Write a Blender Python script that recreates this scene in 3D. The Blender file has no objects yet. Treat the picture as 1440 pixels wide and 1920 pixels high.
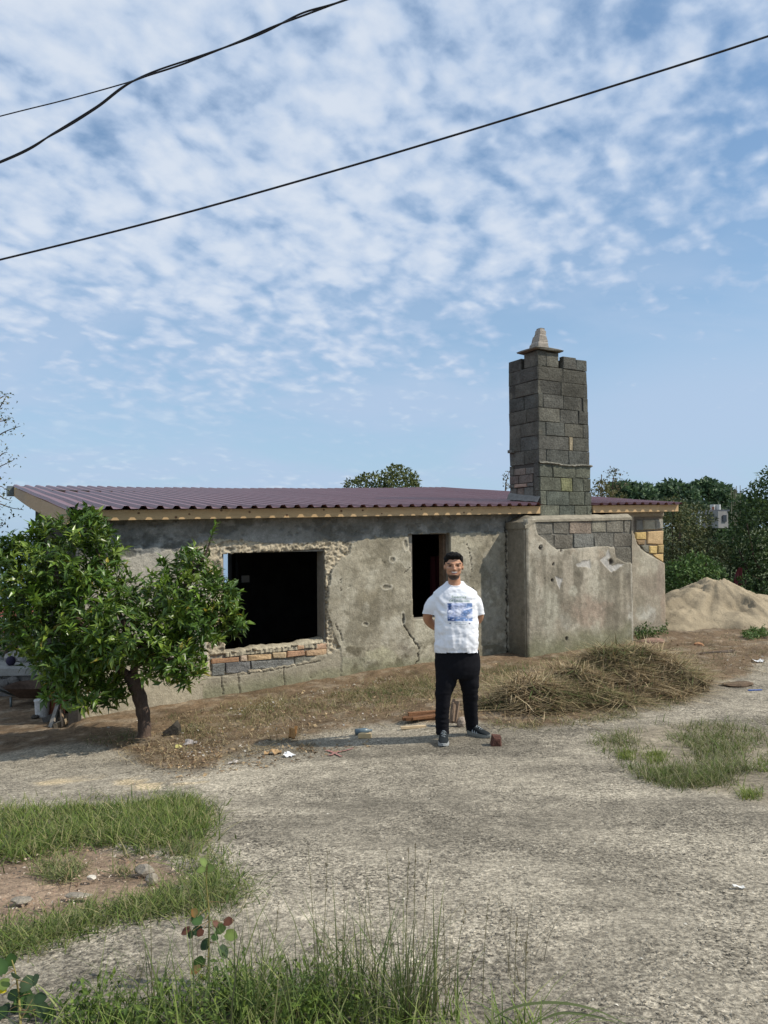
import bpy, bmesh, math, random
import numpy as np
from mathutils import Vector, Matrix
from mathutils.bvhtree import BVHTree

random.seed(7)
RNG = np.random.default_rng(11)
SC = bpy.context.scene
COL = SC.collection
R = math.radians

# ------------------------------------------------------------------ camera
FPX, CX, CY = 1442.0, 720.0, 960.0
CAM = np.array([0.0, 0.0, 1.93])
PITCH, ROLL = R(1.59), 0.008
_f = np.array([0, math.cos(PITCH), math.sin(PITCH)])
_r0 = np.array([1.0, 0, 0]); _u0 = np.array([0, -math.sin(PITCH), math.cos(PITCH)])
_r = _r0*math.cos(ROLL) - _u0*math.sin(ROLL)
_u = _u0*math.cos(ROLL) + _r0*math.sin(ROLL)
cd = bpy.data.cameras.new('camera'); cam = bpy.data.objects.new('camera', cd); COL.objects.link(cam)
cd.sensor_fit = 'VERTICAL'; cd.sensor_height = 24; cd.sensor_width = 18; cd.lens = 24*FPX/1920
cd.clip_start = 0.05; cd.clip_end = 20000
cam.matrix_world = Matrix(((_r[0], _u[0], -_f[0], CAM[0]), (_r[1], _u[1], -_f[1], CAM[1]), (_r[2], _u[2], -_f[2], CAM[2]), (0, 0, 0, 1)))
SC.camera = cam

# ------------------------------------------------------------------ sun, sky, exposure
SUN_EL, SUN_AZ = R(44), R(9)          # azimuth measured from +X towards the camera
sdir = Vector((math.cos(SUN_EL)*math.cos(SUN_AZ), -math.cos(SUN_EL)*math.sin(SUN_AZ), math.sin(SUN_EL)))
sl = bpy.data.lights.new('sun', 'SUN'); sl.energy = 4.3; sl.angle = R(0.55); sl.color = (1.0, 0.93, 0.82)
so = bpy.data.objects.new('sun', sl); COL.objects.link(so)
so.rotation_euler = sdir.to_track_quat('Z', 'Y').to_euler(); so.location = (20, -4, 25)

wd = bpy.data.worlds.new('World'); SC.world = wd; wd.use_nodes = True
def build_sky():
    nt = wd.node_tree; N = nt.nodes; L = nt.links
    bg = N['Background']
    sky = N.new('ShaderNodeTexSky'); sky.sky_type = 'NISHITA'; sky.sun_disc = False
    sky.sun_elevation = SUN_EL; sky.sun_rotation = R(90) + SUN_AZ
    sky.air_density = 1.0; sky.dust_density = 1.2; sky.ozone_density = 1.6; sky.altitude = 60
    tc = N.new('ShaderNodeTexCoord'); sp = N.new('ShaderNodeSeparateXYZ'); L.new(tc.outputs['Generated'], sp.inputs[0])
    def M(op, a, b=None, c=None):
        n = N.new('ShaderNodeMath'); n.operation = op
        for i, v in enumerate((a, b, c)):
            if v is None: continue
            if isinstance(v, (int, float)): n.inputs[i].default_value = v
            else: L.new(v, n.inputs[i])
        return n.outputs[0]
    def SS(v, a, b):
        n = N.new('ShaderNodeMapRange'); n.interpolation_type = 'SMOOTHSTEP'
        L.new(v, n.inputs[0]); n.inputs[1].default_value = a; n.inputs[2].default_value = b
        return n.outputs[0]
    z = M('MAXIMUM', sp.outputs[2], 0.0); zz = M('ADD', z, 0.26)
    u = M('DIVIDE', sp.outputs[0], zz); v = M('DIVIDE', sp.outputs[1], zz)
    # rows of cloudlets run obliquely: rotate the layer
    ca, sa = math.cos(R(35)), math.sin(R(35))
    ur = M('ADD', M('MULTIPLY', u, ca), M('MULTIPLY', v, -sa)); vr = M('ADD', M('MULTIPLY', u, sa), M('MULTIPLY', v, ca))
    def vec(x, y, zc=0.0):
        n = N.new('ShaderNodeCombineXYZ')
        for i, q in enumerate((x, y, zc)):
            if isinstance(q, (int, float)): n.inputs[i].default_value = q
            else: L.new(q, n.inputs[i])
        return n.outputs[0]
    def noise(vc, scale, detail, rough, dist=0.0):
        n = N.new('ShaderNodeTexNoise'); L.new(vc, n.inputs['Vector']); n.inputs['Scale'].default_value = scale
        n.inputs['Detail'].default_value = detail; n.inputs['Roughness'].default_value = rough; n.inputs['Distortion'].default_value = dist
        return n.outputs['Fac']
    puff = noise(vec(M('MULTIPLY', ur, 1.25), M('MULTIPLY', vr, 0.95), 3.1), 9.0, 6, 0.52, 0.25)
    cell = N.new('ShaderNodeTexVoronoi'); cell.feature = 'SMOOTH_F1'; cell.inputs['Scale'].default_value = 15.5; cell.inputs['Smoothness'].default_value = .8
    wq = N.new('ShaderNodeTexNoise'); wq.inputs['Scale'].default_value = 7; wq.inputs['Detail'].default_value = 3
    base_v = vec(M('MULTIPLY', ur, 1.2), M('MULTIPLY', vr, 0.95), 1.0); L.new(base_v, wq.inputs['Vector'])
    wz = N.new('ShaderNodeMix'); wz.data_type = 'RGBA'; wz.blend_type = 'LINEAR_LIGHT'; wz.inputs[0].default_value = .10; L.new(base_v, wz.inputs[6]); L.new(wq.outputs['Color'], wz.inputs[7]); L.new(wz.outputs[2], cell.inputs['Vector'])
    puff = M('ADD', M('MULTIPLY', puff, .80), M('MULTIPLY', M('SUBTRACT', .75, cell.outputs['Distance']), .44))
    fine = noise(vec(ur, vr, 7.7), 31.0, 5, 0.55, 0.2)
    big = noise(vec(u, v, 1.3), 1.5, 3, 0.5)
    # cover: thick overhead and to the left, thinning to the right and out towards the horizon
    right = SS(u, -0.15, 0.75)
    far = SS(z, 0.20, 0.36)
    cover = M('ADD', M('MULTIPLY', M('SUBTRACT', 1.0, right), 0.24), M('MULTIPLY', far, 0.17))
    cover = M('ADD', cover, M('MULTIPLY', big, 0.42))
    field = M('ADD', M('ADD', M('MULTIPLY', puff, 1.0), M('MULTIPLY', fine, 0.26)), cover)
    mask = SS(field, 0.93, 1.26)
    mask = M('MULTIPLY', M('POWER', mask, 0.8), SS(z, 0.06, 0.24))
    # thin veil low in the sky
    vz = noise(vec(M('MULTIPLY', u, 0.8), M('MULTIPLY', v, 1.2), 5.0), 1.9, 5, 0.55, 0.4)
    veil = M('MULTIPLY', SS(vz, 0.30, 0.64), M('MULTIPLY', M('SUBTRACT', 1.0, SS(z, 0.16, 0.46)), 0.75))
    bank = M('MULTIPLY', M('MULTIPLY', SS(z, 0.03, 0.12), M('SUBTRACT', 1.0, SS(z, 0.15, 0.28))), SS(M('ADD', u, M('MULTIPLY', vz, 0.5)), 0.50, 1.05))
    bank = M('MULTIPLY', bank, 0.72)
    mask = M('MAXIMUM', M('MAXIMUM', M('MULTIPLY', mask, 0.93), veil), bank)
    cc = N.new('ShaderNodeMix'); cc.data_type = 'RGBA'
    L.new(SS(field, 1.08, 1.50), cc.inputs[0])
    cc.inputs[6].default_value = (3.9, 4.95, 6.6, 1); cc.inputs[7].default_value = (5.9, 6.5, 7.4, 1)
    hz = N.new('ShaderNodeMix'); hz.data_type = 'RGBA'
    tint = N.new('ShaderNodeMix'); tint.data_type = 'RGBA'; tint.blend_type = 'MULTIPLY'; tint.inputs[0].default_value = 1.0
    L.new(sky.outputs[0], tint.inputs[6]); tint.inputs[7].default_value = SKY_TINT
    L.new(tint.outputs[2], hz.inputs[6]); hz.inputs[7].default_value = (3.75, 5.1, 6.65, 1)
    hf = M('ADD', M('MULTIPLY', M('SUBTRACT', 1.0, SS(z, 0.0, 0.48)), 0.60), 0.20); L.new(hf, hz.inputs[0])
    mx = N.new('ShaderNodeMix'); mx.data_type = 'RGBA'
    L.new(mask, mx.inputs[0]); L.new(hz.outputs[2], mx.inputs[6]); L.new(cc.outputs[2], mx.inputs[7])
    L.new(mx.outputs[2], bg.inputs['Color']); bg.inputs['Strength'].default_value = 0.12
SKY_TINT = (.76, 1.03, 1.17, 1)
build_sky()
SC.view_settings.view_transform = 'Standard'; SC.view_settings.look = 'None'
SC.view_settings.exposure = 0.0; SC.view_settings.gamma = 1.0; SC.view_settings.use_curve_mapping = False

# ------------------------------------------------------------------ projection helpers (photo pixels are 1440 x 1920)
def ray(px, py):
    px = np.asarray(px, float); py = np.asarray(py, float)
    return _f + ((px-CX)/FPX)[..., None]*_r - ((py-CY)/FPX)[..., None]*_u
def at(px, py, D):
    d = ray(px, py); return CAM + d*(np.asarray(D, float)/d[..., 1])[..., None]
def proj(P):
    q = np.asarray(P, float) - CAM
    w = q@_f; return CX + FPX*(q@_r)/w, CY - FPX*(q@_u)/w

# ------------------------------------------------------------------ noise
def _h(i, j, k, s):
    n = (i*374761393 + j*668265263 + k*2147483647 + s*1274126177) & 0xffffffff
    n = ((n ^ (n >> 13))*1274126177) & 0xffffffff
    n = ((n ^ (n >> 16))*2246822519) & 0xffffffff
    return ((n ^ (n >> 15)) & 0xffffff)/float(0xffffff)
def vn(x, y, s=0):
    x = np.asarray(x, float); y = np.asarray(y, float)
    i = np.floor(x).astype(np.int64); j = np.floor(y).astype(np.int64)
    fx = x-i; fy = y-j; fx = fx*fx*(3-2*fx); fy = fy*fy*(3-2*fy)
    a = _h(i, j, 0, s); b = _h(i+1, j, 0, s); c = _h(i, j+1, 0, s); d = _h(i+1, j+1, 0, s)
    return (a*(1-fx)+b*fx)*(1-fy) + (c*(1-fx)+d*fx)*fy
def fbm(x, y, s=0, o=4, g=0.5):
    t = 0; a = 1; n = 0
    for k in range(o):
        t = t + a*vn(np.asarray(x)*2**k, np.asarray(y)*2**k, s+17*k); n += a; a *= g
    return t/n
def sst(x, a, b):
    t = np.clip((np.asarray(x, float)-a)/(b-a), 0, 1); return t*t*(3-2*t)
def sdpoly(px, py, pts):
    pts = np.asarray(pts, float); d = np.full(np.shape(px), 1e9); ins = np.zeros(np.shape(px), bool)
    for k in range(len(pts)):
        a = pts[k]; b = pts[(k+1) % len(pts)]
        e = b-a; wx = px-a[0]; wy = py-a[1]
        t = np.clip((wx*e[0]+wy*e[1])/(e@e+1e-12), 0, 1)
        d = np.minimum(d, np.hypot(wx-t*e[0], wy-t*e[1]))
        c = ((a[1] > py) != (b[1] > py)) & (px < (b[0]-a[0])*(py-a[1])/(b[1]-a[1]+1e-12)+a[0])
        ins ^= c
    return np.where(ins, -d, d)
def dline(px, py, pts):
    pts = np.asarray(pts, float); d = np.full(np.shape(px), 1e9)
    for k in range(len(pts)-1):
        a = pts[k]; e = pts[k+1]-a; wx = px-a[0]; wy = py-a[1]
        t = np.clip((wx*e[0]+wy*e[1])/(e@e+1e-12), 0, 1)
        d = np.minimum(d, np.hypot(wx-t*e[0], wy-t*e[1]))
    return d

# ------------------------------------------------------------------ object helpers
ORG = {}
def tag(o, label=None, cat=None, group=None, kind=None):
    if label: o['label'] = label
    if cat: o['category'] = cat
    if group: o['group'] = group
    if kind: o['kind'] = kind
    return o
def thing(name, label, cat, loc, group=None):
    o = bpy.data.objects.new(name, None); COL.objects.link(o); o.empty_display_size = 0.1
    o.location = tuple(float(q) for q in loc); ORG[o.name] = np.array(o.location)
    return tag(o, label, cat, group)
def new_mesh(name, V, F, cols=None, smooth=False, fmat=None, extra=None):
    V = np.asarray(V, np.float32).reshape(-1, 3)
    if isinstance(F, np.ndarray): F = [F]
    elif len(F) and not isinstance(F[0], np.ndarray):
        by = {}
        for f in F: by.setdefault(len(f), []).append(f)
        F = [np.array(x, np.int32) for x in by.values()]
    F = [f for f in F if len(f)]
    me = bpy.data.meshes.new(name)
    me.vertices.add(len(V)); me.vertices.foreach_set('co', V.ravel())
    nl = sum(f.size for f in F); nf = sum(len(f) for f in F)
    me.loops.add(nl); me.polygons.add(nf)
    me.loops.foreach_set('vertex_index', np.concatenate([f.ravel() for f in F]).astype(np.int32))
    st = []; b = 0
    for f in F:
        st.append(b + np.arange(len(f))*f.shape[1]); b += f.size
    me.polygons.foreach_set('loop_start', np.concatenate(st).astype(np.int32))
    if fmat is not None: me.polygons.foreach_set('material_index', np.asarray(fmat, np.int32))
    me.polygons.foreach_set('use_smooth', np.full(nf, bool(smooth)))
    me.update(calc_edges=True)
    if cols is not None:
        c = np.ones((len(V), 4), np.float32); c[:, :3] = np.asarray(cols)
        at_ = me.attributes.new('Col', 'FLOAT_COLOR', 'POINT'); at_.data.foreach_set('color', c.ravel())
    for k, v in (extra or {}).items():
        a_ = me.attributes.new(k, 'FLOAT', 'POINT'); a_.data.foreach_set('value', np.asarray(v, np.float32))
    return me
def mk(name, V, F, mat, parent=None, cols=None, smooth=False, fmat=None, extra=None, base=None):
    V = np.asarray(V, float).reshape(-1, 3)
    if parent is not None: org = ORG[parent.name]
    elif base is not None: org = np.asarray(base, float)
    else: org = np.zeros(3)
    me = new_mesh(name, V-org, F, cols, smooth, fmat, extra)
    for m in (mat if isinstance(mat, (list, tuple)) else [mat]): me.materials.append(m)
    o = bpy.data.objects.new(name, me); COL.objects.link(o)
    if parent is not None: o.parent = parent
    else: o.location = tuple(org)
    ORG[o.name] = org
    return o
class G:
    """collects pieces of geometry (verts, faces, vertex colours)"""
    def __init__(s): s.V = []; s.F = []; s.C = []; s.n = 0
    def add(s, V, F, c=(1, 1, 1)):
        V = np.asarray(V, float).reshape(-1, 3)
        if isinstance(F, np.ndarray): s.F.append(F + s.n)
        else:
            by = {}
            for f in F: by.setdefault(len(f), []).append(f)
            for x in by.values(): s.F.append(np.array(x, np.int64) + s.n)
        c = np.asarray(c, float)
        s.C.append(np.broadcast_to(c, V.shape).copy()); s.V.append(V); s.n += len(V); return s
    def arr(s):
        by = {}
        for f in s.F: by.setdefault(f.shape[1], []).append(f)
        return np.concatenate(s.V), [np.concatenate(x) for x in by.values()], np.concatenate(s.C)
    def mk(s, name, mat, parent=None, smooth=False, base=None):
        V, F, C = s.arr(); return mk(name, V, F, mat, parent, C, smooth, base=base)
def spline(pts, n):
    P = np.asarray(pts, float); m = len(P)-1
    Q = np.vstack([2*P[0]-P[1], P, 2*P[-1]-P[-2]])
    t = np.linspace(0, m, n); i = np.minimum(t.astype(int), m-1); f = (t-i)[:, None]
    a, b, c, d = Q[i], Q[i+1], Q[i+2], Q[i+3]
    return .5*((2*b)+(-a+c)*f+(2*a-5*b+4*c-d)*f**2+(-a+3*b-3*c+d)*f**3)
def tube(pts, rad, seg=8, cap=True):
    P = np.asarray(pts, float); n = len(P); rad = np.broadcast_to(np.asarray(rad, float), (n,))
    T = np.gradient(P, axis=0); T /= np.linalg.norm(T, axis=1)[:, None]+1e-12
    up = np.array([0, 0, 1.]) if abs(T[0][2]) < .9 else np.array([1., 0, 0])
    V = []
    nx = np.cross(T[0], up); nx /= np.linalg.norm(nx)
    a = np.arange(seg)*2*np.pi/seg
    for k in range(n):
        nx = nx - T[k]*(nx@T[k]); nx /= np.linalg.norm(nx)+1e-12; ny = np.cross(T[k], nx)
        V.append(P[k] + rad[k]*(np.cos(a)[:, None]*nx + np.sin(a)[:, None]*ny))
    V = np.concatenate(V); F = []
    for k in range(n-1):
        for j in range(seg):
            F.append((k*seg+j, k*seg+(j+1) % seg, (k+1)*seg+(j+1) % seg, (k+1)*seg+j))
    if cap: F.append(tuple(range(seg))[::-1]); F.append(tuple((n-1)*seg+j for j in range(seg)))
    return V, F
def loft(secs, seg=20):
    """secs: (centre, rx, ry) ellipses in horizontal planes, from top to bottom"""
    a = np.arange(seg)*2*np.pi/seg; V = []
    for c, rx, ry in secs:
        c = np.asarray(c, float); V.append(np.stack([c[0]+rx*np.cos(a), c[1]+ry*np.sin(a), np.full(seg, c[2])], 1))
    n = len(secs); V = np.concatenate(V); F = []
    for k in range(n-1):
        for j in range(seg): F.append((k*seg+j, (k+1)*seg+j, (k+1)*seg+(j+1) % seg, k*seg+(j+1) % seg))
    F.append(tuple(range(seg))); F.append(tuple((n-1)*seg+j for j in range(seg))[::-1])
    return V, F
def ell(c, r, seg=16, rings=10):
    V = []; F = []
    for i in range(1, rings):
        t = math.pi*i/rings
        for j in range(seg):
            p = 2*math.pi*j/seg; V.append((c[0]+r[0]*math.sin(t)*math.cos(p), c[1]+r[1]*math.sin(t)*math.sin(p), c[2]+r[2]*math.cos(t)))
    V.append((c[0], c[1], c[2]+r[2])); V.append((c[0], c[1], c[2]-r[2])); T, B = len(V)-2, len(V)-1
    for i in range(rings-2):
        for j in range(seg): F.append((i*seg+j, (i+1)*seg+j, (i+1)*seg+(j+1) % seg, i*seg+(j+1) % seg))
    for j in range(seg): F.append((T, j, (j+1) % seg)); F.append((B, (rings-2)*seg+(j+1) % seg, (rings-2)*seg+j))
    return np.array(V), F
def boxv(o, ex, ey, ez):
    """box from corner o with edge vectors"""
    o, ex, ey, ez = (np.asarray(q, float) for q in (o, ex, ey, ez))
    V = np.array([o, o+ex, o+ex+ey, o+ey, o+ez, o+ex+ez, o+ex+ey+ez, o+ey+ez])
    F = [(0, 3, 2, 1), (4, 5, 6, 7), (0, 1, 5, 4), (1, 2, 6, 5), (2, 3, 7, 6), (3, 0, 4, 7)]
    if np.dot(np.cross(ex, ey), ez) < 0: F = [f[::-1] for f in F]
    return V, F
def blockv(quad, nrm, depth, bevel=0.012, jit=0.004, rnd=random):
    """a block with a chamfered front: quad = 4 front corners, nrm = outward normal, depth = how far it goes in"""
    q = np.asarray(quad, float); nrm = np.asarray(nrm, float)
    q = q + np.array([[rnd.uniform(-jit, jit) for _ in range(3)] for _ in range(4)])
    c = q.mean(0); out = q - nrm*bevel
    d = q-c; L = np.linalg.norm(d, axis=1)[:, None]
    inn = q - d/L*bevel*1.4 + np.array([[rnd.uniform(-jit, jit) for _ in range(3)] for _ in range(4)])*.6
    back = out - nrm*depth
    mid = inn.mean(0) + nrm*rnd.uniform(0, .006)
    V = np.vstack([back, out, inn, mid[None]])
    F = [(0, 1, 5, 4), (1, 2, 6, 5), (2, 3, 7, 6), (3, 0, 4, 7), (4, 5, 9, 8), (5, 6, 10, 9), (6, 7, 11, 10), (7, 4, 8, 11),
         (8, 9, 12), (9, 10, 12), (10, 11, 12), (11, 8, 12), (3, 2, 1, 0)]
    nf = np.cross(q[1]-q[0], q[2]-q[1])
    if nf@nrm < 0: F = [f[::-1] for f in F]
    return V, F
def grid_faces(ny, nx):
    i = np.arange(ny-1)[:, None]*nx + np.arange(nx-1)[None]
    return np.stack([i, i+1, i+nx+1, i+nx], -1).reshape(-1, 4)

# ------------------------------------------------------------------ materials
def material(name, base=(1, 1, 1), rough=0.85, spec=0.3, attr=False, grain=(), bump=(), metal=0.0, sub=0.0, trans=0.0, stretch=None, coat=0.0, spots=None):
    """grain: (scale, amount, detail) noise that varies the colour; bump: (scale, height in metres)"""
    m = bpy.data.materials.new(name); m.use_nodes = True
    nt = m.node_tree; N = nt.nodes; L = nt.links; b = N['Principled BSDF']
    b.inputs['Roughness'].default_value = rough; b.inputs['Specular IOR Level'].default_value = spec; b.inputs['Metallic'].default_value = metal
    if coat: b.inputs['Coat Weight'].default_value = coat
    tc = N.new('ShaderNodeTexCoord'); vec = tc.outputs['Object']
    if stretch:
        mp = N.new('ShaderNodeMapping'); mp.inputs['Scale'].default_value = stretch; L.new(vec, mp.inputs[0]); vec = mp.outputs[0]
    if attr:
        a = N.new('ShaderNodeAttribute'); a.attribute_name = 'Col'; col = a.outputs['Color']
        if base != (1, 1, 1):
            mm = N.new('ShaderNodeMix'); mm.data_type = 'RGBA'; mm.blend_type = 'MULTIPLY'; mm.inputs[0].default_value = 1
            L.new(col, mm.inputs[6]); mm.inputs[7].default_value = (*base, 1); col = mm.outputs[2]
    else:
        r = N.new('ShaderNodeRGB'); r.outputs[0].default_value = (*base, 1); col = r.outputs[0]
    for sc_, am, de in grain:
        n = N.new('ShaderNodeTexNoise'); n.inputs['Scale'].default_value = sc_; n.inputs['Detail'].default_value = de; n.inputs['Roughness'].default_value = .6
        L.new(vec, n.inputs['Vector'])
        mr = N.new('ShaderNodeMapRange'); mr.inputs[1].default_value = .3; mr.inputs[2].default_value = .7; mr.inputs[3].default_value = 1-am; mr.inputs[4].default_value = 1+am
        L.new(n.outputs['Fac'], mr.inputs[0])
        mm = N.new('ShaderNodeMix'); mm.data_type = 'RGBA'; mm.blend_type = 'MULTIPLY'; mm.inputs[0].default_value = 1
        cb = N.new('ShaderNodeCombineXYZ')
        for k in range(3): L.new(mr.outputs[0], cb.inputs[k])
        L.new(col, mm.inputs[6]); L.new(cb.outputs[0], mm.inputs[7]); col = mm.outputs[2]
    L.new(col, b.inputs['Base Color'])
    prev = None
    for sc_, hgt in bump:
        n = N.new('ShaderNodeTexNoise'); n.inputs['Scale'].default_value = sc_; n.inputs['Detail'].default_value = 4; n.inputs['Roughness'].default_value = .6
        L.new(vec, n.inputs['Vector'])
        bp = N.new('ShaderNodeBump'); bp.inputs['Distance'].default_value = hgt; bp.inputs['Strength'].default_value = 1.0
        L.new(n.outputs['Fac'], bp.inputs['Height'])
        if prev is not None: L.new(prev, bp.inputs['Normal'])
        prev = bp.outputs['Normal']
    if prev is not None: L.new(prev, b.inputs['Normal'])
    if trans:
        t = N.new('ShaderNodeBsdfTranslucent'); L.new(col, t.inputs['Color'])
        ms = N.new('ShaderNodeMixShader'); ms.inputs[0].default_value = trans
        L.new(b.outputs[0], ms.inputs[1]); L.new(t.outputs[0], ms.inputs[2]); L.new(ms.outputs[0], N['Material Output'].inputs[0])
    return m

def ground_material():
    m = bpy.data.materials.new('ground_surface'); m.use_nodes = True
    nt = m.node_tree; N = nt.nodes; L = nt.links; b = N['Principled BSDF']
    b.inputs['Roughness'].default_value = .95; b.inputs['Specular IOR Level'].default_value = .15
    tc = N.new('ShaderNodeTexCoord'); vec = tc.outputs['Object']
    a = N.new('ShaderNodeAttribute'); a.attribute_name = 'Col'
    g = N.new('ShaderNodeAttribute'); g.attribute_name = 'speck'
    def noise(s, d, r=.6, dist=0):
        n = N.new('ShaderNodeTexNoise'); n.inputs['Scale'].default_value = s; n.inputs['Detail'].default_value = d; n.inputs['Roughness'].default_value = r
        n.inputs['Distortion'].default_value = dist; L.new(vec, n.inputs['Vector']); return n.outputs['Fac']
    def mr(v, a0, a1, b0, b1, cl=True):
        n = N.new('ShaderNodeMapRange'); n.clamp = cl; L.new(v, n.inputs[0])
        for i, q in enumerate((a0, a1, b0, b1)): n.inputs[1+i].default_value = q
        return n.outputs[0]
    def mul(c, f):
        mm = N.new('ShaderNodeMix'); mm.data_type = 'RGBA'; mm.blend_type = 'MULTIPLY'; mm.inputs[0].default_value = 1
        cb = N.new('ShaderNodeCombineXYZ')
        for k in range(3): L.new(f, cb.inputs[k])
        L.new(c, mm.inputs[6]); L.new(cb.outputs[0], mm.inputs[7]); return mm.outputs[2]
    def math_(op, x, y):
        n = N.new('ShaderNodeMath'); n.operation = op
        for i, q in enumerate((x, y)):
            if isinstance(q, (int, float)): n.inputs[i].default_value = q
            else: L.new(q, n.inputs[i])
        return n.outputs[0]
    # aggregate: stones of one to three centimetres bedded in pale cement, worn in patches
    wv = N.new('ShaderNodeTexNoise'); wv.inputs['Scale'].default_value = 40; wv.inputs['Detail'].default_value = 2; L.new(vec, wv.inputs['Vector'])
    wm = N.new('ShaderNodeMix'); wm.data_type = 'RGBA'; wm.blend_type = 'LINEAR_LIGHT'; wm.inputs[0].default_value = .022; L.new(vec, wm.inputs[6]); L.new(wv.outputs['Color'], wm.inputs[7])
    def stones(scale, lo, hi, t0, t1, keep):
        vo = N.new('ShaderNodeTexVoronoi'); vo.inputs['Scale'].default_value = scale; L.new(wm.outputs[2], vo.inputs['Vector'])
        sc_ = N.new('ShaderNodeSeparateColor'); L.new(vo.outputs['Color'], sc_.inputs[0])
        k = math_('MULTIPLY', mr(vo.outputs['Distance'], lo, hi, 1, 0), mr(sc_.outputs[1], keep-.08, keep+.08, 0, 1))
        return k, mr(sc_.outputs[0], 0, 1, t0, t1)
    worn = mr(noise(1.7, 7, .68), .40, .60, .22, 1.0)
    k1, t1_ = stones(46, .30, .52, .22, 1.55, .42); k2, t2_ = stones(95, .30, .55, .30, 1.7, .38)
    one = None; c = a.outputs['Color']; amt = None
    for k_, t_ in ((k2, t2_), (k1, t1_)):
        am = math_('MULTIPLY', math_('MULTIPLY', k_, worn), g.outputs['Fac'])
        c = mul(c, math_('ADD', 1.0, math_('MULTIPLY', math_('SUBTRACT', t_, 1.0), am))); amt = am
    c = mul(c, mr(noise(150, 3, .7), .3, .7, .66, 1.34))
    c = mul(c, mr(noise(24, 6, .72), .36, .64, .66, 1.32))
    c = mul(c, math_('ADD', 1.0, math_('MULTIPLY', math_('SUBTRACT', mr(noise(58, 4, .62), .40, .60, .52, 1.45), 1.0), math_('MULTIPLY', g.outputs['Fac'], mr(worn, 0, 1, .45, 1.0)))))
    c = mul(c, mr(noise(5.0, 6, .68), .34, .66, .76, 1.24))
    L.new(c, b.inputs['Base Color'])
    h = math_('ADD', math_('MULTIPLY', amt, .8), math_('MULTIPLY', noise(45, 6, .7), 1.1))
    bp = N.new('ShaderNodeBump'); bp.inputs['Distance'].default_value = .011; L.new(h, bp.inputs['Height']); L.new(bp.outputs[0], b.inputs['Normal'])
    return m

M_GROUND = ground_material()
M_PLASTER = material('old_cement_render', base=(1.0, .985, .955), attr=True, rough=.93, spec=.15, grain=((3.2, .12, 6), (14, .17, 6), (70, .17, 4)), bump=((9, .009), (48, .007), (170, .004)))
M_CORE = material('wall_core', (.25, .228, .19), rough=.95, spec=.1, grain=((6, .2, 5), (60, .15, 3)), bump=((25, .01),))
M_INSIDE = material('shaded_interior', (.055, .05, .045), rough=.95, spec=.05, grain=((3, .3, 5),))  # darkness of the unlit room put into a near-black wall colour
M_BLOCK = material('hewn_block', attr=True, rough=.93, spec=.18, grain=((2.2, .26, 6), (9, .20, 5), (38, .26, 5), (130, .18, 3)), bump=((22, .030), (70, .016), (160, .006)))
M_MORTAR = material('dark_mortar', (.085, .08, .07), rough=.97, spec=.1, grain=((40, .25, 4),), bump=((60, .006),))
M_BRICK = material('broken_brick', attr=True, rough=.93, spec=.12, grain=((16, .18, 5), (90, .2, 3)), bump=((35, .01), (120, .004)))
M_ROOF = material('maroon_sheet_paint', (.175, .068, .070), rough=.38, spec=.5, grain=((1.4, .10, 4), (30, .07, 3)), bump=((3, .004),))
M_WOOD = material('pine_board', attr=True, rough=.62, spec=.3, grain=((3, .10, 4), (40, .12, 4)), bump=((60, .0015),), stretch=(1, 1, 9))
M_OLDWOOD = material('weathered_timber', attr=True, rough=.85, spec=.2, grain=((14, .2, 4), (70, .2, 3)), bump=((50, .004),))
M_METAL = material('grey_sheet_metal', (.17, .20, .20), rough=.5, spec=.4, metal=.3, grain=((10, .15, 3),))
M_LEAF = material('glossy_citrus_leaf', attr=True, rough=.34, spec=.5, trans=.22, grain=((30, .12, 2),))
M_FOL = material('foliage', attr=True, rough=.6, spec=.3, trans=.25)
M_GRASS = material('grass_blade', attr=True, rough=.55, spec=.3, trans=.3)
M_DRY = material('dry_stalk', attr=True, rough=.8, spec=.15, trans=.15)
M_BARK = material('bark', (.105, .075, .058), rough=.92, spec=.12, grain=((9, .25, 5), (50, .2, 4)), bump=((22, .016), (80, .006)), stretch=(1, 1, .35))
M_SAND = material('sand', attr=True, rough=.97, spec=.08, grain=((5, .09, 5), (60, .12, 4), (220, .12, 2)), bump=((16, .02), (70, .008), (230, .004)))
M_CABLE = material('black_cable_sheath', (.012, .012, .014), rough=.55, spec=.4)
M_ROCK = material('rough_stone', attr=True, rough=.92, spec=.15, grain=((18, .22, 4), (80, .18, 3)), bump=((30, .01), (100, .004)))
M_PLAIN = material('litter', attr=True, rough=.6, spec=.3, grain=((40, .10, 3),))

# ------------------------------------------------------------------ terrain
def gz(x, y):
    x = np.asarray(x, float); y = np.asarray(y, float)
    g0 = np.interp(y, [-4, 0, 2.3, 4, 5.5, 7.0, 9, 12, 16, 22], [.62, .56, .46, .27, .115, .0, -.05, -.085, -.05, -.10])
    tl = sst(y, 3.2, 8.2)
    dx = x-.55
    tilt = np.where(dx < 0, np.maximum(.058*dx, -.34 + .01*np.minimum(dx, 0)), .02*np.minimum(dx, 14))
    z = g0 + tl*tilt
    z = z + .02*(fbm(x*.9, y*.9, 3)-.5)*sst(y, 1, 3)
    # beyond the house the land drops to the sea on the left and runs level on the right
    s = sst(x, -6+.05*np.maximum(y-18, 0), 22+.10*np.maximum(y-18, 0))
    drop = np.minimum(.15*np.maximum(y-19, 0), 46) + np.minimum(.10*np.maximum(-x-14, 0), 40)
    z = z - drop*(1-s) + s*np.clip(.012*np.maximum(y-25, 0), 0, 3)
    return z
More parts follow.
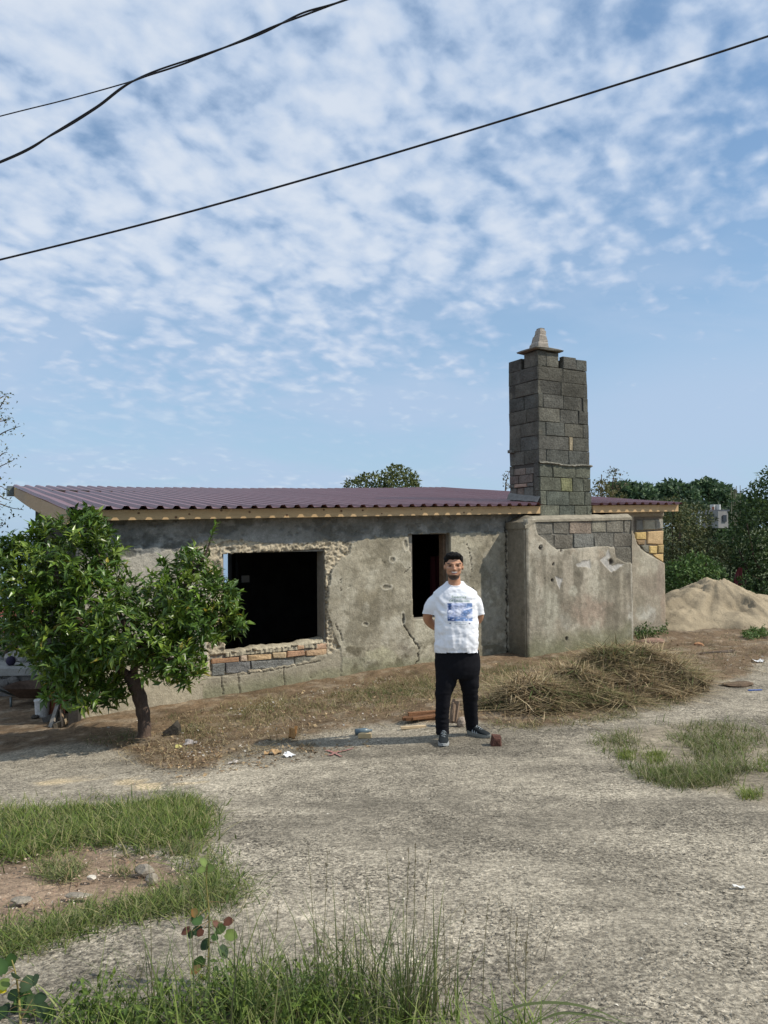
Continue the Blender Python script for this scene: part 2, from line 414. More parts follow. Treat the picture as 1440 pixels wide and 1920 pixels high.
def ground_at(px, py):
    """where the ray through a photo pixel meets the ground"""
    px = np.atleast_1d(np.asarray(px, float)); py = np.atleast_1d(np.asarray(py, float))
    d = ray(px, py); d = d/d[:, 1:2]
    lo = np.full(len(px), .8); hi = np.full(len(px), 60.)
    for _ in range(44):
        m = (lo+hi)/2; p = CAM + d*m[:, None]
        ab = p[:, 2] > gz(p[:, 0], p[:, 1]); lo = np.where(ab, m, lo); hi = np.where(ab, hi, m)
    p = CAM + d*lo[:, None]; p[:, 2] = gz(p[:, 0], p[:, 1]); return p
def G1(px, py): return ground_at(px, py)[0]

# wall frame: along-wall axis e, outward normal n, origin on the wall beside the fireplace block
TH = R(30); E = np.array([math.cos(TH), math.sin(TH), 0]); NN = np.array([math.sin(TH), -math.cos(TH), 0]); UP = np.array([0, 0, 1.])
OW = np.array([1.98, 12.4, 0])
def W3(a, p, z): 
    a = np.asarray(a, float); p = np.asarray(p, float); z = np.asarray(z, float)
    a, p, z = np.broadcast_arrays(a, p, z)
    return OW + a[..., None]*E + p[..., None]*NN + z[..., None]*UP
def on_wall(px, py, p=0.0):
    """photo pixel -> (a, z) on the plane at distance p in front of the wall"""
    d = ray(px, py); t = ((OW + p*NN - CAM)@NN)/(d@NN); q = CAM + d*np.asarray(t)[..., None] - OW
    return q@E, q[..., 2]
def wp(px, py, p=0.0):
    a, z = on_wall(px, py, p); return W3(a, p, z)
A_LEFT = float(on_wall(147, 1340)[0]); A_RIGHT = float(on_wall(1247, 1100)[0])

DIRT = [(-200, 1425), (0, 1418), (90, 1402), (150, 1395), (235, 1408), (300, 1445), (395, 1447), (420, 1425), (470, 1400), (560, 1385), (640, 1368), (740, 1352), (800, 1355),
        (880, 1348), (960, 1362), (1060, 1358), (1150, 1338), (1230, 1310), (1330, 1282), (1390, 1268), (1440, 1238), (1500, 1215), (1600, 1150), (1300, 1130), (1180, 1150),
        (900, 1200), (700, 1200), (400, 1240), (160, 1335), (100, 1366), (-200, 1395)]
BARE = [(-60, 1590), (60, 1585), (150, 1582), (215, 1590), (300, 1600), (352, 1640), (360, 1672), (330, 1690), (200, 1702), (110, 1725), (0, 1752), (-60, 1765)]
BARE2 = [(1120, 1382), (1220, 1360), (1330, 1352), (1440, 1368), (1500, 1400), (1500, 1515), (1440, 1512), (1390, 1497), (1300, 1478), (1220, 1450), (1160, 1415)]
SAW = [[(210, 1465), (270, 1455), (310, 1466), (300, 1480), (215, 1483)], [(372, 1522), (396, 1520), (400, 1548), (392, 1580), (374, 1590), (382, 1555)], [(310, 1462), (400, 1455), (395, 1466), (330, 1474)], [(60, 1465), (200, 1452), (190, 1460), (80, 1474)]]
def build_ground():
    xs = np.concatenate([[-6000, -3000, -1500, -800, -400, -200, -120, -80, -50, -34, -24, -18, -14, -11, -9, -7.6], np.arange(-6.6, 7.61, .04), [8.2, 9, 10, 11.5, 13, 15, 18, 22, 28, 36, 50, 80, 120, 200, 400, 800, 1500, 3000, 6000]])
    ys = np.concatenate([[-300, -60, -20, -8, -3, 0, .8, 1.4], np.arange(1.7, 13.4, .04), np.arange(13.5, 20, .2), [21, 23, 26, 30, 36, 45, 60, 80, 110, 150, 220, 330, 500, 800, 1300, 2500, 5000, 9000]])
    X, Y = np.meshgrid(xs, ys); Z = gz(X, Y)
    V = np.stack([X, Y, Z], -1).reshape(-1, 3)
    x, y = V[:, 0], V[:, 1]
    ok = y > 1.5
    px = np.full(len(V), -9999.); py = np.full(len(V), -9999.)
    px[ok], py[ok] = proj(V[ok])
    far = (np.abs(x) > 9) | (y > 16.5) | ~ok
    wx = (fbm(x*2.2, y*2.2, 21)-.5)*2; wy = (fbm(x*2.2, y*2.2, 22)-.5)*2
    fine = (fbm(x*9, y*9, 23)-.5)*2
    jx = px + wx*26 + fine*10; jy = py + wy*9 + fine*5
    d = sdpoly(jx, jy, DIRT); dm = 1-sst(d, -7, 5); dm[far] = np.where(far[far], 1, 0)
    inside_house = ((V-OW)@NN < .0) & (y > 8); dm[inside_house & ~far] = 1
    b1 = 1-sst(sdpoly(jx, py+wy*14, BARE), -8, 8); b2 = 1-sst(sdpoly(px+wx*30, py+wy*10, BARE2), -12, 8)
    b1[far] = 0; b2[far] = 0
    patch = fbm(x*.8, y*.8, 31); patch2 = fbm(x*3.1, y*3.1, 33)
    con = np.array([.312, .272, .206])*(0.74+.34*patch+.30*patch2)[:, None]
    # darker worn lanes and a darker stretch at the far left
    dk = sst(fbm(x*.55+4, y*1.6, 41), .48, .70); con = con*(1-.34*dk)[:, None]
    lt = sst(fbm(x*.9+9, y*1.3, 43), .55, .75); con = con*(1+.22*lt)[:, None]
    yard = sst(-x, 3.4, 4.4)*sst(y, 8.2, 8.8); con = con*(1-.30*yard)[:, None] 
    soil = np.array([.165, .115, .070])*(0.50+.95*fbm(x*2.4, y*2.4, 51))[:, None]
    pale = sst(fbm(x*6, y*6, 53), .52, .72); soil = soil*(1-pale*.55)[:, None] + np.array([.30, .245, .175])*(pale*.55)[:, None]
    far_c = np.array([.09, .105, .05])*(0.7+.6*fbm(x*.05, y*.05, 55))[:, None]
    red = np.array([.285, .205, .14])*(0.7+.6*fbm(x*4, y*4, 57))[:, None]
    grs = np.array([.27, .225, .16])*(0.7+.6*fbm(x*4, y*4, 59))[:, None]
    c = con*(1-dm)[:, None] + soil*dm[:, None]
    c = c*(1-b1)[:, None] + red*b1[:, None]; c = c*(1-.8*b2)[:, None] + grs*.8*b2[:, None]
    for s_ in SAW:
        sm = (1-sst(sdpoly(jx*.4+px*.6, jy*.3+py*.7, s_), -5, 4))*(~far)*sst(fbm(x*7, y*7, 61), .30, .5); c = c*(1-.85*sm)[:, None] + np.array([.56, .44, .27])*.85*sm[:, None]
    c[far & (y > 22)] = far_c[far & (y > 22)]
    speck = np.clip(1-dm-b1-.7*b2, 0, 1); speck[far] = 0
    V[:, 2] += np.where(far, 0, dm*(.03*fbm(x*3, y*3, 71)+.035*(fbm(x*11, y*11, 73)-.5)) - .02*b1 + b1*.03*(fbm(x*10, y*10, 75)-.5)+.015*b2*(fbm(x*10, y*10, 76)-.5))
    dist_wall = (V-OW)@NN; al = (V-OW)@E
    nearw = (dist_wall > -.2) & (al > A_LEFT-.1) & (al < A_RIGHT+.2)
    V[:, 2] += np.where(nearw, .05*(1-sst(dist_wall, .0, .9)), 0)
    F = grid_faces(len(ys), len(xs))
    fd = dm[F].mean(1); ff = far[F].any(1)
    fb = np.maximum(b1, b2)[F].mean(1)
    sel = [('concrete_yard', ~ff & (fd <= .5) & (fb <= .5), 'worn exposed aggregate concrete yard in front of the ruined house'),
           ('earth_strip', ~ff & (fd > .5), 'strip of bare brown earth and straw along the foot of the house wall'),
           ('bare_soil', ~ff & (fd <= .5) & (fb > .5), 'patches of bare reddish soil where the concrete has broken away'),
           ('terrain', ff, 'land falling away behind the house')]
    for nm, msk, lab in sel:
        f = F[msk]; u, inv = np.unique(f, return_inverse=True)
        o = mk(nm, V[u], inv.reshape(-1, 4), M_GROUND, cols=c[u], smooth=True, extra={'speck': speck[u]})
        tag(o, lab, 'ground', kind='structure')
    sea = mk('sea', [(-9000, 250, -42), (9000, 250, -42), (9000, 15000, -42), (-9000, 15000, -42)], [(0, 1, 2, 3)], material('sea_water', (.12, .19, .26), rough=.25, spec=.6, bump=((.05, .6),)))
    tag(sea, 'pale hazy sea beyond the falling land', 'sea', kind='structure')
build_ground()
# pieces of the real ground surface used to rest things on
def gsurf(x, y):
    return float(gz(x, y))

# ------------------------------------------------------------------ the house
base_h = W3(-1.5, 0, 0); base_h = np.array([base_h[0], base_h[1], float(gz(base_h[0], base_h[1]))])
house = thing('house', 'low unfinished cement house with maroon sheet roof and tall block chimney', 'house', base_h)
SLOPE = math.tan(R(5.3)); DEEP = 7.4
def roof_z(a, p):
    t = (PE+.09-p)
    sag = -.05*math.sin(min(max((a+7)/11, 0), 1)*math.pi)*(t/DEEP)
    return eave_z(a)+.128+t*SLOPE + sag
PE = .22
_al, _zl = on_wall(200, 976, PE); _ar, _zr = on_wall(1015, 963, PE)
def eave_z(a): return float(np.interp(a, [-20, 20], [_zl+(_zr-_zl)/(_ar-_al)*(-20-_al), _zl+(_zr-_zl)/(_ar-_al)*(20-_al)]))
A_END = float(on_wall(1272, 955, PE)[0])
WALL_TOP = lambda a: eave_z(a)+.02

WIN = [(418, 1040), (470, 1037), (540, 1033), (609, 1029), (611, 1120), (613, 1204), (585, 1207), (540, 1212), (490, 1216), (424, 1223), (420, 1130)]
WIN2 = [(765, 1003), (800, 1002), (843, 1000), (846, 1158), (815, 1159), (775, 1161), (772, 1100), (770, 1034), (767, 1032)]
BRICKZONE = [(394, 1229), (424, 1226), (500, 1218), (556, 1212), (613, 1205), (615, 1227), (592, 1230), (578, 1240), (560, 1240), (545, 1248), (470, 1258), (440, 1266), (415, 1268), (394, 1269)]
EAVE_SHADE = [(100, 1052), (240, 1046), (262, 1038), (300, 1036), (330, 1030), (370, 1022), (400, 1014), (440, 1012), (470, 1013), (500, 1018), (540, 1017), (584, 1016), (612, 1012), (660, 1016), (700, 1008), (762, 1003), (860, 1000), (960, 997)]
PLEFT = [(661, 1014), (655, 1036), (634, 1052), (622, 1066), (617, 1090), (616, 1113), (612, 1142), (620, 1168), (628, 1195), (637, 1212), (640, 1233), (640, 1300)]

def skin(name, a0, a1, zb, zt, res, p0, feat, mat, parent, thick=.05):
    na = int((a1-a0)/res)+1; nz = int((zt-zb)/res)+1
    A, Z = np.meshgrid(np.linspace(a0, a1, na), np.linspace(zb, zt, nz))
    A = A.ravel(); Z = Z.ravel()
    P = W3(A, p0, Z); px, py = proj(P)
    d, c, hole = feat(A, Z, px, py)
    mean_ = c.mean(0); c = np.clip(mean_*(c/mean_)**1.38, .01, .8)
    V = W3(A, p0+d, Z); F = grid_faces(nz, na); F = F[~hole[F].any(1)]
    # edges of openings are carried back into the wall
    e = np.concatenate([F[:, [0, 1]], F[:, [1, 2]], F[:, [2, 3]], F[:, [3, 0]]])
    key = np.sort(e, 1); key = key[:, 0]*10**7+key[:, 1]
    _, idx, cnt = np.unique(key, return_index=True, return_counts=True); be = e[idx[cnt == 1]]
    n0 = len(V); ub, inv = np.unique(be, return_inverse=True); inv = inv.reshape(-1, 2)
    Vb = W3(A[ub], np.full(len(ub), p0-thick), Z[ub])
    Fs = np.stack([be[:, 1], be[:, 0], inv[:, 0]+n0, inv[:, 1]+n0], 1)
    V = np.vstack([V, Vb]); c = np.vstack([c, c[ub]*.8]); F = np.vstack([F, Fs])
    u, inv = np.unique(F, return_inverse=True)
    return mk(name, V[u], inv.reshape(-1, 4), mat, parent, cols=c[u], smooth=True)
def paint(c, m, rgb): 
    m = np.clip(m, 0, 1)[:, None]; return c*(1-m) + np.asarray(rgb)*m
def blob(px, py, x, y, rx, ry, w=None): 
    r = ((px-x)/rx)**2 + ((py-y)/ry)**2
    if w is not None: r = r + w
    return 1-sst(r, .25, 1.25)

def front_feat(A, Z, px, py):
    n1 = fbm(A*6, Z*6, 101)-.5; n2 = fbm(A*22, Z*22, 103)-.5; n3 = fbm(A*2, Z*2, 105)-.5
    jx = px + n1*16 + n2*9; jy = py + n1*12 + n2*9
    eave_shade = jy < np.interp(px, [q[0] for q in EAVE_SHADE], [q[1] for q in EAVE_SHADE])
    pl = np.interp(py+n2*4, [q[1] for q in PLEFT], [q[0] for q in PLEFT])
    smooth_ = (~eave_shade) & (px + n2*5 > pl)
    leftpl = (~eave_shade) & (jx < 388) & (jy > 1030)
    lowpl = (~eave_shade) & (jy > np.interp(px, [390, 470, 545, 620, 640], [1262, 1258, 1248, 1222, 1210]))
    wv = ((px-418)**2 > 0)
    rough = ~(eave_shade | smooth_ | leftpl | lowpl)
    c = np.zeros((len(A), 3)) + np.array([.335, .305, .235])
    d = .006*n3 + .004*n2
    # shadow of the eave painted in as darker grey, with mottled stains
    c = paint(c, eave_shade.astype(float), [.245, .237, .205]); d = d + np.where(eave_shade, -.008+.006*n1, 0)
    c = paint(c, eave_shade*blob(px, py, 290, 1015, 70, 25, n1*2)*.7, [.17, .17, .16]); c = paint(c, eave_shade*blob(px, py, 620, 1000, 60, 14, n1*2)*.6, [.19, .18, .15])
    c = paint(c, eave_shade*blob(px, py, 500, 1005, 90, 18, n1*2)*.5, [.29, .285, .255])
    c = paint(c, eave_shade*sst(vn(A*9, A*0, 7), .62, .8)*sst(jy, 990, 1010)*(px < 400)*.55, [.36, .35, .31])
    c = paint(c, eave_shade*sst(fbm(A*4.5, Z*7, 151, 5, .6), .50, .64)*.6, [.155, .15, .125]); c = paint(c, eave_shade*sst(fbm(A*5+7, Z*8, 153, 5, .6), .55, .68)*.55, [.36, .35, .31]); d = d - .014*eave_shade*sst(fbm(A*4.5, Z*7, 151, 5, .6), .53, .58)
    # torn mortar round the big opening
    c = paint(c, rough.astype(float), [.43, .38, .285]); n4 = fbm(A*48, Z*48, 107, 3)-.5; rdg = 1-np.abs(fbm(A*13, Z*17, 109)-.5)*4
    d = d + np.where(rough, -.024+.045*n2+.03*n1+.030*n4+.016*rdg, 0) + .004*n4
    c = paint(c, rough*sst(n2, .02, .22), [.27, .24, .18])
    # smooth render between the openings, with damp marks
    sm = smooth_.astype(float)
    w = n1*2.4+n3*1.5
    # pl edge: standing proud of the torn part
    d = d + np.where(smooth_, .010, 0) + np.where(leftpl | lowpl, .006, 0)
    for x, y, rx, ry, rgb, k in [(700, 1065, 55, 45, (.41, .375, .29), .65), (690, 1120, 60, 26, (.255, .228, .165), .7), (655, 1100, 10, 50, (.40, .37, .29), .7), (645, 1160, 24, 40, (.37, .34, .27), .5),
                                 (705, 1150, 40, 30, (.24, .215, .16), .65), (684, 1142, 9, 15, (.47, .44, .36), .8), (740, 1185, 26, 30, (.44, .41, .33), .75), (760, 1212, 26, 13, (.235, .21, .165), .8),
                                 (720, 1235, 34, 20, (.40, .38, .27), .7), (655, 1225, 24, 34, (.25, .23, .17), .5), (590, 1262, 60, 30, (.36, .335, .26), .6), (610, 1240, 40, 14, (.28, .26, .2), .5),
                                 (735, 1045, 14, 60, (.30, .275, .215), .6), (755, 1150, 10, 60, (.42, .39, .31), .5), (640, 1245, 90, 12, (.27, .27, .19), .4),
                                 (790, 1200, 22, 50, (.43, .40, .31), .75), (870, 1020, 40, 30, (.42, .39, .30), .6), (880, 1090, 30, 60, (.36, .335, .27), .5), (915, 1120, 40, 90, (.30, .285, .235), .6)]:
        c = paint(c, sm*blob(px, py, x, y, rx, ry, w)*k, rgb)
    c = paint(c, sm*sst(fbm(A*3.2, Z*3.2, 131, 5, .6), .50, .70)*.6, [.45, .42, .335]); c = paint(c, (sm+lowpl)*sst(fbm(A*3.6+3, Z*3.6, 133, 5, .6), .52, .70)*.62, [.205, .185, .135]); c = paint(c, sm*sst(fbm(A*14, Z*14, 137, 4, .6), .56, .72)*.4, [.22, .2, .15])
    c = paint(c, (leftpl*.9), [.40, .375, .315]); c = paint(c, leftpl*sst(fbm(A*4, Z*4, 135), .5, .7)*.5, [.30, .28, .24])
    c = paint(c, leftpl*sst(jy, 1190, 1290)*.8, [.40, .36, .27])
    # algae and splash dirt at the foot
    foot = np.interp(px, [150, 400, 780, 950], [1362, 1300, 1250, 1240])
    c = paint(c, sst(jy, foot-26, foot-2)*.55*(px > 380), [.235, .235, .15])
    # lower left: outlines of blocks showing through
    for pts in ([(415, 1266), (418, 1302)], [(446, 1264), (450, 1303)], [(533, 1250), (532, 1290)], [(390, 1268), (440, 1266), (520, 1255), (600, 1240)], [(196, 1000), (196, 1045)], [(222, 1030), (222, 1046), (215, 1052), (214, 1075)], [(213, 1000), (214, 1012), (222, 1030)]):
        l = dline(px+n2*6, py+n2*4, pts); k = 1-sst(l, .3, 1.5); d = d-.016*k; c = paint(c, k*.75, [.09, .08, .065])
    c = paint(c, (1-sst(sdpoly(jx, jy, [(196, 1000), (222, 1000), (222, 1040), (196, 1040)]), -2, 2))*.7, [.235, .26, .235])
    # cracks
    for pts, wd_ in (([(757, 1150), (756, 1172), (763, 1186), (776, 1199), (784, 1215), (784, 1236), (776, 1252)], 1.5), ([(622, 1067), (617, 1092), (612, 1120)], 1.1), ([(640, 1085), (638, 1110)], .7), ([(628, 1170), (637, 1186), (640, 1200)], 1.4),
                     ([(948, 975), (949, 1040), (950, 1150), (951, 1240)], 1.8), ([(596, 1150), (600, 1170)], 1), ([(757, 1075), (769, 1064)], .8), ([(715, 1050), (722, 1056)], .7), ([(875, 1020), (885, 1060), (880, 1085)], .6)):
        l = dline(px+n2*8, py+n1*4, pts); k = 1-sst(l, wd_*.25, wd_*.9); d = d-.022*k; c = paint(c, k*.8, [.05, .045, .035])
    # small knocked-out holes with pale rims
    for x, y, rx, ry in ((724, 1100, 11, 5.5), (735, 1050, 7, 6), (760, 1021, 5, 12), (685, 1170, 6, 4), (755, 1160, 4, 12), (430, 1030, 12, 6)):
        r = np.hypot((px-x)/rx, (py-y)/ry)+n2*.7; k = (1-sst(r, .5, .75)); rim = (1-sst(np.abs(r-1), .1, .3)); d = d-.012*k+.004*rim; c = paint(c, rim*.6, [.46, .43, .35]); c = paint(c, k*.6, [.2, .185, .15])
    bz = sdpoly(px+n2*4, py+n2*4, BRICKZONE); k = 1-sst(bz, -2, 1); d = d-.034*k; c = paint(c, k, [.30, .265, .20])
    # random pocks and trowel ridges
    d = d + .006*(fbm(A*11, Z*15, 141)-.5)*sm - .010*sst(fbm(A*17, Z*17, 143), .77, .84)*(~eave_shade)
    hole = (sdpoly(px+n2*5, py+n2*6, WIN) < 0) | (sdpoly(px+n2*1.5, py+n2*1.5, WIN2) < 0)
    hole |= (A > .35) & (A < 2.15)
    hole |= Z > np.interp(A, [-8, 5], [WALL_TOP(-8), WALL_TOP(5)])
    return d, c, hole

STONES = [([(1192, 998), (1213, 997), (1213, 1011), (1193, 1011)], (.56, .40, .17)), ([(1214.5, 996), (1244.5, 995), (1244.5, 1021), (1214.5, 1020)], (.55, .39, .215)), ([(1193, 1012), (1211, 1013), (1210, 1021), (1197, 1022)], (.30, .21, .12)),
          ([(1203, 1024), (1217, 1023), (1217.5, 1037), (1209, 1034)], (.20, .19, .15)), ([(1219, 1024), (1233, 1024), (1233, 1037.5), (1219, 1037)], (.58, .42, .18)), ([(1234.5, 1021.5), (1245, 1022), (1245, 1038), (1235, 1037.5)], (.42, .31, .15)),
          ([(1226, 1039), (1245, 1039), (1245, 1054), (1231, 1047)], (.57, .40, .19)), ([(1208, 974), (1229, 974), (1229, 993.5), (1208, 994)], (.37, .335, .25)), ([(1230.5, 974), (1244.5, 974), (1244.5, 993), (1230.5, 993)], (.31, .29, .24)), ([(1193, 975), (1206, 974), (1206, 995), (1194, 995)], (.21, .2, .17))]
RZONE = [(1189, 968), (1249, 968), (1249, 1057), (1240, 1052), (1222, 1042), (1206, 1032), (1195, 1020), (1191, 1004), (1188, 998)]
def right_feat(A, Z, px, py):
    n1 = fbm(A*6, Z*6, 201)-.5; n2 = fbm(A*22, Z*22, 203)-.5; n3 = fbm(A*1.7, Z*1.7, 205)-.5
    c = np.zeros((len(A), 3)) + np.array([.34, .30, .235]); d = .006*n3+.004*n2
    w = n1*2.5+n3*1.5
    for x, y, rx, ry, rgb, k in [(1215, 1060, 24, 26, (.42, .385, .305), .7), (1222, 1095, 26, 22, (.29, .25, .195), .7), (1213, 1150, 22, 18, (.47, .445, .38), .8), (1228, 1165, 18, 20, (.27, .235, .185), .6), (1200, 1130, 12, 30, (.28, .25, .19), .6), (1200, 1040, 10, 20, (.40, .37, .29), .6), (1240, 1090, 8, 50, (.30, .25, .2), .6), (1245, 1140, 8, 40, (.36, .29, .22), .6)]:
        c = paint(c, blob(px, py, x, y, rx, ry, w)*k, rgb)
    c = paint(c, sst(jy_(py, n1), 1172, 1190)*.6, [.22, .21, .14])
    k = 1-sst(sdpoly(px+n2*3, py+n1*3, RZONE), -1.2, .8); d = d-.034*k; c = paint(c, k, [.22, .19, .15])
    d = d + .006*(fbm(A*11, Z*15, 241)-.5)*(1-k)
    hole = Z > np.interp(A, [-8, 5], [WALL_TOP(-8), WALL_TOP(5)])
    return d, c, hole
def jy_(py, n1): return py+n1*14

PB = .453                                             # how far the fireplace block stands out
AB0, AB1 = 0.0, float(on_wall(1186, 1100, PB)[0])
AB0 = float(on_wall(987, 1100, PB)[0])
ZB_TOP = lambda a: float(np.interp(a, [AB0, AB1], [on_wall(988, 972, PB)[1], on_wall(1183, 968, PB)[1]]))
BZONE = [(1003, 966), (1190, 962), (1190, 1060), (1183, 1055), (1172, 1054), (1156, 1046), (1152, 1026), (1118, 1024), (1094, 1026), (1076, 1029), (1045, 1031), (1036, 1023), (1024, 1012), (1008, 1001)]
BUMPBLOCKS = [[(1004, 974, 1036, 1001), (1038, 974, 1066, 1001), (1068, 972, 1109, 1000), (1110.5, 972, 1136, 998), (1137.5, 971, 1169, 998), (1170.5, 970, 1183, 998)],
              [(1012, 1003, 1037.5, 1026), (1039, 1002.5, 1074, 1028), (1075.5, 1001.5, 1113, 1026), (1114.5, 1000, 1150, 1024), (1151.5, 1000, 1185, 1025)],
              [(1153, 1026.5, 1186, 1056)]]
WHITE1 = [(1141, 1027), (1144, 1043), (1140, 1050), (1148, 1061), (1160, 1056), (1170, 1057), (1158, 1068), (1146, 1073), (1133, 1060), (1125, 1050), (1135, 1043)]
WHITE2 = [(1080, 1059), (1095, 1051), (1107, 1050), (1108, 1067), (1100, 1063), (1084, 1063)]
WHITE3 = [(1041, 1080), (1055, 1085), (1049, 1105), (1045, 1095)]
def bump_feat(A, Z, px, py):
    n1 = fbm(A*6, Z*6, 301)-.5; n2 = fbm(A*22, Z*22, 303)-.5; n3 = fbm(A*1.7, Z*1.7, 305)-.5
    c = np.zeros((len(A), 3)) + np.array([.345, .31, .245]); d = .006*n3+.004*n2
    w = n1*2.2+n3*1.2
    for x, y, rx, ry, rgb, k in [(1085, 1075, 8, 50, (.20, .18, .14), .75), (1048, 1100, 7, 60, (.22, .20, .155), .7), (1177, 1075, 7, 40, (.19, .17, .135), .75), (1012, 1040, 18, 12, (.23, .21, .165), .6), (1100, 1040, 30, 14, (.37, .31, .235), .7),
                                 (1100, 1145, 50, 30, (.33, .265, .205), .65), (1130, 1100, 30, 26, (.42, .39, .31), .7), (1030, 1150, 20, 60, (.42, .40, .32), .7), (1060, 1165, 14, 18, (.46, .44, .37), .7), (1148, 1165, 16, 26, (.21, .19, .145), .7), (1180, 1165, 10, 30, (.45, .43, .37), .8),
                                 (1000, 1100, 9, 80, (.43, .40, .32), .7), (1000, 1010, 8, 40, (.40, .36, .285), .6), (1035, 1085, 8, 30, (.25, .23, .18), .5), (1110, 1190, 60, 10, (.27, .25, .18), .5), (1075, 1110, 10, 10, (.44, .42, .34), .6), (1165, 1110, 14, 40, (.37, .335, .26), .6)]:
        c = paint(c, blob(px, py, x, y, rx, ry, w)*k, rgb)
    c = paint(c, sst(fbm(A*4, Z*3, 331, 5, .6), .50, .70)*.55, [.45, .42, .34]); c = paint(c, sst(fbm(A*4.5+2, Z*3, 333, 5, .6), .52, .70)*.5, [.205, .185, .14]); c = paint(c, sst(fbm(A*15, Z*12, 335, 4, .6), .57, .72)*.35, [.2, .18, .14])
    st = sst(vn(A*5.5+n1*.4, Z*.35, 351)*.6+vn(A*13, Z*.6, 353)*.4, .50, .74)*sst(py+n1*30, 1030, 1062)*(1-sst(py+n1*50, 1120, 1190)*.7); c = paint(c, st*.55, [.175, .158, .12])
    foot = np.interp(px, [985, 1190], [1240, 1207]); c = paint(c, sst(py+n1*30, foot-56, foot-8)*.72, [.185, .185, .115])
    k = 1-sst(sdpoly(px+n2*4, py+n2*4, BZONE), -1.5, 1); d = d-.024*k; c = paint(c, k, [.22, .205, .17])
    for P_ in (WHITE1, WHITE2, WHITE3):
        kk = 1-sst(sdpoly(px+n2*3, py+n2*3, P_), -1.2, .8); d = d-.010*kk; c = paint(c, kk*.85, [.43, .41, .365])
    for x, y, r in ((1063, 1197, 3.2), (1014, 1026, 4), (1021, 1085, 2), (1035, 1088, 2), (1146, 1054, 5), (1052, 1032, 3), (1038, 1058, 3)):
        kk = 1-sst(np.hypot(px-x, (py-y)*.7)+n2*4, r*.5, r); d = d-.03*kk; c = paint(c, kk*.8, [.07, .06, .05])
    d = d + .006*(fbm(A*11, Z*15, 341)-.5)*(1-k)
    c = paint(c, sst(A-AB1+.02*n1, -.05, -.015)*.6*(1-k), [.45, .42, .35])
    # broken left arris
    ed = sst(A-AB0, 0, .05+.04*np.clip(n1+.2, 0, 1)); d = d-.03*(1-ed)
    hole = Z > np.interp(A, [AB0, AB1], [ZB_TOP(AB0)-.004, ZB_TOP(AB1)-.004])
    return d, c, hole

plaster = skin('plaster', A_LEFT, AB0+.5, -.75, 2.75, .0125, 0.0, front_feat, M_PLASTER, house)
rp = skin('plaster', AB1-.02, A_RIGHT, -.30, 2.75, .017, 0.0, right_feat, M_PLASTER, house)

def prism(px4, p_front, p_back):
    """wall piece: four photo corners on the plane p_front, carried back to p_back"""
    az = [on_wall(x, y, p_front) for x, y in px4]
    V = [W3(a, p_front, z) for a, z in az] + [W3(a, p_back, z) for a, z in az]
    F = [(0, 1, 2, 3), (7, 6, 5, 4), (0, 4, 5, 1), (1, 5, 6, 2), (2, 6, 7, 3), (3, 7, 4, 0)]
    return np.array(V), F
def wallbox(a0, a1, p0, p1, z0, z1):
    V = np.array([W3(a, p, z) for z in (z0, z1) for a, p in ((a0, p0), (a1, p0), (a1, p1), (a0, p1))])
    return V, [(0, 1, 2, 3)[::-1], (4, 5, 6, 7), (0, 1, 5, 4), (1, 2, 6, 5), (2, 3, 7, 6), (3, 0, 4, 7)]
g = G(); TK = -.27
a_w0, _ = on_wall(419, 1100, -.05); a_w1, _ = on_wall(607, 1100, -.05); a_v0, _ = on_wall(773, 1100, -.05); a_v1, _ = on_wall(843, 1100, -.05)
zs0 = float(on_wall(505, 1211, -.05)[1]); zt0 = float(on_wall(540, 1036, -.05)[1]); zs1 = float(on_wall(800, 1159, -.05)[1]); zt1 = float(on_wall(800, 1004, -.05)[1])
TOPZ = eave_z(-2)+.0
def corebox(a0, a1, z0, z1): g.add(*wallbox(a0, a1, -.05, TK, z0, z1))
top = lambda a: eave_z(a)-.01
corebox(A_LEFT+.005, a_w0, -.8, top(-6)); corebox(a_w1, a_v0, -.8, top(-3)); corebox(a_v1, A_RIGHT-.005, -.8, top(0))
corebox(a_w0, a_w1, -.8, zs0-.03); corebox(a_w0, a_w1, zt0+.01, top(-4)); corebox(a_v0, a_v1, -.8, zs1-.004); corebox(a_v0, a_v1, zt1+.02, top(-1))
g.C = [np.ones_like(c) for c in g.C]
wall = g.mk('wall', M_CORE, house)
# other walls and the floor inside
g = G(); RB = -4.9
def sidebox(a0, a1):
    V, F = wallbox(a0, a1, TK-.002, RB, -.8, 1); 
    for k, p in ((4, TK), (5, TK), (6, RB), (7, RB)): V[k, 2] = roof_z((a0+a1)/2, p)-.04
    g.add(V, F)
sidebox(A_LEFT+.005, A_LEFT+.25); sidebox(A_RIGHT-.25, A_RIGHT-.005)
# back wall with the opening through which the sky shows
ab0 = float(on_wall(396, 1060, RB)[0]); ab1 = float(on_wall(427, 1060, RB)[0]); zb0 = float(on_wall(420, 1092, RB)[1]); zb1 = float(on_wall(420, 1030, RB)[1])
ztop = roof_z(-2, RB)-.03
for a0, a1, z0, z1 in ((A_LEFT+.252, ab0, -.8, ztop), (ab1, A_RIGHT-.252, -.8, ztop), (ab0, ab1, -.8, zb0), (ab0, ab1, zb1, ztop)): g.add(*wallbox(a0, a1, RB+.25, RB, z0, z1))
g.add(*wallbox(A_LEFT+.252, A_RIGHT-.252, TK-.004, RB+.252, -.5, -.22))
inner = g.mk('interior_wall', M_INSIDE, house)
q = wp(452, 1092, -4.2); V, F = boxv(q, E*.14, NN*.07, UP*.13); mk('junction_box', V, F, material('white_plastic', (.75, .74, .7)), house)
# post that carries the junction box
V, F = boxv(wp(446, 1250, -4.28)-UP*.3, E*.28, -NN*.12, UP*2.6); mk('interior_post', V, F, M_INSIDE, house)
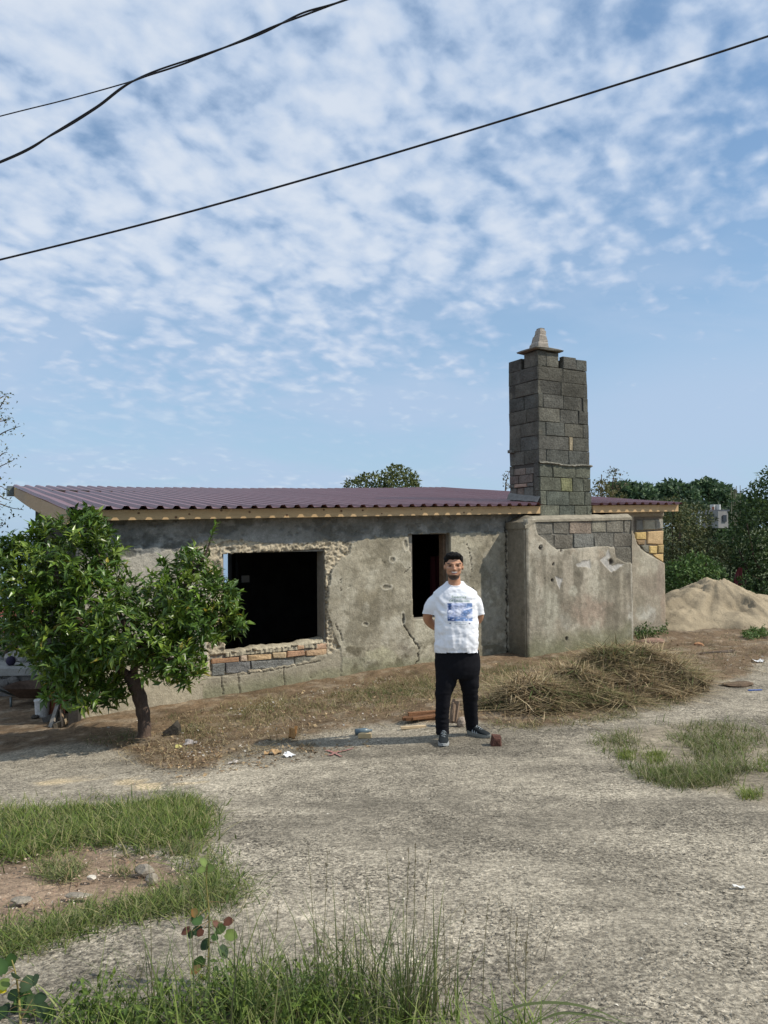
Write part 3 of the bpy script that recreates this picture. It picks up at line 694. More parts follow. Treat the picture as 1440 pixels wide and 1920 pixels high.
# red cloth and timber jamb behind the narrow opening
q0 = wp(806, 1165, -.62); V = []
for j in range(9):
    for i in range(7): V.append(q0 + E*(.03*i) + NN*(.02*math.sin(i*1.9+j*.2)) + UP*(j*.13))
mk('curtain', V, grid_faces(9, 7), material('dark_red_cloth', (.05, .008, .011), rough=.9), house, smooth=True)
V, F = boxv(W3(a_v1-.055, -.14, zs1), E*.05, -NN*.11, UP*(zt1-zs1+.01)); mk('timber_jamb', V, F, M_OLDWOOD, house, cols=np.tile([.17, .115, .075], (8, 1)))

# bricks and blocks laid bare under the big opening
def wall_piece(name, x0, y0, x1, y1, p, parent, mat, col, depth=.07, jit=.009, sl0=0.0, bevel=.009):
    qd = [wp(x0, y1+sl0, p), wp(x1, y1, p), wp(x1, y0, p), wp(x0, y0+sl0, p)]
    V, F = blockv(qd, NN, depth, bevel, jit)
    k = random.uniform(.8, 1.1); cc = (np.array(col)*.72+np.array([.37, .315, .24])*.28)*k
    return mk(name, V, F, mat, parent, cols=np.tile(cc, (len(V), 1))*np.array([random.uniform(.78, 1.15) for _ in V])[:, None])
for x0, y0, x1, y1, sl_, col in ((398, 1231, 449, 1240.5, 4, (.55, .29, .15)), (451, 1230, 463, 1239, 1, (.53, .40, .29)), (465, 1226, 510, 1236, 3, (.60, .40, .205)), (512, 1222, 537, 1232, 2, (.58, .43, .25)), (539, 1219, 571, 1229.5, 3, (.55, .30, .17)), (573.5, 1217, 612, 1227, 3, (.60, .39, .22)), (556, 1209.5, 571, 1217, 1, (.56, .34, .2)), (592, 1206.5, 613, 1216, 1.5, (.60, .37, .23))):
    wall_piece('brick', x0, y0, x1, y1, -.012, wall, M_BRICK, col, sl0=sl_)
for x0, y0, x1, y1, sl_, col in ((398, 1243, 421.5, 1266, 1, (.20, .225, .225)), (423.5, 1240, 470, 1260, 3, (.185, .20, .215)), (471.5, 1236, 551, 1250, 4, (.215, .235, .235)), (553, 1231, 592, 1243, 3, (.235, .24, .20))):
    wall_piece('block', x0, y0, x1, y1, -.02, wall, M_BLOCK, col, sl0=sl_)
for x0, y0, x1, y1, c_ in ((195, 1001, 212.5, 1045, (.215, .25, .225)),):
    wall_piece('block', x0, y0, x1, y1, .004, wall, M_BLOCK, c_)
# broken cement ledge of the sill
def sill():
    n = 64; xs = np.linspace(424, 612, n); V = []; C = []
    for i, x in enumerate(xs):
        yf = np.interp(x, [424, 500, 556, 612], [1224, 1217, 1211, 1205]) + 2.4*(float(vn(x*.12, 0., 9))-.5)
        a, z = on_wall(x, yf, -.005)
        lift = np.interp(x, [424, 440, 470, 480, 530, 560, 590, 600, 612], [.0, .010, .0, .025, .022, .02, .05, .055, .05])+.016*(vn(x*.09, x*0, 5)-.5)+random.uniform(-.003, .003)
        pf = -.012 + random.uniform(-.022, .004)
        for p, zz in ((pf, z-.05), (pf, z-.004), (-.07, z+lift*.55+.01), (-.17, z+lift+.01), (-.26, z+lift*1.1), (-.272, z-.06)):
            V.append(W3(a, p, zz)); C.append(np.array([.42, .375, .28])*random.uniform(.85, 1.15))
    return V, grid_faces(n, 6), C
V, F, C = sill(); mk('sill', V, F, M_PLASTER, house, cols=C, smooth=False)
# stones at the right-hand corner
for pts, col in STONES:
    qd = [wp(x, y, -.006) for x, y in (pts[3], pts[2], pts[1], pts[0])]
    V, F = blockv(qd, NN, .07, .016, .008); mk('stone', V, F, M_BRICK, wall, cols=np.tile(np.array(col), (len(V), 1)))

# ---- fireplace block
fire = skin('fireplace_block', AB0, AB1, -.35, 2.5, .0125, PB, bump_feat, M_PLASTER, house)
def side_feat(flip):
    def f(A, Z, px, py):
        n1 = fbm(A*6, Z*6, 401)-.5; n2 = fbm(A*22, Z*22, 403)-.5
        c = np.zeros((len(A), 3)) + np.array([.27, .245, .195]); c = paint(c, sst(n1, .02, .2)*.6, [.20, .18, .14]); c = paint(c, 1-sst(Z, -.1, .45), [.15, .14, .10])
        return .01*n1+.006*n2, c, Z > 9
    return f
def side_wall(a, sgn):
    nz, npp = 90, 16; zz = np.linspace(-.35, ZB_TOP(a)-.05, nz); pp = np.linspace(-.02, PB+.002, npp); Z, P_ = np.meshgrid(zz, pp, indexing='ij'); Z = Z.ravel(); P_ = P_.ravel()
    n1 = fbm(P_*6, Z*6, 401)-.5; n2 = fbm(P_*22, Z*22, 403)-.5
    edge = sst(PB-P_, 0, .05); off = (.012*n1+.008*n2)*edge
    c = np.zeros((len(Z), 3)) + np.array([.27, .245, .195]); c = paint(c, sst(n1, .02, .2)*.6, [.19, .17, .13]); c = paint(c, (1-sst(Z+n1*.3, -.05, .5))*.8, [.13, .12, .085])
    V = W3(np.full(len(Z), a)+sgn*off*0-.0 + sgn*off, P_, Z); F = grid_faces(nz, npp)
    if sgn < 0: F = F[:, ::-1]
    mk('side_face', V, F, M_PLASTER, fire, cols=c, smooth=True)
side_wall(AB0+.003, -1); side_wall(AB1-.003, 1)
# cement cap of the block, rounded at the left front corner
na, npp = 60, 12; aa = np.linspace(AB0-.015, AB1+.01, na); pp = np.linspace(-.06, PB+.012, npp); V = []; C = []
for a in aa:
    for p in pp:
        z = ZB_TOP(a)+.012; e = min(a-AB0, .35)/.35
        z += .035*(fbm(a*5, p*5, 411)-.5) + .03*(p < PB-.06)
        z -= .10*(1-sst(a-AB0, -.02, .22))*(1.0)
        z -= .03*(p > PB-.02)
        V.append(W3(a, p, z)); C.append(np.array([.30, .27, .21])*(.8+.4*fbm(a*9, p*9, 413)))
nv = len(V); V = V + [W3(a, p, ZB_TOP(a)-.06-.10*(1-float(sst(a-AB0, -.02, .22)))) for a in aa for p in pp]; C = C + C
F = [grid_faces(na, npp)[:, ::-1], grid_faces(na, npp)+nv]
rim = []
for i in range(na-1): rim += [(i*npp+npp-1, (i+1)*npp+npp-1, (i+1)*npp+npp-1+nv, i*npp+npp-1+nv), ((i+1)*npp, i*npp, i*npp+nv, (i+1)*npp+nv)]
for j in range(npp-1): rim += [(j, j+1, j+1+nv, j+nv), ((na-1)*npp+j+1, (na-1)*npp+j, (na-1)*npp+j+nv, (na-1)*npp+j+1+nv)]
F.append(np.array(rim)); mk('cement_cap', V, F, M_PLASTER, fire, cols=C, smooth=False)
GREY = [(.165, .165, .142), (.18, .175, .148), (.155, .16, .143), (.19, .183, .15), (.17, .162, .135)]
for r_, row in enumerate(BUMPBLOCKS):
    for i, (x0, y0, x1, y1) in enumerate(row):
        col = (.215, .165, .13) if (r_ == 0 and i == 2) else ((.21, .205, .16) if (r_, i) == (0, 3) else ((.165, .182, .175) if (r_, i) == (1, 2) else random.choice(GREY)))
        wall_piece('block', x0, y0, x1, y1, PB-.009, fire, M_BLOCK, col, depth=.06, jit=.008, bevel=.007)

# ---- chimney
CP = .20; chim_core_p1 = -.55
CA0 = float(on_wall(1011, 900, CP)[0]); CA1 = float(on_wall(1108, 900, CP)[0])
Z0 = ZB_TOP(1.0)-.02
# the shaft narrows slightly upwards
def ca(z): 
    t = (z-Z0)/2.6; return CA0+.002*t+.0, CA1-.055*t
ZT = float(on_wall(1055, 691, CP)[1])              # top of the full courses at the front
g = G(); 
for k in range(2):
    pass
a0, a1 = ca(1.5+Z0); V, F = wallbox(CA0+.025, CA1-.075, CP-.02, chim_core_p1+.02, Z0-.05, ZT-.12)
chim = mk('chimney', V, F, M_MORTAR, house)
rc = random.Random(5)
CH = (ZT-Z0)/11.0
def cblock(side, s0, s1, z0, z1, col, dp=0.0, parent=None, mat=None):
    """one block of the chimney: side f/l/r/b, s along that side, z range"""
    A0, A1 = ca((z0+z1)/2); P0, P1 = CP, chim_core_p1
    gp = .003
    s0 += gp; s1 -= gp; z0 += gp; z1 -= gp
    if side == 'f': qd = [W3(A0+s0, P0+dp, z0), W3(A0+s1, P0+dp, z0), W3(A0+s1, P0+dp, z1), W3(A0+s0, P0+dp, z1)]; n_ = NN
    elif side == 'b': qd = [W3(A1-s0, P1-dp, z0), W3(A1-s1, P1-dp, z0), W3(A1-s1, P1-dp, z1), W3(A1-s0, P1-dp, z1)]; n_ = -NN
    elif side == 'l': qd = [W3(A0-dp, P1+s0, z0), W3(A0-dp, P1+s1, z0), W3(A0-dp, P1+s1, z1), W3(A0-dp, P1+s0, z1)]; n_ = -E
    else: qd = [W3(A1+dp, P0-s0, z0), W3(A1+dp, P0-s1, z0), W3(A1+dp, P0-s1, z1), W3(A1+dp, P0-s0, z1)]; n_ = E
    V, F = blockv(qd, n_, .085, .008, .005, rc)
    return mk('block', V, F, mat or M_BLOCK, parent or chim, cols=np.tile(np.array(col)*rc.uniform(.86, 1.14), (len(V), 1))*np.array([rc.uniform(.82, 1.15) for _ in V])[:, None])
CGREY = [(.128, .125, .103), (.115, .112, .096), (.142, .136, .11), (.12, .122, .106), (.132, .126, .102)]
FRONT = {0: [.36, .66, .90], 1: [.12, .55, .86], 2: [.40, .62, .84], 3: [.25, .70], 4: [.14, .58, .93], 5: [.59, .665], 6: [.14, .50, .88], 7: [.42, .8], 8: [.09, .50, .86, .9], 9: [.46], 10: [.50]}
for k in range(11):
    z0 = Z0+k*CH; z1 = z0+CH; A0, A1 = ca(z0+CH/2); L = A1-A0
    dp = .018 if k < 4 else 0.0
    cuts = [0]+[f_*L for f_ in FRONT[k]]+[L]
    for i in range(len(cuts)-1):
        if cuts[i+1]-cuts[i] < .05: continue
        col = rc.choice(CGREY)
        if k == 2 and i == 1: col = (.24, .225, .13)
        if k == 5 and i == 1: col = (.36, .30, .20)
        if k == 8 and i == 2: col = (.155, .15, .125)
        if k >= 8: col = tuple(np.array(col)*.9)
        if k in (0, 1, 2, 3): col = tuple(np.array(col)*np.array([1.10, 1.18, 1.10]))
        cblock('f', cuts[i], cuts[i+1], z0, z1, col, dp+rc.uniform(-.004, .006))
    Ls = CP-chim_core_p1
    off = [.42, .60, .5, .55, .5, .38, .40, .62, .52, .22, .40][k]
    for s0, s1 in ((0, off*Ls), (off*Ls, Ls)):
        if k in (0, 1, 2, 3) and s0 > 0: 
            cblock('l', max(s0, Ls*.84), s1, z0, z1, rc.choice(CGREY), dp*.5); s1 = Ls*.84
        if k in (0, 1, 2, 3): continue
        cblock('l', s0, s1, z0, z1, rc.choice(CGREY), rc.uniform(-.004, .006))
    for sd, LL in (('r', Ls), ('b', L)):
        o_ = rc.uniform(.35, .65)
        cblock(sd, 0, o_*LL, z0, z1, rc.choice(CGREY)); cblock(sd, o_*LL, LL, z0, z1, rc.choice(CGREY))
# lower left flank: older rubble with reddish stones
zq = Z0
for z0, z1, cells in ((Z0+.10, Z0+.215, [(.02, .19, (.34, .27, .2)), (.20, .41, (.40, .30, .23)), (.42, .61, (.42, .32, .26))]), (Z0+.22, Z0+.345, [(.0, .12, (.16, .15, .13)), (.13, .60, (.40, .265, .185))]),
                      (Z0+.35, Z0+.53, [(.0, .17, (.19, .17, .14)), (.18, .36, (.24, .19, .15)), (.37, .61, (.2, .195, .165))]), (Z0+.535, Z0+.60, [(.0, .12, (.18, .17, .14)), (.13, .44, (.37, .265, .2)), (.45, .61, (.17, .16, .14))]),
                      (Z0+.605, Z0+.74, [(.0, .22, (.22, .175, .145)), (.23, .58, (.24, .20, .165))]), (Z0+.745, Z0+.86, [(.0, .10, (.18, .175, .15)), (.11, .40, (.25, .21, .17)), (.41, .61, (.19, .18, .155))])):
    for s0, s1, col in cells: cblock('l', s0, s1, z0, z1, col, rc.uniform(-.012, .012), mat=M_BRICK if col[0] > .3 else M_BLOCK)
# mortar string course where the lower shaft ends
n = 40; V = []; C = []
for i in range(n):
    t = i/(n-1); zc = Z0+4*CH+.012*math.sin(t*9)+rc.uniform(-.006, .006)-.02*t; h = .016+rc.uniform(0, .012); dpp = .04+rc.uniform(0, .02)
    for p, zz in ((CP-.01, zc+h), (CP+dpp*.7, zc+h*.7), (CP+dpp, zc-h*.3), (CP-.01, zc-h)): V.append(W3(CA0-.02+(CA1-CA0+.03)*t, p, zz)); C.append((.2, .19, .155))
mk('mortar_ledge', V, grid_faces(n, 4)[:, ::-1], M_BLOCK, chim, cols=C)
V, F = boxv(W3(CA0-.07, chim_core_p1+.04, Z0+4*CH+.22), E*.09, NN*.10, UP*.05); mk('stone', V, F, M_BLOCK, chim, cols=np.tile([.17, .17, .15], (8, 1)))
# broken top course
zt = ZT; A0, A1 = ca(zt+.1); L = A1-A0
cblock('f', 0, .18, zt, zt+.255, CGREY[0]); cblock('f', .18, .46, zt, zt+.245, CGREY[2]); cblock('f', .56, .86, zt, zt+.21, CGREY[1]); cblock('f', .86, L, zt, zt+.19, CGREY[3])
Ls = CP-chim_core_p1
cblock('l', 0, .33, zt, zt+.20, CGREY[1]); cblock('l', .41, Ls, zt, zt+.255, CGREY[4]); cblock('r', 0, .3, zt, zt+.18, CGREY[0]); cblock('r', .32, .6, zt, zt+.20, CGREY[2]); cblock('b', 0, .4, zt, zt+.15, CGREY[0]); cblock('b', .4, .9, zt, zt+.2, CGREY[1])
V, F = wallbox(A0+.04, A0+.44, CP-.04, CP-.38, zt-.1, zt+.24); mk('flue_fill', V, F, M_MORTAR, chim)
V, F = wallbox(A0+.60, A1-.04, CP-.04, CP-.28, zt-.1, zt+.17); mk('flue_fill', V, F, M_MORTAR, chim)
zc = zt+.262
n = 7; V = []; 
for lay, (gr, zz) in enumerate(((0.0, zc), (.012, zc+.026), (-.05, zc+.05))):
    for a_, p_ in ((A0-.07, CP-.42), (A0+.15, CP-.43), (A0+.50, CP-.43), (A0+.515, CP-.2), (A0+.50, CP+.055), (A0+.2, CP+.07), (A0-.07, CP+.06), (A0-.09, CP-.2)):
        V.append(W3(a_+np.sign(a_-A0-.2)*gr+rc.uniform(-.012, .012), p_+np.sign(p_-CP+.2)*gr+rc.uniform(-.012, .012), zz+rc.uniform(-.006, .006)))
F = [tuple(range(8))] + [(k*8+i, k*8+(i+1) % 8, (k+1)*8+(i+1) % 8, (k+1)*8+i) for k in range(2) for i in range(8)] + [tuple(16+i for i in range(8))[::-1]]
F = [f[::-1] for f in F]
mk('cap_slab', V, F, M_PLASTER, chim, cols=np.tile([.20, .19, .16], (len(V), 1)))
# stepped finial of stacked stones
zf = zc+.05
ca_, cp_ = A0+.20, CP-.185
lays = [(.118, .108, .095), (.104, .094, .032), (.098, .088, .05), (.084, .078, .045), (.074, .066, .028), (.066, .060, .065), (.050, .046, .035)]
for i, (hw, hw2, h) in enumerate(lays):
    sh = -.0+.006*i
    col = np.array([.36, .32, .27])*rc.uniform(.85, 1.1)
    V = np.array([W3(ca_+sh+sa*hw*s+rc.uniform(-.006, .006), cp_+sp*hw*s+rc.uniform(-.006, .006), zf+z) for z, s in ((0, 1.0), (h*.8, hw2/hw*1.02), (h, hw2/hw*.95)) for sa, sp in ((-1, -1), (1, -1), (1, 1), (-1, 1))])
    F = [(0, 1, 2, 3)] + [(k*4+j, k*4+(j+1) % 4, k*4+4+(j+1) % 4, k*4+4+j) for k in range(2) for j in range(4)] + [(8, 9, 10, 11)[::-1]]
    mk('stone', V, [f[::-1] for f in F], M_ROCK, chim, cols=np.tile(col, (len(V), 1))); zf += h+.002
# cement flashing where the flank meets the roof
V = []
for i in range(9):
    t = i/8; p = chim_core_p1+.0+(CP+.03-chim_core_p1)*t
    zr = roof_z(CA0, p)+.02
    for a, zz in ((CA0-.004, zr+.15-.03*t), (CA0-.03, zr+.12-.03*t), (CA0-.07, zr+.035)): V.append(W3(a, p, zz+rc.uniform(-.006, .006)))
mk('cement_flashing', V, grid_faces(9, 3), M_PLASTER, chim, cols=np.tile([.22, .215, .20], (len(V), 1)))
# patch of render at the same place
A_L2 = A_LEFT-.30
# ---- roof
roof_base = None
PITCHW = .20
def rib_profile(a0, a1):
    """points (a, dz) of trapezoid ribs between a0 and a1"""
    out = []; k0 = math.floor(a0/PITCHW)
    for k in range(k0, int(a1/PITCHW)+2):
        c = k*PITCHW
        for da, dz in ((-.052, 0), (-.024, .036), (.024, .036), (.052, 0)): out.append((c+da, dz))
    pts = [(a, z) for a, z in out if a0 < a < a1]
    return [(a0, 0.0)]+pts+[(a1, 0.0)]
A_ROOF0 = -6.66
roof = mk('roof', *wallbox(A_ROOF0+.25, CA0-.12, .30, -.10, eave_z(-4)-.60, eave_z(-4)-.599), M_INSIDE, house) if False else None
def sheet(a0, a1, p0, p1, lift, parent):
    pr = rib_profile(a0, a1); n = len(pr); pp = np.linspace(p0, p1, 9); V = []
    for p in pp:
        for a, dz in pr: V.append(W3(a, p, roof_z(a, p)+dz+lift+.004*math.sin(a*3+p*2)))
    F = grid_faces(len(pp), n)
    return mk('roof_sheet', V, F, M_ROOF, parent, smooth=False)
# rafters / underside carry the sheets: the boarded deck is the roof part itself
def deck(a0, a1, p0, p1):
    V = [W3(a, p, roof_z(a, p)-d_) for d_ in (.012, .10) for a, p in ((a0, p0), (a1, p0), (a1, p1), (a0, p1))]
    return np.array(V), [(0, 1, 2, 3), (4, 5, 6, 7)[::-1], (0, 4, 5, 1), (1, 5, 6, 2), (2, 6, 7, 3), (3, 7, 4, 0)]
g = G(); 
for a0, a1, p0, p1 in ((A_ROOF0+.32, CA0-.03, PE-.06, -DEEP+.3), (CA0-.03, CA1+.05, chim_core_p1-.06, -DEEP+.3), (CA1+.05, A_END-.1, PE-.06, -DEEP+.3)): g.add(*deck(a0, a1, p0, p1), c=(.42, .30, .17))
roof = g.mk('roof', M_WOOD, house)
a = A_ROOF0; k = 0
while a < A_END-.02:
    a1 = min(a+1.0, A_END)
    p0 = PE+.091+random.uniform(-.008, .008)
    segs = [(a, a1, p0)]
    if a < CA0 < a1 or a < CA1 < a1 or (a >= CA0 and a1 <= CA1):
        segs = []
        if a < CA0: segs.append((a, CA0+.012, p0))
        segs.append((max(a, CA0-.0), min(a1, CA1+.03), chim_core_p1-.05))
        if a1 > CA1: segs.append((CA1+.03, a1, p0))
    for s0, s1, pf in segs: 
        if s1-s0 > .02: sheet(s0, s1, pf, -DEEP, .002+.003*(k % 2), roof)
    a = a1; k += 1
# fascia boards
def board(name, a0, a1, p0, p1, dz0, dz1, col, parent):
    n = 24; V = []
    for a_ in np.linspace(a0, a1, n):
        for p, dz in ((p0, dz0), (p0, dz1), (p1, dz1), (p1, dz0)): V.append(W3(a_, p, eave_z(a_)+dz))
    F = [(i*4+j, i*4+(j+1) % 4, i*4+4+(j+1) % 4, i*4+4+j) for i in range(n-1) for j in range(4)] + [(0, 1, 2, 3)[::-1], tuple((n-1)*4+j for j in range(4))]
    C = np.tile(np.asarray(col, float), (len(V), 1))
    return mk(name, V, F, M_WOOD, parent, cols=C)
aj = float(on_wall(600, 965, .42)[0])
for s0, s1, cc in ((A_ROOF0+.30, -3.1, (.50, .335, .165)), (-3.097, CA0-.004, (.53, .365, .19)), (CA1+.03, A_END, (.53, .36, .185))):
    board('fascia_board', s0, s1, PE, PE-.035, .002, .122, cc, roof)
# knots in the boards
g = G(); 
for x, y in ((260, 962), (355, 964), (415, 957), (468, 960), (538, 966), (607, 956), (640, 958), (680, 957), (716, 963), (790, 955), (885, 956), (957, 953), (330, 970), (870, 961)):
    q = wp(x, y, PE+.0015); r_ = random.uniform(.010, .016); a_ = np.arange(8)*np.pi/4
    g.add(np.vstack([q[None], q + np.cos(a_)[:, None]*E*r_*1.2 + np.sin(a_)[:, None]*UP*r_]), [(0, 1+i, 1+(i+1) % 8) for i in range(8)], (.16, .08, .035))
o = g.mk('wood_knots', M_WOOD, roof); o['kind'] = 'stuff'
# verge board and box end of the ridge at the left gable
n = 14; V = []; C = []
for i in range(n):
    p = PE+(-DEEP+.25-PE)*i/(n-1); dpt = .17+.05*math.sin(i/(n-1)*3)
    for da, dz in ((0, -.012), (0, -.012-dpt), (.032, -.012-dpt), (.032, -.012)): V.append(W3(A_ROOF0+.012+da, p, roof_z(A_ROOF0, p)+dz)); C.append((.42, .29, .155))
F = [(i*4+j, i*4+(j+1) % 4, i*4+4+(j+1) % 4, i*4+4+j) for i in range(n-1) for j in range(4)] + [(0, 1, 2, 3)[::-1], tuple((n-1)*4+j for j in range(4))]
mk('verge_board', V, [f[::-1] for f in F], M_WOOD, roof, cols=C)
V, F = wallbox(A_ROOF0-.10, A_ROOF0+.35, -DEEP+.20, -DEEP-.10, roof_z(A_ROOF0, -DEEP)-.20, roof_z(A_ROOF0, -DEEP)-.006); mk('gutter_end', V, F, M_METAL, roof)

# ------------------------------------------------------------------ plants: shared builders
def nrm(v): return v/(np.linalg.norm(v, axis=-1, keepdims=True)+1e-9)
def leaf_arrays(P, D, NV, L, Wd, C, fold=.25, droop=.18):
    P = np.asarray(P, float); D = nrm(np.asarray(D, float)); S = nrm(np.cross(D, NV)); Nn = np.cross(S, D)
    L = np.asarray(L, float)[:, None]; Wd = np.asarray(Wd, float)[:, None]; n = len(P)
    mid = P + D*L*.48 + Nn*L*.04
    V = np.stack([P, mid + S*Wd*.5 + Nn*Wd*fold, mid, mid - S*Wd*.5 + Nn*Wd*fold, P + D*L - Nn*L*droop], 1).reshape(-1, 3)
    b = np.arange(n)[:, None, None]*5; F = (b + np.array([(0, 2, 1), (0, 3, 2), (1, 2, 4), (2, 3, 4)])[None]).reshape(-1, 3)
    return V, F, np.repeat(C, 5, 0)
def blade_arrays(P, H, az, lean, bend, Wd, C, tip=1.15):
    n = len(P); t = np.array([0, .35, .7, 1.0]); dirv = np.stack([np.cos(az), np.sin(az), np.zeros(n)], 1)
    fa = az + np.pi/2 + RNG.uniform(-.9, .9, n); sv = np.stack([np.cos(fa), np.sin(fa), np.zeros(n)], 1)
    V = []; CC = []
    for k, tt in enumerate(t):
        hor = (H*(lean*tt+bend*tt*tt))[:, None]; ver = (H*(tt - .38*bend*tt*tt - .25*lean*lean*tt))[:, None]
        c = P + dirv*hor + UP*np.maximum(ver, .004)
        w = (Wd*(1-tt**1.6)*.5)[:, None]
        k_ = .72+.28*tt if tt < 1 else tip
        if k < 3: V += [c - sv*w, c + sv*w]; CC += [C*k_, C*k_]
        else: V.append(c); CC.append(C*k_)
    V = np.stack(V, 1).reshape(-1, 3); CC = np.stack(CC, 1).reshape(-1, 3)
    b = np.arange(n)[:, None, None]*7
    F = (b + np.array([(0, 1, 3), (0, 3, 2), (2, 3, 5), (2, 5, 4), (4, 5, 6)])[None]).reshape(-1, 3)
    return V, F, CC
def in_poly(pts, n, ymax=1e9):
    pts = np.asarray(pts, float); lo = pts.min(0); hi = pts.max(0); out = np.zeros((0, 2))
    while len(out) < n:
        q = RNG.uniform(lo, hi, (n*3, 2)); out = np.vstack([out, q[sdpoly(q[:, 0], q[:, 1], pts) < 0]])
    return out[:n]
def pick(pal, n): return np.asarray(pal)[RNG.integers(0, len(pal), n)]*RNG.uniform(.75, 1.25, (n, 1))
def grass(name, polys, hmin, hmax, pal, label, cat='grass', lean=.35, bend=.5, w=.006, mat=None, clump=.06, lift=0, zof=None):
    g = G()
    for pts, n in polys:
        nc = max(3, n//9); q = in_poly(pts, nc); B = ground_at(q[:, 0], q[:, 1])
        idx = RNG.integers(0, nc, n); P = B[idx] + np.concatenate([RNG.normal(0, clump, (n, 2)), np.zeros((n, 1))], 1)
        P[:, 2] = gz(P[:, 0], P[:, 1]) - .01 + lift
        hc = RNG.uniform(hmin, hmax, nc)[idx]*RNG.uniform(.5, 1.15, n)
        az = RNG.uniform(0, 6.283, n); C = pick(pal, n)
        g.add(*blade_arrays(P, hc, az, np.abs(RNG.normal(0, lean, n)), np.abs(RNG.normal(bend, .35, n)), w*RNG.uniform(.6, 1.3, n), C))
    o = g.mk(name, mat or M_GRASS, smooth=False); return tag(o, label, cat, kind='stuff')
def ell_points(E_, n, shell=.55):
    """random points in ellipsoids [(centre, radii)], towards their outside; also the outward direction"""
    vol = np.array([np.prod(r)**(2/3) for c, r in E_]); ix = RNG.choice(len(E_), n, p=vol/vol.sum())
    Cc = np.array([c for c, r in E_])[ix]; Rr = np.array([r for c, r in E_])[ix]
    d = nrm(RNG.normal(0, 1, (n, 3))); rad = RNG.uniform(shell, 1.0, n)[:, None]
    P = Cc + d*Rr*rad
    ins = np.zeros(n)
    for c, r in E_: ins += (np.sum(((P-c)/(np.asarray(r)*.80))**2, 1) < 1)
    deep = ins > np.where(rad[:, 0] < .80, 1, 0)
    return P, nrm(d/Rr), deep
def crown(E_, n, leaf, width, pal, shell=.5, upb=.3, tuft=1, spread=.0, fold=.2, droop=.2, keep_deep=.35, jitter=.8):
    P, O, deep = ell_points(E_, n, shell); k = ~deep | (RNG.random(n) < keep_deep); P = P[k]; O = O[k]
    if tuft > 1:
        P = np.repeat(P, tuft, 0); O = np.repeat(O, tuft, 0); P = P + RNG.normal(0, spread, P.shape)
    m = len(P); D = nrm(O*.7 + UP*upb + RNG.normal(0, jitter, (m, 3))); NV = nrm(RNG.normal(0, .6, (m, 3)) + UP*.8 + O*.5)
    return leaf_arrays(P, D, NV, leaf*RNG.uniform(.65, 1.25, m), width*RNG.uniform(.7, 1.2, m), pick(pal, m), fold, droop)

def px_ell(lst, D, sc=None):
    """ellipsoids given as (px, py, rx, ry, depth offset, depth radius)"""
    out = []
    for x, y, rx, ry, dd, rd in lst:
        c = at(x, y, D+dd); k = (D+dd)/FPX; out.append((c, np.array([rx*k, rd, ry*k])))
    return out

# ------------------------------------------------------------------ the orange tree in front of the wall
TB = G1(270, 1384)
tree = thing('orange_tree', 'dense dark green citrus tree with bent trunk before the left end of the house', 'tree', TB)
TD = float(TB[1])
def tp(x, y, dd=0): return at(x, y, TD+dd)
trunk_pts = [np.array(TB)-UP*.06, tp(271, 1365), tp(268, 1335), tp(261, 1305), tp(252, 1282), tp(243, 1262, .02)]
sp_ = spline(trunk_pts, 22); rr = np.interp(np.linspace(0, 1, 22), [0, .08, .2, .5, .8, 1], [.105, .075, .066, .070, .078, .070])
rr = rr*(1+.08*np.sin(np.arange(22)*1.7))
V, F = tube(sp_, rr, 14); V = V + (.010*(fbm(V[:, 0]*14+V[:, 1]*9, V[:, 2]*9, 501)-.5))[:, None]*nrm(V-sp_.mean(0))
mk('trunk', V, F, M_BARK, tree, smooth=True)
for pts, r0 in (([(246, 1272, 0), (225, 1255, -.03), (195, 1225, -.1), (160, 1180, -.15), (120, 1120, -.2), (100, 1050, -.1)], .055), ([(252, 1280, .0), (252, 1250, .06), (270, 1205, .1), (310, 1150, .1), (350, 1090, .05), (362, 1050, .0)], .05),
                ([(225, 1255, -.03), (200, 1250, .1), (150, 1235, .25), (100, 1215, .3)], .03), ([(252, 1250, .06), (240, 1190, -.1), (215, 1130, -.15), (190, 1060, -.1), (170, 990, 0)], .035), ([(270, 1205, .1), (320, 1195, .25), (390, 1170, .3), (430, 1160, .25)], .028),
                ([(195, 1225, -.1), (150, 1260, -.25), (120, 1290, -.3)], .02), ([(350, 1090, .05), (385, 1040, .1), (398, 1000, .1), (408, 982, .08)], .015), ([(245, 1262, 0), (275, 1240, -.3), (330, 1235, -.4), (370, 1250, -.4)], .022)):
    s_ = spline([tp(*q) for q in pts], 16); V, F = tube(s_, np.linspace(r0, r0*.25, 16), 8); mk('branch', V, F, M_BARK, tree, smooth=True)
LOBES = [(125, 1048, 108, 78, -.05, .55), (60, 1085, 85, 80, -.15, .5), (60, 1160, 70, 65, -.1, .5), (160, 1130, 105, 85, -.2, .62), (345, 1108, 66, 66, -.05, .55), (378, 1130, 70, 72, .0, .5), (412, 1168, 44, 40, .0, .4), (265, 1160, 95, 78, -.15, .68),
         (245, 1190, 105, 62, -.25, .6), (140, 1225, 85, 70, -.2, .6), (150, 1285, 62, 40, -.2, .5), (185, 1300, 46, 28, -.25, .4), (330, 1230, 62, 45, -.25, .5), (355, 1268, 34, 28, -.3, .3), (170, 985, 38, 36, -.05, .3), (362, 1052, 30, 36, .0, .28), (20, 1040, 48, 42, -.1, .35), (110, 1160, 70, 80, -.2, .5), (282, 1255, 26, 20, -.35, .2)]
EL = px_ell(LOBES, TD)
OPAL = [(.095, .165, .019), (.066, .125, .016), (.125, .20, .024), (.078, .145, .022), (.175, .245, .034), (.05, .097, .014)]
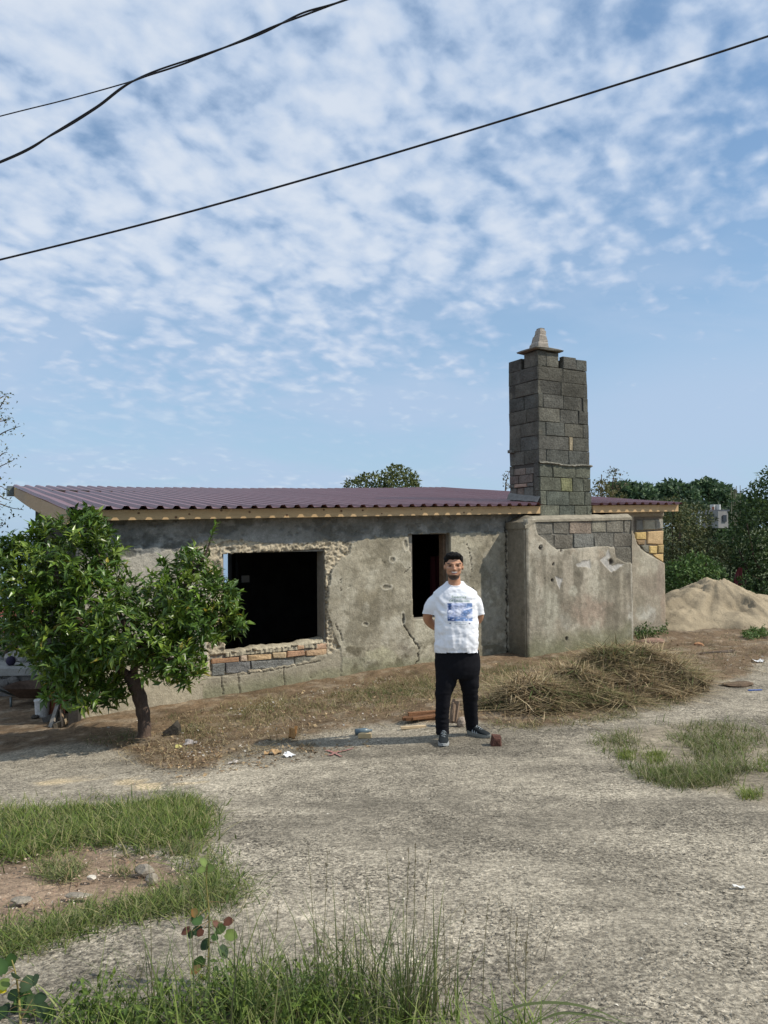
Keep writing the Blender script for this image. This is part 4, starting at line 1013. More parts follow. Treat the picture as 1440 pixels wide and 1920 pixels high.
def rosettes(nr, per, L0, E_=EL, pal=OPAL):
    P, O, deep = ell_points(E_, nr, .45); k = ~deep | (RNG.random(nr) < .22); P = P[k]; O = O[k]; m = len(P)
    ax = nrm(O*.8 + UP*.65 + RNG.normal(0, .35, (m, 3)))
    P = np.repeat(P, per, 0); A = np.repeat(ax, per, 0); n = len(P)
    rad = RNG.normal(0, 1, (n, 3)); rad = nrm(rad - A*np.sum(rad*A, 1, keepdims=True)); up = RNG.uniform(-.25, 1.15, n)[:, None]
    D = nrm(rad*.85 + A*up + UP*.10); base = P + A*RNG.uniform(-.07, .04, n)[:, None]
    tone = np.repeat(pick(pal, m), per, 0)*RNG.uniform(.8, 1.2, (n, 1))
    yl = RNG.random(n) < .012; tone[yl] = np.array([.30, .25, .03])
    return base, D, nrm(A*.8 + UP*.5 + RNG.normal(0, .25, (n, 3))), L0*RNG.uniform(.6, 1.2, n), tone
b_, d_, n_, l_, c_ = rosettes(2500, 11, .122)
w_ = l_*RNG.uniform(.25, .34, len(l_))
near = np.argsort(b_[:, 1] + .6*RNG.random(len(b_)))
vis = near[:300]; rest = near[300:]
V, F, C = leaf_arrays(b_[rest], d_[rest], n_[rest], l_[rest], w_[rest], c_[rest], .22, .10)
o = mk('foliage', V, F, M_LEAF, tree, cols=C); o['kind'] = 'stuff'
# the nearest leaves, each on its own, sharing a few meshes
lm = []
for k in range(6):
    cc = np.array(OPAL[k])[None]
    V, F, C = leaf_arrays(np.zeros((1, 3)), np.array([[1., 0, 0]]), np.array([[0, 0, 1.]]), [1.0], [.31], cc, .22, .1); me = new_mesh('leaf', V, F, C); me.materials.append(M_LEAF); lm.append(me)
def lone_leaf(parent, P, D, NV, L, me, name='leaf'):
    D = nrm(np.asarray(D, float)); S = nrm(np.cross(NV, D)); Z = np.cross(D, S); o = bpy.data.objects.new(name, me); COL.objects.link(o); o.parent = parent
    q = np.asarray(P)-ORG[parent.name]
    o.matrix_local = Matrix(((D[0]*L, S[0]*L, Z[0]*L, q[0]), (D[1]*L, S[1]*L, Z[1]*L, q[1]), (D[2]*L, S[2]*L, Z[2]*L, q[2]), (0, 0, 0, 1))); return o
for k, i in enumerate(vis): lone_leaf(tree, b_[i], d_[i], n_[i], l_[i], lm[k % 6])
# pale young shoot at the right and bright sprig at the left
for (x, y, dd, dr, n) in ((404, 985, .08, (.4, 0, .9), 12), (398, 1000, .08, (.3, 0, .9), 8), (48, 1160, -.55, (-.9, -.2, .2), 7)):
    c0 = tp(x, y, dd); m = n; ax = nrm(np.array(dr)); rad = RNG.normal(0, 1, (m, 3)); D = nrm(rad*.5+ax)
    V, F, C = leaf_arrays(np.tile(c0, (m, 1)) - ax*RNG.uniform(0, .12, m)[:, None], D, np.tile(UP, (m, 1)), .10*RNG.uniform(.7, 1.1, m), .03*np.ones(m), np.tile([.15, .24, .035], (m, 1)))
    o = mk('young_shoot', V, F, M_LEAF, tree, cols=C)

# ------------------------------------------------------------------ trees and shrubs further off
def simple_tree(name, label, base, E_, n, leaf, width, pal, trunk=None, group=None, mat=None, cat='tree', **kw):
    t = thing(name, label, cat, base, group)
    V, F, C = crown(E_, n, leaf, width, pal, **kw); mk('crown', V, F, mat or M_FOL, t, cols=C)
    for pts, r0, r1 in (trunk or []):
        s_ = spline(pts, 12); V, F = tube(s_, np.linspace(r0, r1, 12), 7); mk('trunk' if r0 > .06 or len(trunk) == 1 else 'branch', V, F, M_BARK, t, smooth=True)
    return t
def foot(P, dz=0): return np.array([P[0], P[1], float(gz(P[0], P[1]))+dz])
# tree showing over the roof
c0 = at(720, 915, 30); b0 = foot(c0)
simple_tree('broadleaf_tree', 'round green tree crown rising behind the middle of the maroon roof', b0, px_ell([(745, 905, 36, 34, 0, .9), (700, 908, 40, 22, 0, .8), (665, 912, 24, 14, .2, .6), (770, 908, 18, 26, 0, .6), (735, 930, 60, 40, 0, 1.2), (742, 885, 20, 14, 0, .4)], 30), 3400, .15, .09,
            [(.13, .15, .04), (.09, .11, .03), (.16, .175, .055), (.06, .085, .03)], trunk=[([b0, b0*.6+c0*.4, c0-UP*.4], .16, .07)], keep_deep=.5)
# saplings either side of the chimney
def sapling(name, label, x, ytop, ybot, D, n, spread_px, pal, leaf=.09, dens_lo=.0):
    b = foot(at(x, 1000, D)); t = thing(name, label, 'sapling', b)
    top_ = at(x+4, ytop, D); g = G(); k = D/FPX
    V, F = tube(spline([b, at(x-3, (ytop+ybot)/2+30, D), top_], 12), np.linspace(.03, .006, 12), 6); mk('trunk', V, F, M_BARK, t, smooth=True)
    P = []
    for i in range(n):
        f_ = RNG.random(); yy = ytop + (ybot-ytop)*f_; s_ = spread_px*(.5+.5*math.sin(3.0*(1-f_)+.3))
        P.append(at(x+RNG.normal(0, .5)*s_, yy, D+RNG.normal(0, .5)*s_*k))
    P = np.array(P); D_ = nrm(RNG.normal(0, 1, (n, 3))+UP*.2)
    V, F, C = leaf_arrays(P, D_, nrm(RNG.normal(0, .5, (n, 3))+UP), leaf*RNG.uniform(.6, 1.2, n), leaf*.45*RNG.uniform(.7, 1.2, n), pick(pal, n)); mk('crown', V, F, M_FOL, t, cols=C)
SAPP = [(.12, .105, .05), (.09, .10, .04), (.16, .125, .075), (.07, .075, .03)]
sapling('sapling', 'thin sapling peeping out left of the chimney foot', 950, 884, 930, 20, 60, 9, SAPP)
sapling('sapling', 'thin leafy sapling top standing just right of the chimney', 1151, 878, 920, 19.5, 170, 24, SAPP)
def bush(name, label, lst, D, n, leaf, width, pal, cat='shrub', group=None, **kw):
    E_ = px_ell(lst, D); c = np.mean([e[0] for e in E_], 0); b = foot(c)
    t = thing(name, label, cat, b, group); V, F, C = crown(E_, n, leaf, width, pal, **kw); mk('crown', V, F, M_FOL, t, cols=C)
    for k in range(4):
        q = E_[k % len(E_)][0]; s_ = spline([b+np.array([RNG.normal(0, .15), RNG.normal(0, .15), -.1]), (b+q)/2+RNG.normal(0, .15, 3), q+UP*.3], 9); V, F = tube(s_, np.linspace(.045, .01, 9), 6); mk('branch', V, F, M_BARK, t, smooth=True)
    return t
DG = [(0.065, 0.112, 0.034), (0.048, 0.085, 0.031), (0.085, 0.139, 0.041), (0.037, 0.071, 0.027)]
OG = [(0.115, 0.128, 0.043), (0.084, 0.105, 0.038), (0.149, 0.149, 0.061), (0.061, 0.081, 0.03)]
LG = [(0.094, 0.169, 0.037), (0.069, 0.131, 0.035), (0.125, 0.2, 0.05), (0.056, 0.106, 0.031)]
bush('olive_shrub', 'olive coloured shrub behind the eave right of the chimney', [(1125, 930, 22, 26, 0, .6), (1150, 945, 30, 26, .3, .6), (1128, 912, 14, 14, 0, .3)], 19, 800, .085, .045, [(.13, .125, .045), (.10, .105, .04), (.16, .145, .06)])
bush('yellowing_shrub', 'yellowish green shrub right behind the corner of the house', [(1275, 1010, 42, 55, 0, .9), (1300, 985, 36, 40, .4, .8), (1262, 960, 22, 30, .2, .6), (1330, 1045, 36, 36, .2, .8), (1285, 1060, 45, 40, 0, .8), (1255, 1010, 18, 60, .5, .5)], 19.5, 4200, .12, .05, OG, keep_deep=.5)
bush('leafy_shrub', 'bright green leafy shrub directly behind the sand heap', [(1285, 1085, 42, 38, 0, .7), (1260, 1105, 26, 34, .1, .5), (1325, 1080, 30, 30, .1, .6), (1305, 1060, 30, 24, .2, .5)], 18.4, 3200, .13, .05, LG, keep_deep=.5, upb=.1)
bush('dark_shrub', 'dark shrub between the yellowish shrub and the big evergreen tree', [(1374, 1026, 40, 38, .6, .9), (1350, 1060, 44, 50, .4, .8), (1390, 1080, 50, 50, .6, .9), (1395, 1130, 60, 46, .2, .8), (1345, 1110, 44, 40, .4, .8)], 20.5, 5200, .11, .055, DG, keep_deep=.5)
bush('low_shrub', 'low dark shrub at the right edge beyond the sand', [(1440, 1150, 46, 44, 0, .8), (1490, 1140, 60, 60, 0, .9), (1420, 1120, 36, 34, .3, .6), (1550, 1120, 60, 80, .2, .9)], 18.5, 3600, .11, .055, DG, keep_deep=.5)
bt = foot(at(1455, 1000, 19.5))
simple_tree('evergreen_tree', 'tall dark glossy evergreen tree at the right edge behind the sand heap', bt, px_ell([(1425, 985, 46, 62, 0, 1.1), (1455, 935, 46, 48, .1, 1.0), (1400, 1030, 34, 46, 0, .9), (1440, 1060, 60, 50, -.1, 1.1), (1405, 965, 28, 36, -.1, .7), (1480, 1000, 70, 80, .3, 1.2), (1448, 896, 22, 24, 0, .5), (1385, 945, 16, 14, 0, .35), (1420, 925, 20, 22, 0, .5), (1500, 900, 60, 60, .3, 1.0), (1560, 980, 70, 90, .5, 1.2)], 19.5),
            7600, .135, .065, [(.05, .088, .026), (.036, .066, .022), (.068, .115, .032), (.095, .14, .042)], trunk=[([bt, bt+UP*1.2+E*.1, at(1450, 1000, 19.6), at(1452, 930, 19.6)], .13, .04), ([bt+UP*.5, at(1410, 1080, 19.5), at(1385, 1030, 19.4)], .05, .015), ([bt+UP*.8, at(1420, 1060, 19.3), at(1400, 980, 19.3)], .05, .015)], keep_deep=.5)
# umbrella pines on the rise
PP = [(.085, .14, .062), (.068, .115, .056), (.10, .16, .068), (.055, .095, .05)]
def pine(label, lst, D, n):
    E_ = px_ell(lst, D); c = np.mean([e[0] for e in E_], 0); b = foot(c)
    simple_tree('umbrella_pine', label, b, E_, n, .62, .42, PP, trunk=[([b, b*.5+c*.5+np.array([.3, 0, 0]), c], .35, .18)], group='umbrella pines on the far rise', keep_deep=.6, upb=.5, shell=.7)
pine('far umbrella pine with the tallest broad dome on the rise at right', [(1330, 935, 40, 24, 0, 3.5), (1310, 922, 22, 14, 0, 2), (1322, 913, 20, 12, 0, 2), (1345, 925, 24, 16, .5, 2)], 84, 1700)
pine('far umbrella pine left of the tallest dome above the shrubs', [(1265, 930, 36, 20, 0, 3), (1258, 917, 22, 12, 0, 2), (1280, 935, 30, 22, .5, 2)], 80, 1300)
pine('far umbrella pine just over the right stretch of maroon roof', [(1180, 928, 34, 16, 0, 3), (1165, 917, 26, 10, 0, 2), (1200, 930, 28, 18, 1, 2)], 76, 1300)
pine('darker far pine in the dip between two domed pines', [(1222, 932, 22, 16, 0, 2.5), (1215, 922, 12, 10, 0, 1.5)], 92, 700)
pine('far umbrella pine sloping down beside the grey building', [(1375, 948, 26, 18, 0, 2.5), (1362, 938, 18, 14, 0, 2)], 86, 800)
bush('far_thicket', 'dark thicket below the far pines left of the grey building', [(1300, 962, 60, 20, 0, 3), (1240, 958, 50, 20, 0, 3), (1380, 972, 40, 22, -2, 3), (1330, 985, 60, 24, -6, 3), (1420, 960, 50, 26, 2, 3)], 74, 3200, .55, .38, [(.05, .08, .036), (.04, .066, .034), (.066, .094, .04)], cat='thicket', keep_deep=.5)
# dry stalks near the skyline
t = thing('dry_reeds', 'few bare dry stalks against the sky near the right edge', 'reed', foot(at(1380, 930, 30)))
g = G()
for x, y in ((1371, 915), (1378, 914), (1381, 911), (1387, 910), (1375, 920)):
    V, F = tube(spline([at(x, 985, 30), at(x+1, 940, 30), at(x+RNG.uniform(-2, 2), y, 30)], 7), np.linspace(.02, .012, 7), 5); mk('stalk', V, F, M_OLDWOOD, t, cols=np.tile([.25, .22, .15], (len(V), 1)))
# sparse tree at the left edge
LT = 13.5; bL = foot(at(-75, 1150, LT))
t = thing('sparse_tree', 'sparse small leaved tree whose twigs enter at the left edge above the roof end', 'tree', bL)
V, F = tube(spline([bL, at(-80, 1050, LT), at(-70, 900, LT), at(-55, 760, LT)], 14), np.linspace(.12, .02, 14), 8); mk('trunk', V, F, M_BARK, t, smooth=True)
P = []; tw = []
for pts in ([(-72, 930), (-40, 900), (-10, 880), (10, 870), (26, 862)], [(-70, 900), (-30, 840), (0, 815), (20, 805), (38, 799)], [(-66, 860), (-30, 800), (-5, 770), (8, 750), (12, 740)], [(-70, 960), (-30, 940), (0, 945), (20, 952), (44, 956)], [(-70, 985), (-30, 950), (-5, 930), (8, 935), (18, 938)], [(-62, 830), (-30, 790), (-4, 790), (10, 788), (18, 783)],
            [(-66, 900), (-30, 880), (-6, 860), (6, 850), (14, 848)], [(-70, 940), (-40, 925), (-12, 915), (2, 912), (10, 918)], [(-75, 1020), (-40, 1000), (-10, 990), (0, 986), (4, 984)], [(-60, 800), (-25, 770), (-6, 752), (4, 744), (10, 742)]):
    for mir in (0, 1):
        s_ = spline([at(-142-x if mir else x, y, LT+RNG.uniform(-.2, .2)) for x, y in pts], 20); V, F = tube(s_, np.linspace(.018, .004, 20), 5); mk('branch', V, F, M_BARK, t, smooth=True)
        for k in range(26):
            i = int(RNG.integers(6, 20)); P.append(s_[i]+RNG.normal(0, .075, 3))
P = np.array(P); m = len(P)
for x0, x1, y0, y1, nn in ((-150, 14, 740, 860, 560), (-160, 20, 850, 985, 460)):
    q = np.stack([RNG.uniform(x0, x1, nn), RNG.uniform(y0, y1, nn)], 1); keep = fbm(q[:, 0]*.05, q[:, 1]*.05, 811) > .48; q = q[keep]; P = np.vstack([P, at(q[:, 0], q[:, 1], LT+RNG.uniform(-.4, .4, len(q)))])
m = len(P)
V, F, C = leaf_arrays(P, nrm(RNG.normal(0, 1, (m, 3))), nrm(RNG.normal(0, .6, (m, 3))+UP), .055*RNG.uniform(.7, 1.4, m), .032*RNG.uniform(.7, 1.3, m), pick([(.10, .12, .045), (.07, .085, .035), (.17, .15, .05)], m)); mk('crown', V, F, M_FOL, t, cols=C)
# leaning dark trunk with a few leaves, and the red roofed house below
LD = 15.0; bl2 = foot(at(8, 1250, 12.6))
t = thing('leaning_tree', 'dark leaning tree trunk at the left edge behind the concrete ledge', 'tree', at(6, 1252, 12.4))
V, F = tube(spline([at(4, 1262, 12.4), at(14, 1235, 12.4), at(28, 1200, 12.4), at(42, 1150, 12.4), at(40, 1110, 12.4)], 14), np.linspace(.11, .05, 14), 8); mk('trunk', V, F, M_BARK, t, smooth=True)
V, F, C = crown(px_ell([(8, 1212, 26, 24, -.1, .3), (-20, 1190, 30, 40, 0, .4), (55, 1215, 24, 26, .3, .3), (70, 1180, 20, 30, .3, .3), (20, 1110, 22, 20, 0, .3)], 12.4), 420, .12, .06, LG, keep_deep=.5); mk('crown', V, F, M_FOL, t, cols=C)
for k in range(14):
    V, F = tube(spline([at(40, 1140, 12.4), at(RNG.uniform(10, 30), RNG.uniform(1110, 1150), 12.4), at(RNG.uniform(-25, 25), RNG.uniform(1075, 1165), 12.4)], 8), np.linspace(.02, .005, 8), 5); mk('branch', V, F, M_BARK, t, smooth=True)
hb = at(0, 1180, 60); t = thing('far_house', 'far white house with red roof glimpsed through twigs at the left edge', 'house', foot(hb))
V, F = boxv(at(-70, 1215, 60), np.array([4.1, 0, 0]), np.array([0, 6., 0]), UP*2.2); mk('wall', V, F, material('white_wall', (.62, .62, .62)), t)
q = at(-80, 1186, 59.5); V = np.array([q, q+np.array([5.2, 0, 0]), q+np.array([5.2, 7, 0]), q+np.array([0, 7, 0]), q+np.array([.5, 3.5, 1.6]), q+np.array([4.7, 3.5, 1.6])]); mk('roof', V, [(0, 1, 5, 4), (1, 2, 5), (2, 3, 4, 5), (3, 0, 4), (0, 3, 2, 1)], material('red_roof', (.36, .11, .085), grain=((.8, .3, 4),)), t)
# grey building on the slope at right
D_ = 62.; q = at(1326, 985, D_); t = thing('grey_building', 'small flat roofed grey building with water tanks among the trees', 'building', foot(q))
k = D_/FPX; M_GW = material('grey_render', (.25, .24, .23), grain=((1.5, .2, 4),)); M_DW = material('dark_window', (.03, .035, .045), rough=.2, spec=.5)
qc = at(1347, 990, D_)
V, F = boxv(qc, np.array([-1.1, .85, 0]), np.array([1.2, 4.0, 0]), UP*1.35); mk('wall', V, F, M_GW, t)
V, F = boxv(qc+np.array([.004, .003, 0]), np.array([.98, .42, 0]), np.array([.3, 3, 0]), UP*1.35); mk('wall', V, F, M_GW, t)
V, F = boxv(qc+np.array([-1.25, .85, 1.352]), np.array([2.35, -.5, 0]), np.array([1.4, 4.2, 0]), UP*.14); mk('roof', V, F, M_GW, t)
V, F = boxv(qc+np.array([-.92, .70, .55]), np.array([.66, -.51, 0]), np.array([-.02, -.03, 0]), UP*.6); mk('window', V, F, M_DW, t)
V, F = boxv(qc+np.array([.42, .14, .5]), np.array([.36, .155, 0]), np.array([.02, -.04, 0]), UP*.55); mk('window', V, F, M_DW, t)
for dx in (-.05, .40): V, F = tube([qc+np.array([dx, .9, 1.5]), qc+np.array([dx, .9, 1.92])], [.2, .2], 12); mk('water_tank', V, F, material('white_tank', (.5, .5, .48)), t, smooth=False)
V, F = boxv(qc+np.array([-.35, .3, 1.49]), np.array([.16, -.05, 0]), np.array([.05, .16, 0]), UP*.24); mk('chimney', V, F, material('brick_red', (.36, .16, .11)), t)
V, F = tube([at(1312, 990, D_), at(1312, 960, D_)], [.14, .14], 8); o = mk('white_post', V, F, material('white_paint', (.7, .7, .7)), base=at(1312, 990, D_)); tag(o, 'white post among the shrubs left of the grey building', 'post')
# dark red cloth in the thicket
V = []
for j_ in range(11):
    for i_ in range(7):
        t_ = j_/10; wd_ = .045+.035*math.sin(t_*3.0)+.03*t_; V.append(at(1388-5*t_, 1065+52*t_, 18.6)+np.array([(i_/6-.5)*2*wd_*1.15, .03*math.sin(i_*2.1+t_*3)+.02*math.sin(t_*7), .012*math.sin(i_*1.7)]))
V = np.array(V); V2 = V+np.array([0, .012, 0]); g = G().add(V, grid_faces(11, 7)[:, ::-1], (.085, .010, .014)).add(V2, grid_faces(11, 7), (.085, .010, .014)); o = g.mk('red_cloth', M_PLAIN, smooth=True, base=at(1386, 1122, 18.6)); tag(o, 'dark red cloth hanging among the shrubs behind the sand heap', 'cloth')
bush('dark_shrub', 'shaded shrub growing round the dark red cloth', [(1378, 1100, 16, 18, -.75, .2), (1396, 1092, 12, 22, -.7, .2), (1388, 1086, 8, 5, -.75, .1), (1385, 1120, 30, 26, 0, .5), (1400, 1100, 26, 30, .1, .4)], 19.4, 1500, .1, .05, DG, keep_deep=.5)

# ------------------------------------------------------------------ sand heap
def sand():
    c = at(1345, 1195, 16.3); base = foot(c); nx, ny = 150, 120
    xs = np.linspace(base[0]-2.9, base[0]+3.4, nx); ys = np.linspace(base[1]-2.3, base[1]+2.4, ny); X, Y = np.meshgrid(xs, ys)
    def bump(px, D, h, rx, ry, pw=1.25):
        q = at(px, 1150, D); r = np.hypot((X-q[0])/rx, (Y-q[1])/ry); w = .13*(fbm(X*1.3, Y*1.3, 601)-.5)*2
        return h*np.clip(1-np.clip(r+w, 0, None)**pw, 0, 1)
    H = np.maximum.reduce([bump(1342, 16.4, .90, 1.75, 1.9, 1.15), bump(1290, 16.0, .74, 1.45, 1.4, 1.25), bump(1385, 16.4, .60, 1.8, 1.7, 1.1), bump(1256, 15.6, .58, 1.05, 1.1, 1.3), bump(1430, 16.6, .30, 1.6, 1.5, 1.05)])
    # runnels and slumps in the slopes
    ang = np.arctan2(Y-base[1], X-base[0]); rad = np.hypot(X-base[0], Y-base[1])
    H = H*(1-.0) + (H > .02)*(.13*(fbm(ang*11, rad*.9, 611)-.5) + .10*(fbm(X*3, Y*3, 613)-.5) + .035*(fbm(X*12, Y*12, 615)-.5)) *np.clip(H*3, 0, 1)
    H -= .10*sst(fbm(X*1.9+3, Y*1.9, 617), .58, .68)*np.clip(H*2, 0, 1)
    # the top is a little flat
    H = np.minimum(H, .95+.25*(H-.95)); 
    Z = gz(X, Y) + np.where(H > .005, H, -.06); V = np.stack([X, Y, Z], -1).reshape(-1, 3)
    C = np.array([.375, .305, .205])*(.82+.32*fbm(X*1.2, Y*1.2, 621))[..., None]; damp = sst(fbm(X*2.2, Y*2.2, 623), .55, .7)[..., None]; C = C*(1-.22*damp)
    V2, F2 = V, grid_faces(ny, nx)
    hm = H.reshape(-1); F2 = F2[(hm[F2] > .004).any(1)]; u, inv = np.unique(F2, return_inverse=True)
    o = mk('sand_heap', V2[u], inv.reshape(-1, 4), M_SAND, cols=C.reshape(-1, 3)[u], smooth=True, base=base)
    tag(o, 'big heap of pale building sand beyond the right corner of the house', 'sand heap')
sand()

# ------------------------------------------------------------------ heap of cut dry grass
HB = G1(1110, 1330)
hay = thing('hay_heap', 'low sprawling heap of dry cut grass in front of the fireplace block', 'hay heap', HB)
MOUNDS = [(1000, 1312, 88, 58, 8.7, .55), (1075, 1300, 90, 70, 9.1, .6), (1150, 1275, 110, 90, 9.5, .75), (1215, 1268, 92, 84, 9.7, .7), (1262, 1285, 56, 50, 9.7, .5), (1110, 1328, 80, 36, 8.7, .4), (1190, 1318, 90, 40, 9.1, .45), (940, 1330, 46, 22, 8.6, .3)]
def hay_h(X, Y):
    H = np.zeros_like(X)
    for px, py, rx, hp, D, ry in MOUNDS:
        q = at(px, 1300, D); k = D/FPX; r = np.hypot((X-q[0])/(rx*k), (Y-q[1])/ry)+.55*(fbm(X*2.6, Y*2.6, 701)-.5)+.2*(fbm(X*8, Y*8, 702)-.5); h = hp*k*.92
        H = np.maximum(H, h*np.clip(1-np.clip(r, 0, None)**2.0, 0, 1))
    return H
xs = np.arange(HB[0]-1.6, HB[0]+1.75, .04); ys = np.arange(7.9, 10.7, .04); X, Y = np.meshgrid(xs, ys); H = hay_h(X, Y)+.05*(fbm(X*9, Y*9, 703)-.5)*(hay_h(X, Y) > .02)
V = np.stack([X, Y, gz(X, Y)+np.where(H > .01, H*.86, -.05)], -1).reshape(-1, 3); F = grid_faces(len(ys), len(xs)); F = F[(H.reshape(-1)[F] > .01).any(1)]; u, inv = np.unique(F, return_inverse=True)
mk('mound', V[u], inv.reshape(-1, 4), M_DRY, hay, cols=np.array([.11, .085, .05])*(.6+.8*fbm(V[u][:, 0]*8, V[u][:, 1]*8, 705))[:, None], smooth=True)
n = 15000; q = np.stack([RNG.uniform(xs[0], xs[-1], n*3), RNG.uniform(ys[0], ys[-1], n*3)], 1); h = hay_h(q[:, 0], q[:, 1]); k = h > .012; q = q[k][:n]; h = h[k][:n]; n = len(q)
P = np.stack([q[:, 0], q[:, 1], gz(q[:, 0], q[:, 1])+h*.9*RNG.uniform(.75, 1.06, n)], 1)
tuf = fbm(q[:, 0]*4.6, q[:, 1]*4.6, 707)*25; az = tuf + RNG.normal(0, 1.0, n)
tone = sst(fbm(q[:, 0]*3.3, q[:, 1]*3.3, 709), .42, .62)[:, None]
C = pick([(.48, .36, .205), (.37, .275, .155), (.60, .48, .30), (.25, .18, .10), (.15, .105, .065)], n)*(1-tone) + pick([(.22, .20, .09), (.14, .16, .06), (.30, .23, .12), (.44, .34, .19), (.12, .09, .05)], n)*tone
gr = RNG.random(n) < .06; C[gr] = pick([(.12, .17, .05), (.16, .20, .07)], gr.sum())
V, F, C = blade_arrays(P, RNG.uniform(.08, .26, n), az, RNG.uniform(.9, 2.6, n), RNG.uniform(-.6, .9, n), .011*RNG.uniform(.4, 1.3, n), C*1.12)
o = mk('strands', V, F, M_DRY, hay, cols=C); o['kind'] = 'stuff'

# ------------------------------------------------------------------ grass
GREEN = [(.11, .165, .03), (.145, .205, .036), (.075, .12, .024), (.185, .235, .05), (.26, .28, .085), (.33, .30, .14)]
YGREEN = [(.15, .19, .05), (.20, .225, .075), (.11, .155, .04), (.26, .25, .12)]
STRAW = [(.40, .315, .175), (.31, .235, .125), (.48, .39, .235), (.23, .17, .095)]
OLIVE = [(.20, .205, .07), (.26, .25, .11), (.15, .17, .055), (.36, .32, .18), (.11, .13, .04)]
grass('green_grass', [([(-60, 1522), (60, 1516), (180, 1512), (300, 1507), (345, 1500), (384, 1522), (382, 1556), (356, 1586), (300, 1590), (200, 1580), (120, 1586), (40, 1608), (-60, 1612)], 9500), ([(250, 1510), (345, 1499), (386, 1525), (376, 1560), (300, 1560)], 1800), ([(-60, 1495), (200, 1492), (350, 1484), (412, 1515), (405, 1580), (340, 1612), (200, 1604), (60, 1626), (-60, 1632)], 900)],
      .05, .135, GREEN, 'thick green grass patch on the yard at the left', lean=.75, w=.0075)
grass('green_grass', [([(-60, 1748), (60, 1752), (150, 1716), (250, 1694), (340, 1668), (372, 1650), (420, 1640), (436, 1668), (400, 1712), (320, 1712), (200, 1732), (80, 1772), (-60, 1806)], 4600), ([(340, 1592), (395, 1585), (430, 1640), (425, 1680), (385, 1690), (362, 1650)], 900), ([(-60, 1730), (200, 1690), (340, 1640), (440, 1630), (462, 1690), (400, 1735), (200, 1755), (60, 1800), (-60, 1830)], 700)],
      .035, .105, GREEN+YGREEN, 'grass strip along the near rim of the reddish bare soil', lean=.8, w=.006)
for (x, y, rx, ry, n, lab) in ((120, 1632, 46, 20, 520, 'pale tuft of grass on the left side of the reddish bare soil'), (228, 1634, 22, 7, 90, 'small splayed grass tuft in the middle of the reddish bare soil'), (335, 1595, 26, 10, 260, 'yellowish tuft at the edge of the green grass patch')):
    a_ = np.linspace(0, 6.28, 9)[:-1]; grass('grass_tuft', [(np.stack([x+rx*np.cos(a_), y+ry*np.sin(a_)], 1), n)], .04, .10, YGREEN+STRAW[:1], lab, lean=.7, w=.006, clump=.03)
grass('weedy_grass', [([(1250, 1378), (1330, 1352), (1430, 1372), (1405, 1408), (1330, 1405), (1270, 1400)], 1500), ([(1180, 1432), (1230, 1448), (1290, 1436), (1380, 1448), (1352, 1474), (1270, 1480), (1205, 1462)], 2400), ([(1290, 1395), (1400, 1402), (1398, 1450), (1310, 1440)], 1300), ([(1112, 1388), (1180, 1372), (1215, 1405), (1150, 1422)], 500), ([(1400, 1385), (1500, 1380), (1500, 1420), (1420, 1420)], 400), ([(1090, 1375), (1320, 1340), (1450, 1355), (1450, 1470), (1350, 1500), (1180, 1470)], 420)],
      .05, .15, OLIVE+GREEN[:2], 'splayed olive grass on the broken concrete at the right', lean=.8, w=.0065, clump=.05)
grass('grass_tuft', [([(1205, 1415), (1245, 1410), (1250, 1432), (1210, 1435)], 380), ([(1160, 1412), (1190, 1408), (1192, 1425), (1165, 1428)], 260), ([(1390, 1485), (1424, 1482), (1424, 1497), (1392, 1498)], 220), ([(1415, 1420), (1445, 1425), (1450, 1460), (1425, 1445)], 200)], .05, .10, [(.19, .24, .04), (.25, .28, .06), (.14, .2, .04)], 'small bright yellow green tufts round the splayed olive grass', lean=.5, w=.006, clump=.03)
grass('dry_grass', [([(330, 1352), (420, 1312), (520, 1284), (700, 1262), (800, 1252), (960, 1243), (985, 1262), (940, 1295), (880, 1310), (800, 1330), (700, 1345), (560, 1352), (420, 1388), (340, 1392)], 12500), ([(410, 1330), (520, 1300), (560, 1318), (470, 1350)], 2400), ([(700, 1270), (960, 1250), (960, 1300), (760, 1320)], 3000)],
      .03, .16, STRAW+OLIVE[:2], 'dry straw coloured grass along the foot of the house wall', lean=.9, bend=.7, w=.006, mat=M_DRY)
grass('green_sprigs', [([(640, 1300), (800, 1275), (830, 1300), (700, 1330)], 2000), ([(890, 1265), (985, 1240), (990, 1262), (930, 1290)], 1200), ([(420, 1345), (640, 1300), (700, 1325), (480, 1362)], 900), ([(345, 1368), (380, 1362), (385, 1385), (350, 1388)], 160), ([(150, 1385), (240, 1378), (250, 1395), (170, 1398)], 240), ([(700, 1262), (800, 1250), (800, 1270), (720, 1282)], 500), ([(1195, 1195), (1440, 1195), (1440, 1235), (1250, 1260)], 800), ([(280, 1345), (330, 1330), (345, 1345), (300, 1360)], 120), ([(985, 1240), (1070, 1232), (1070, 1250), (990, 1262)], 500)],
      .04, .13, [(.11, .15, .045), (.16, .18, .06), (.09, .12, .04)], 'thin green sprigs growing through the dry grass by the wall', lean=.5, w=.006)
grass('loose_straw', [(DIRT[3:-4], 5200), ([(1180, 1240), (1440, 1210), (1440, 1262), (1300, 1290)], 1200), ([(300, 1380), (560, 1370), (520, 1410), (330, 1440), (240, 1420)], 1600)], .03, .12, STRAW+[(.16, .115, .07)], 'loose straw and stalks strewn over the earth strip', 'straw', lean=2.2, bend=.2, w=.006, mat=M_DRY, lift=.022, clump=.12)
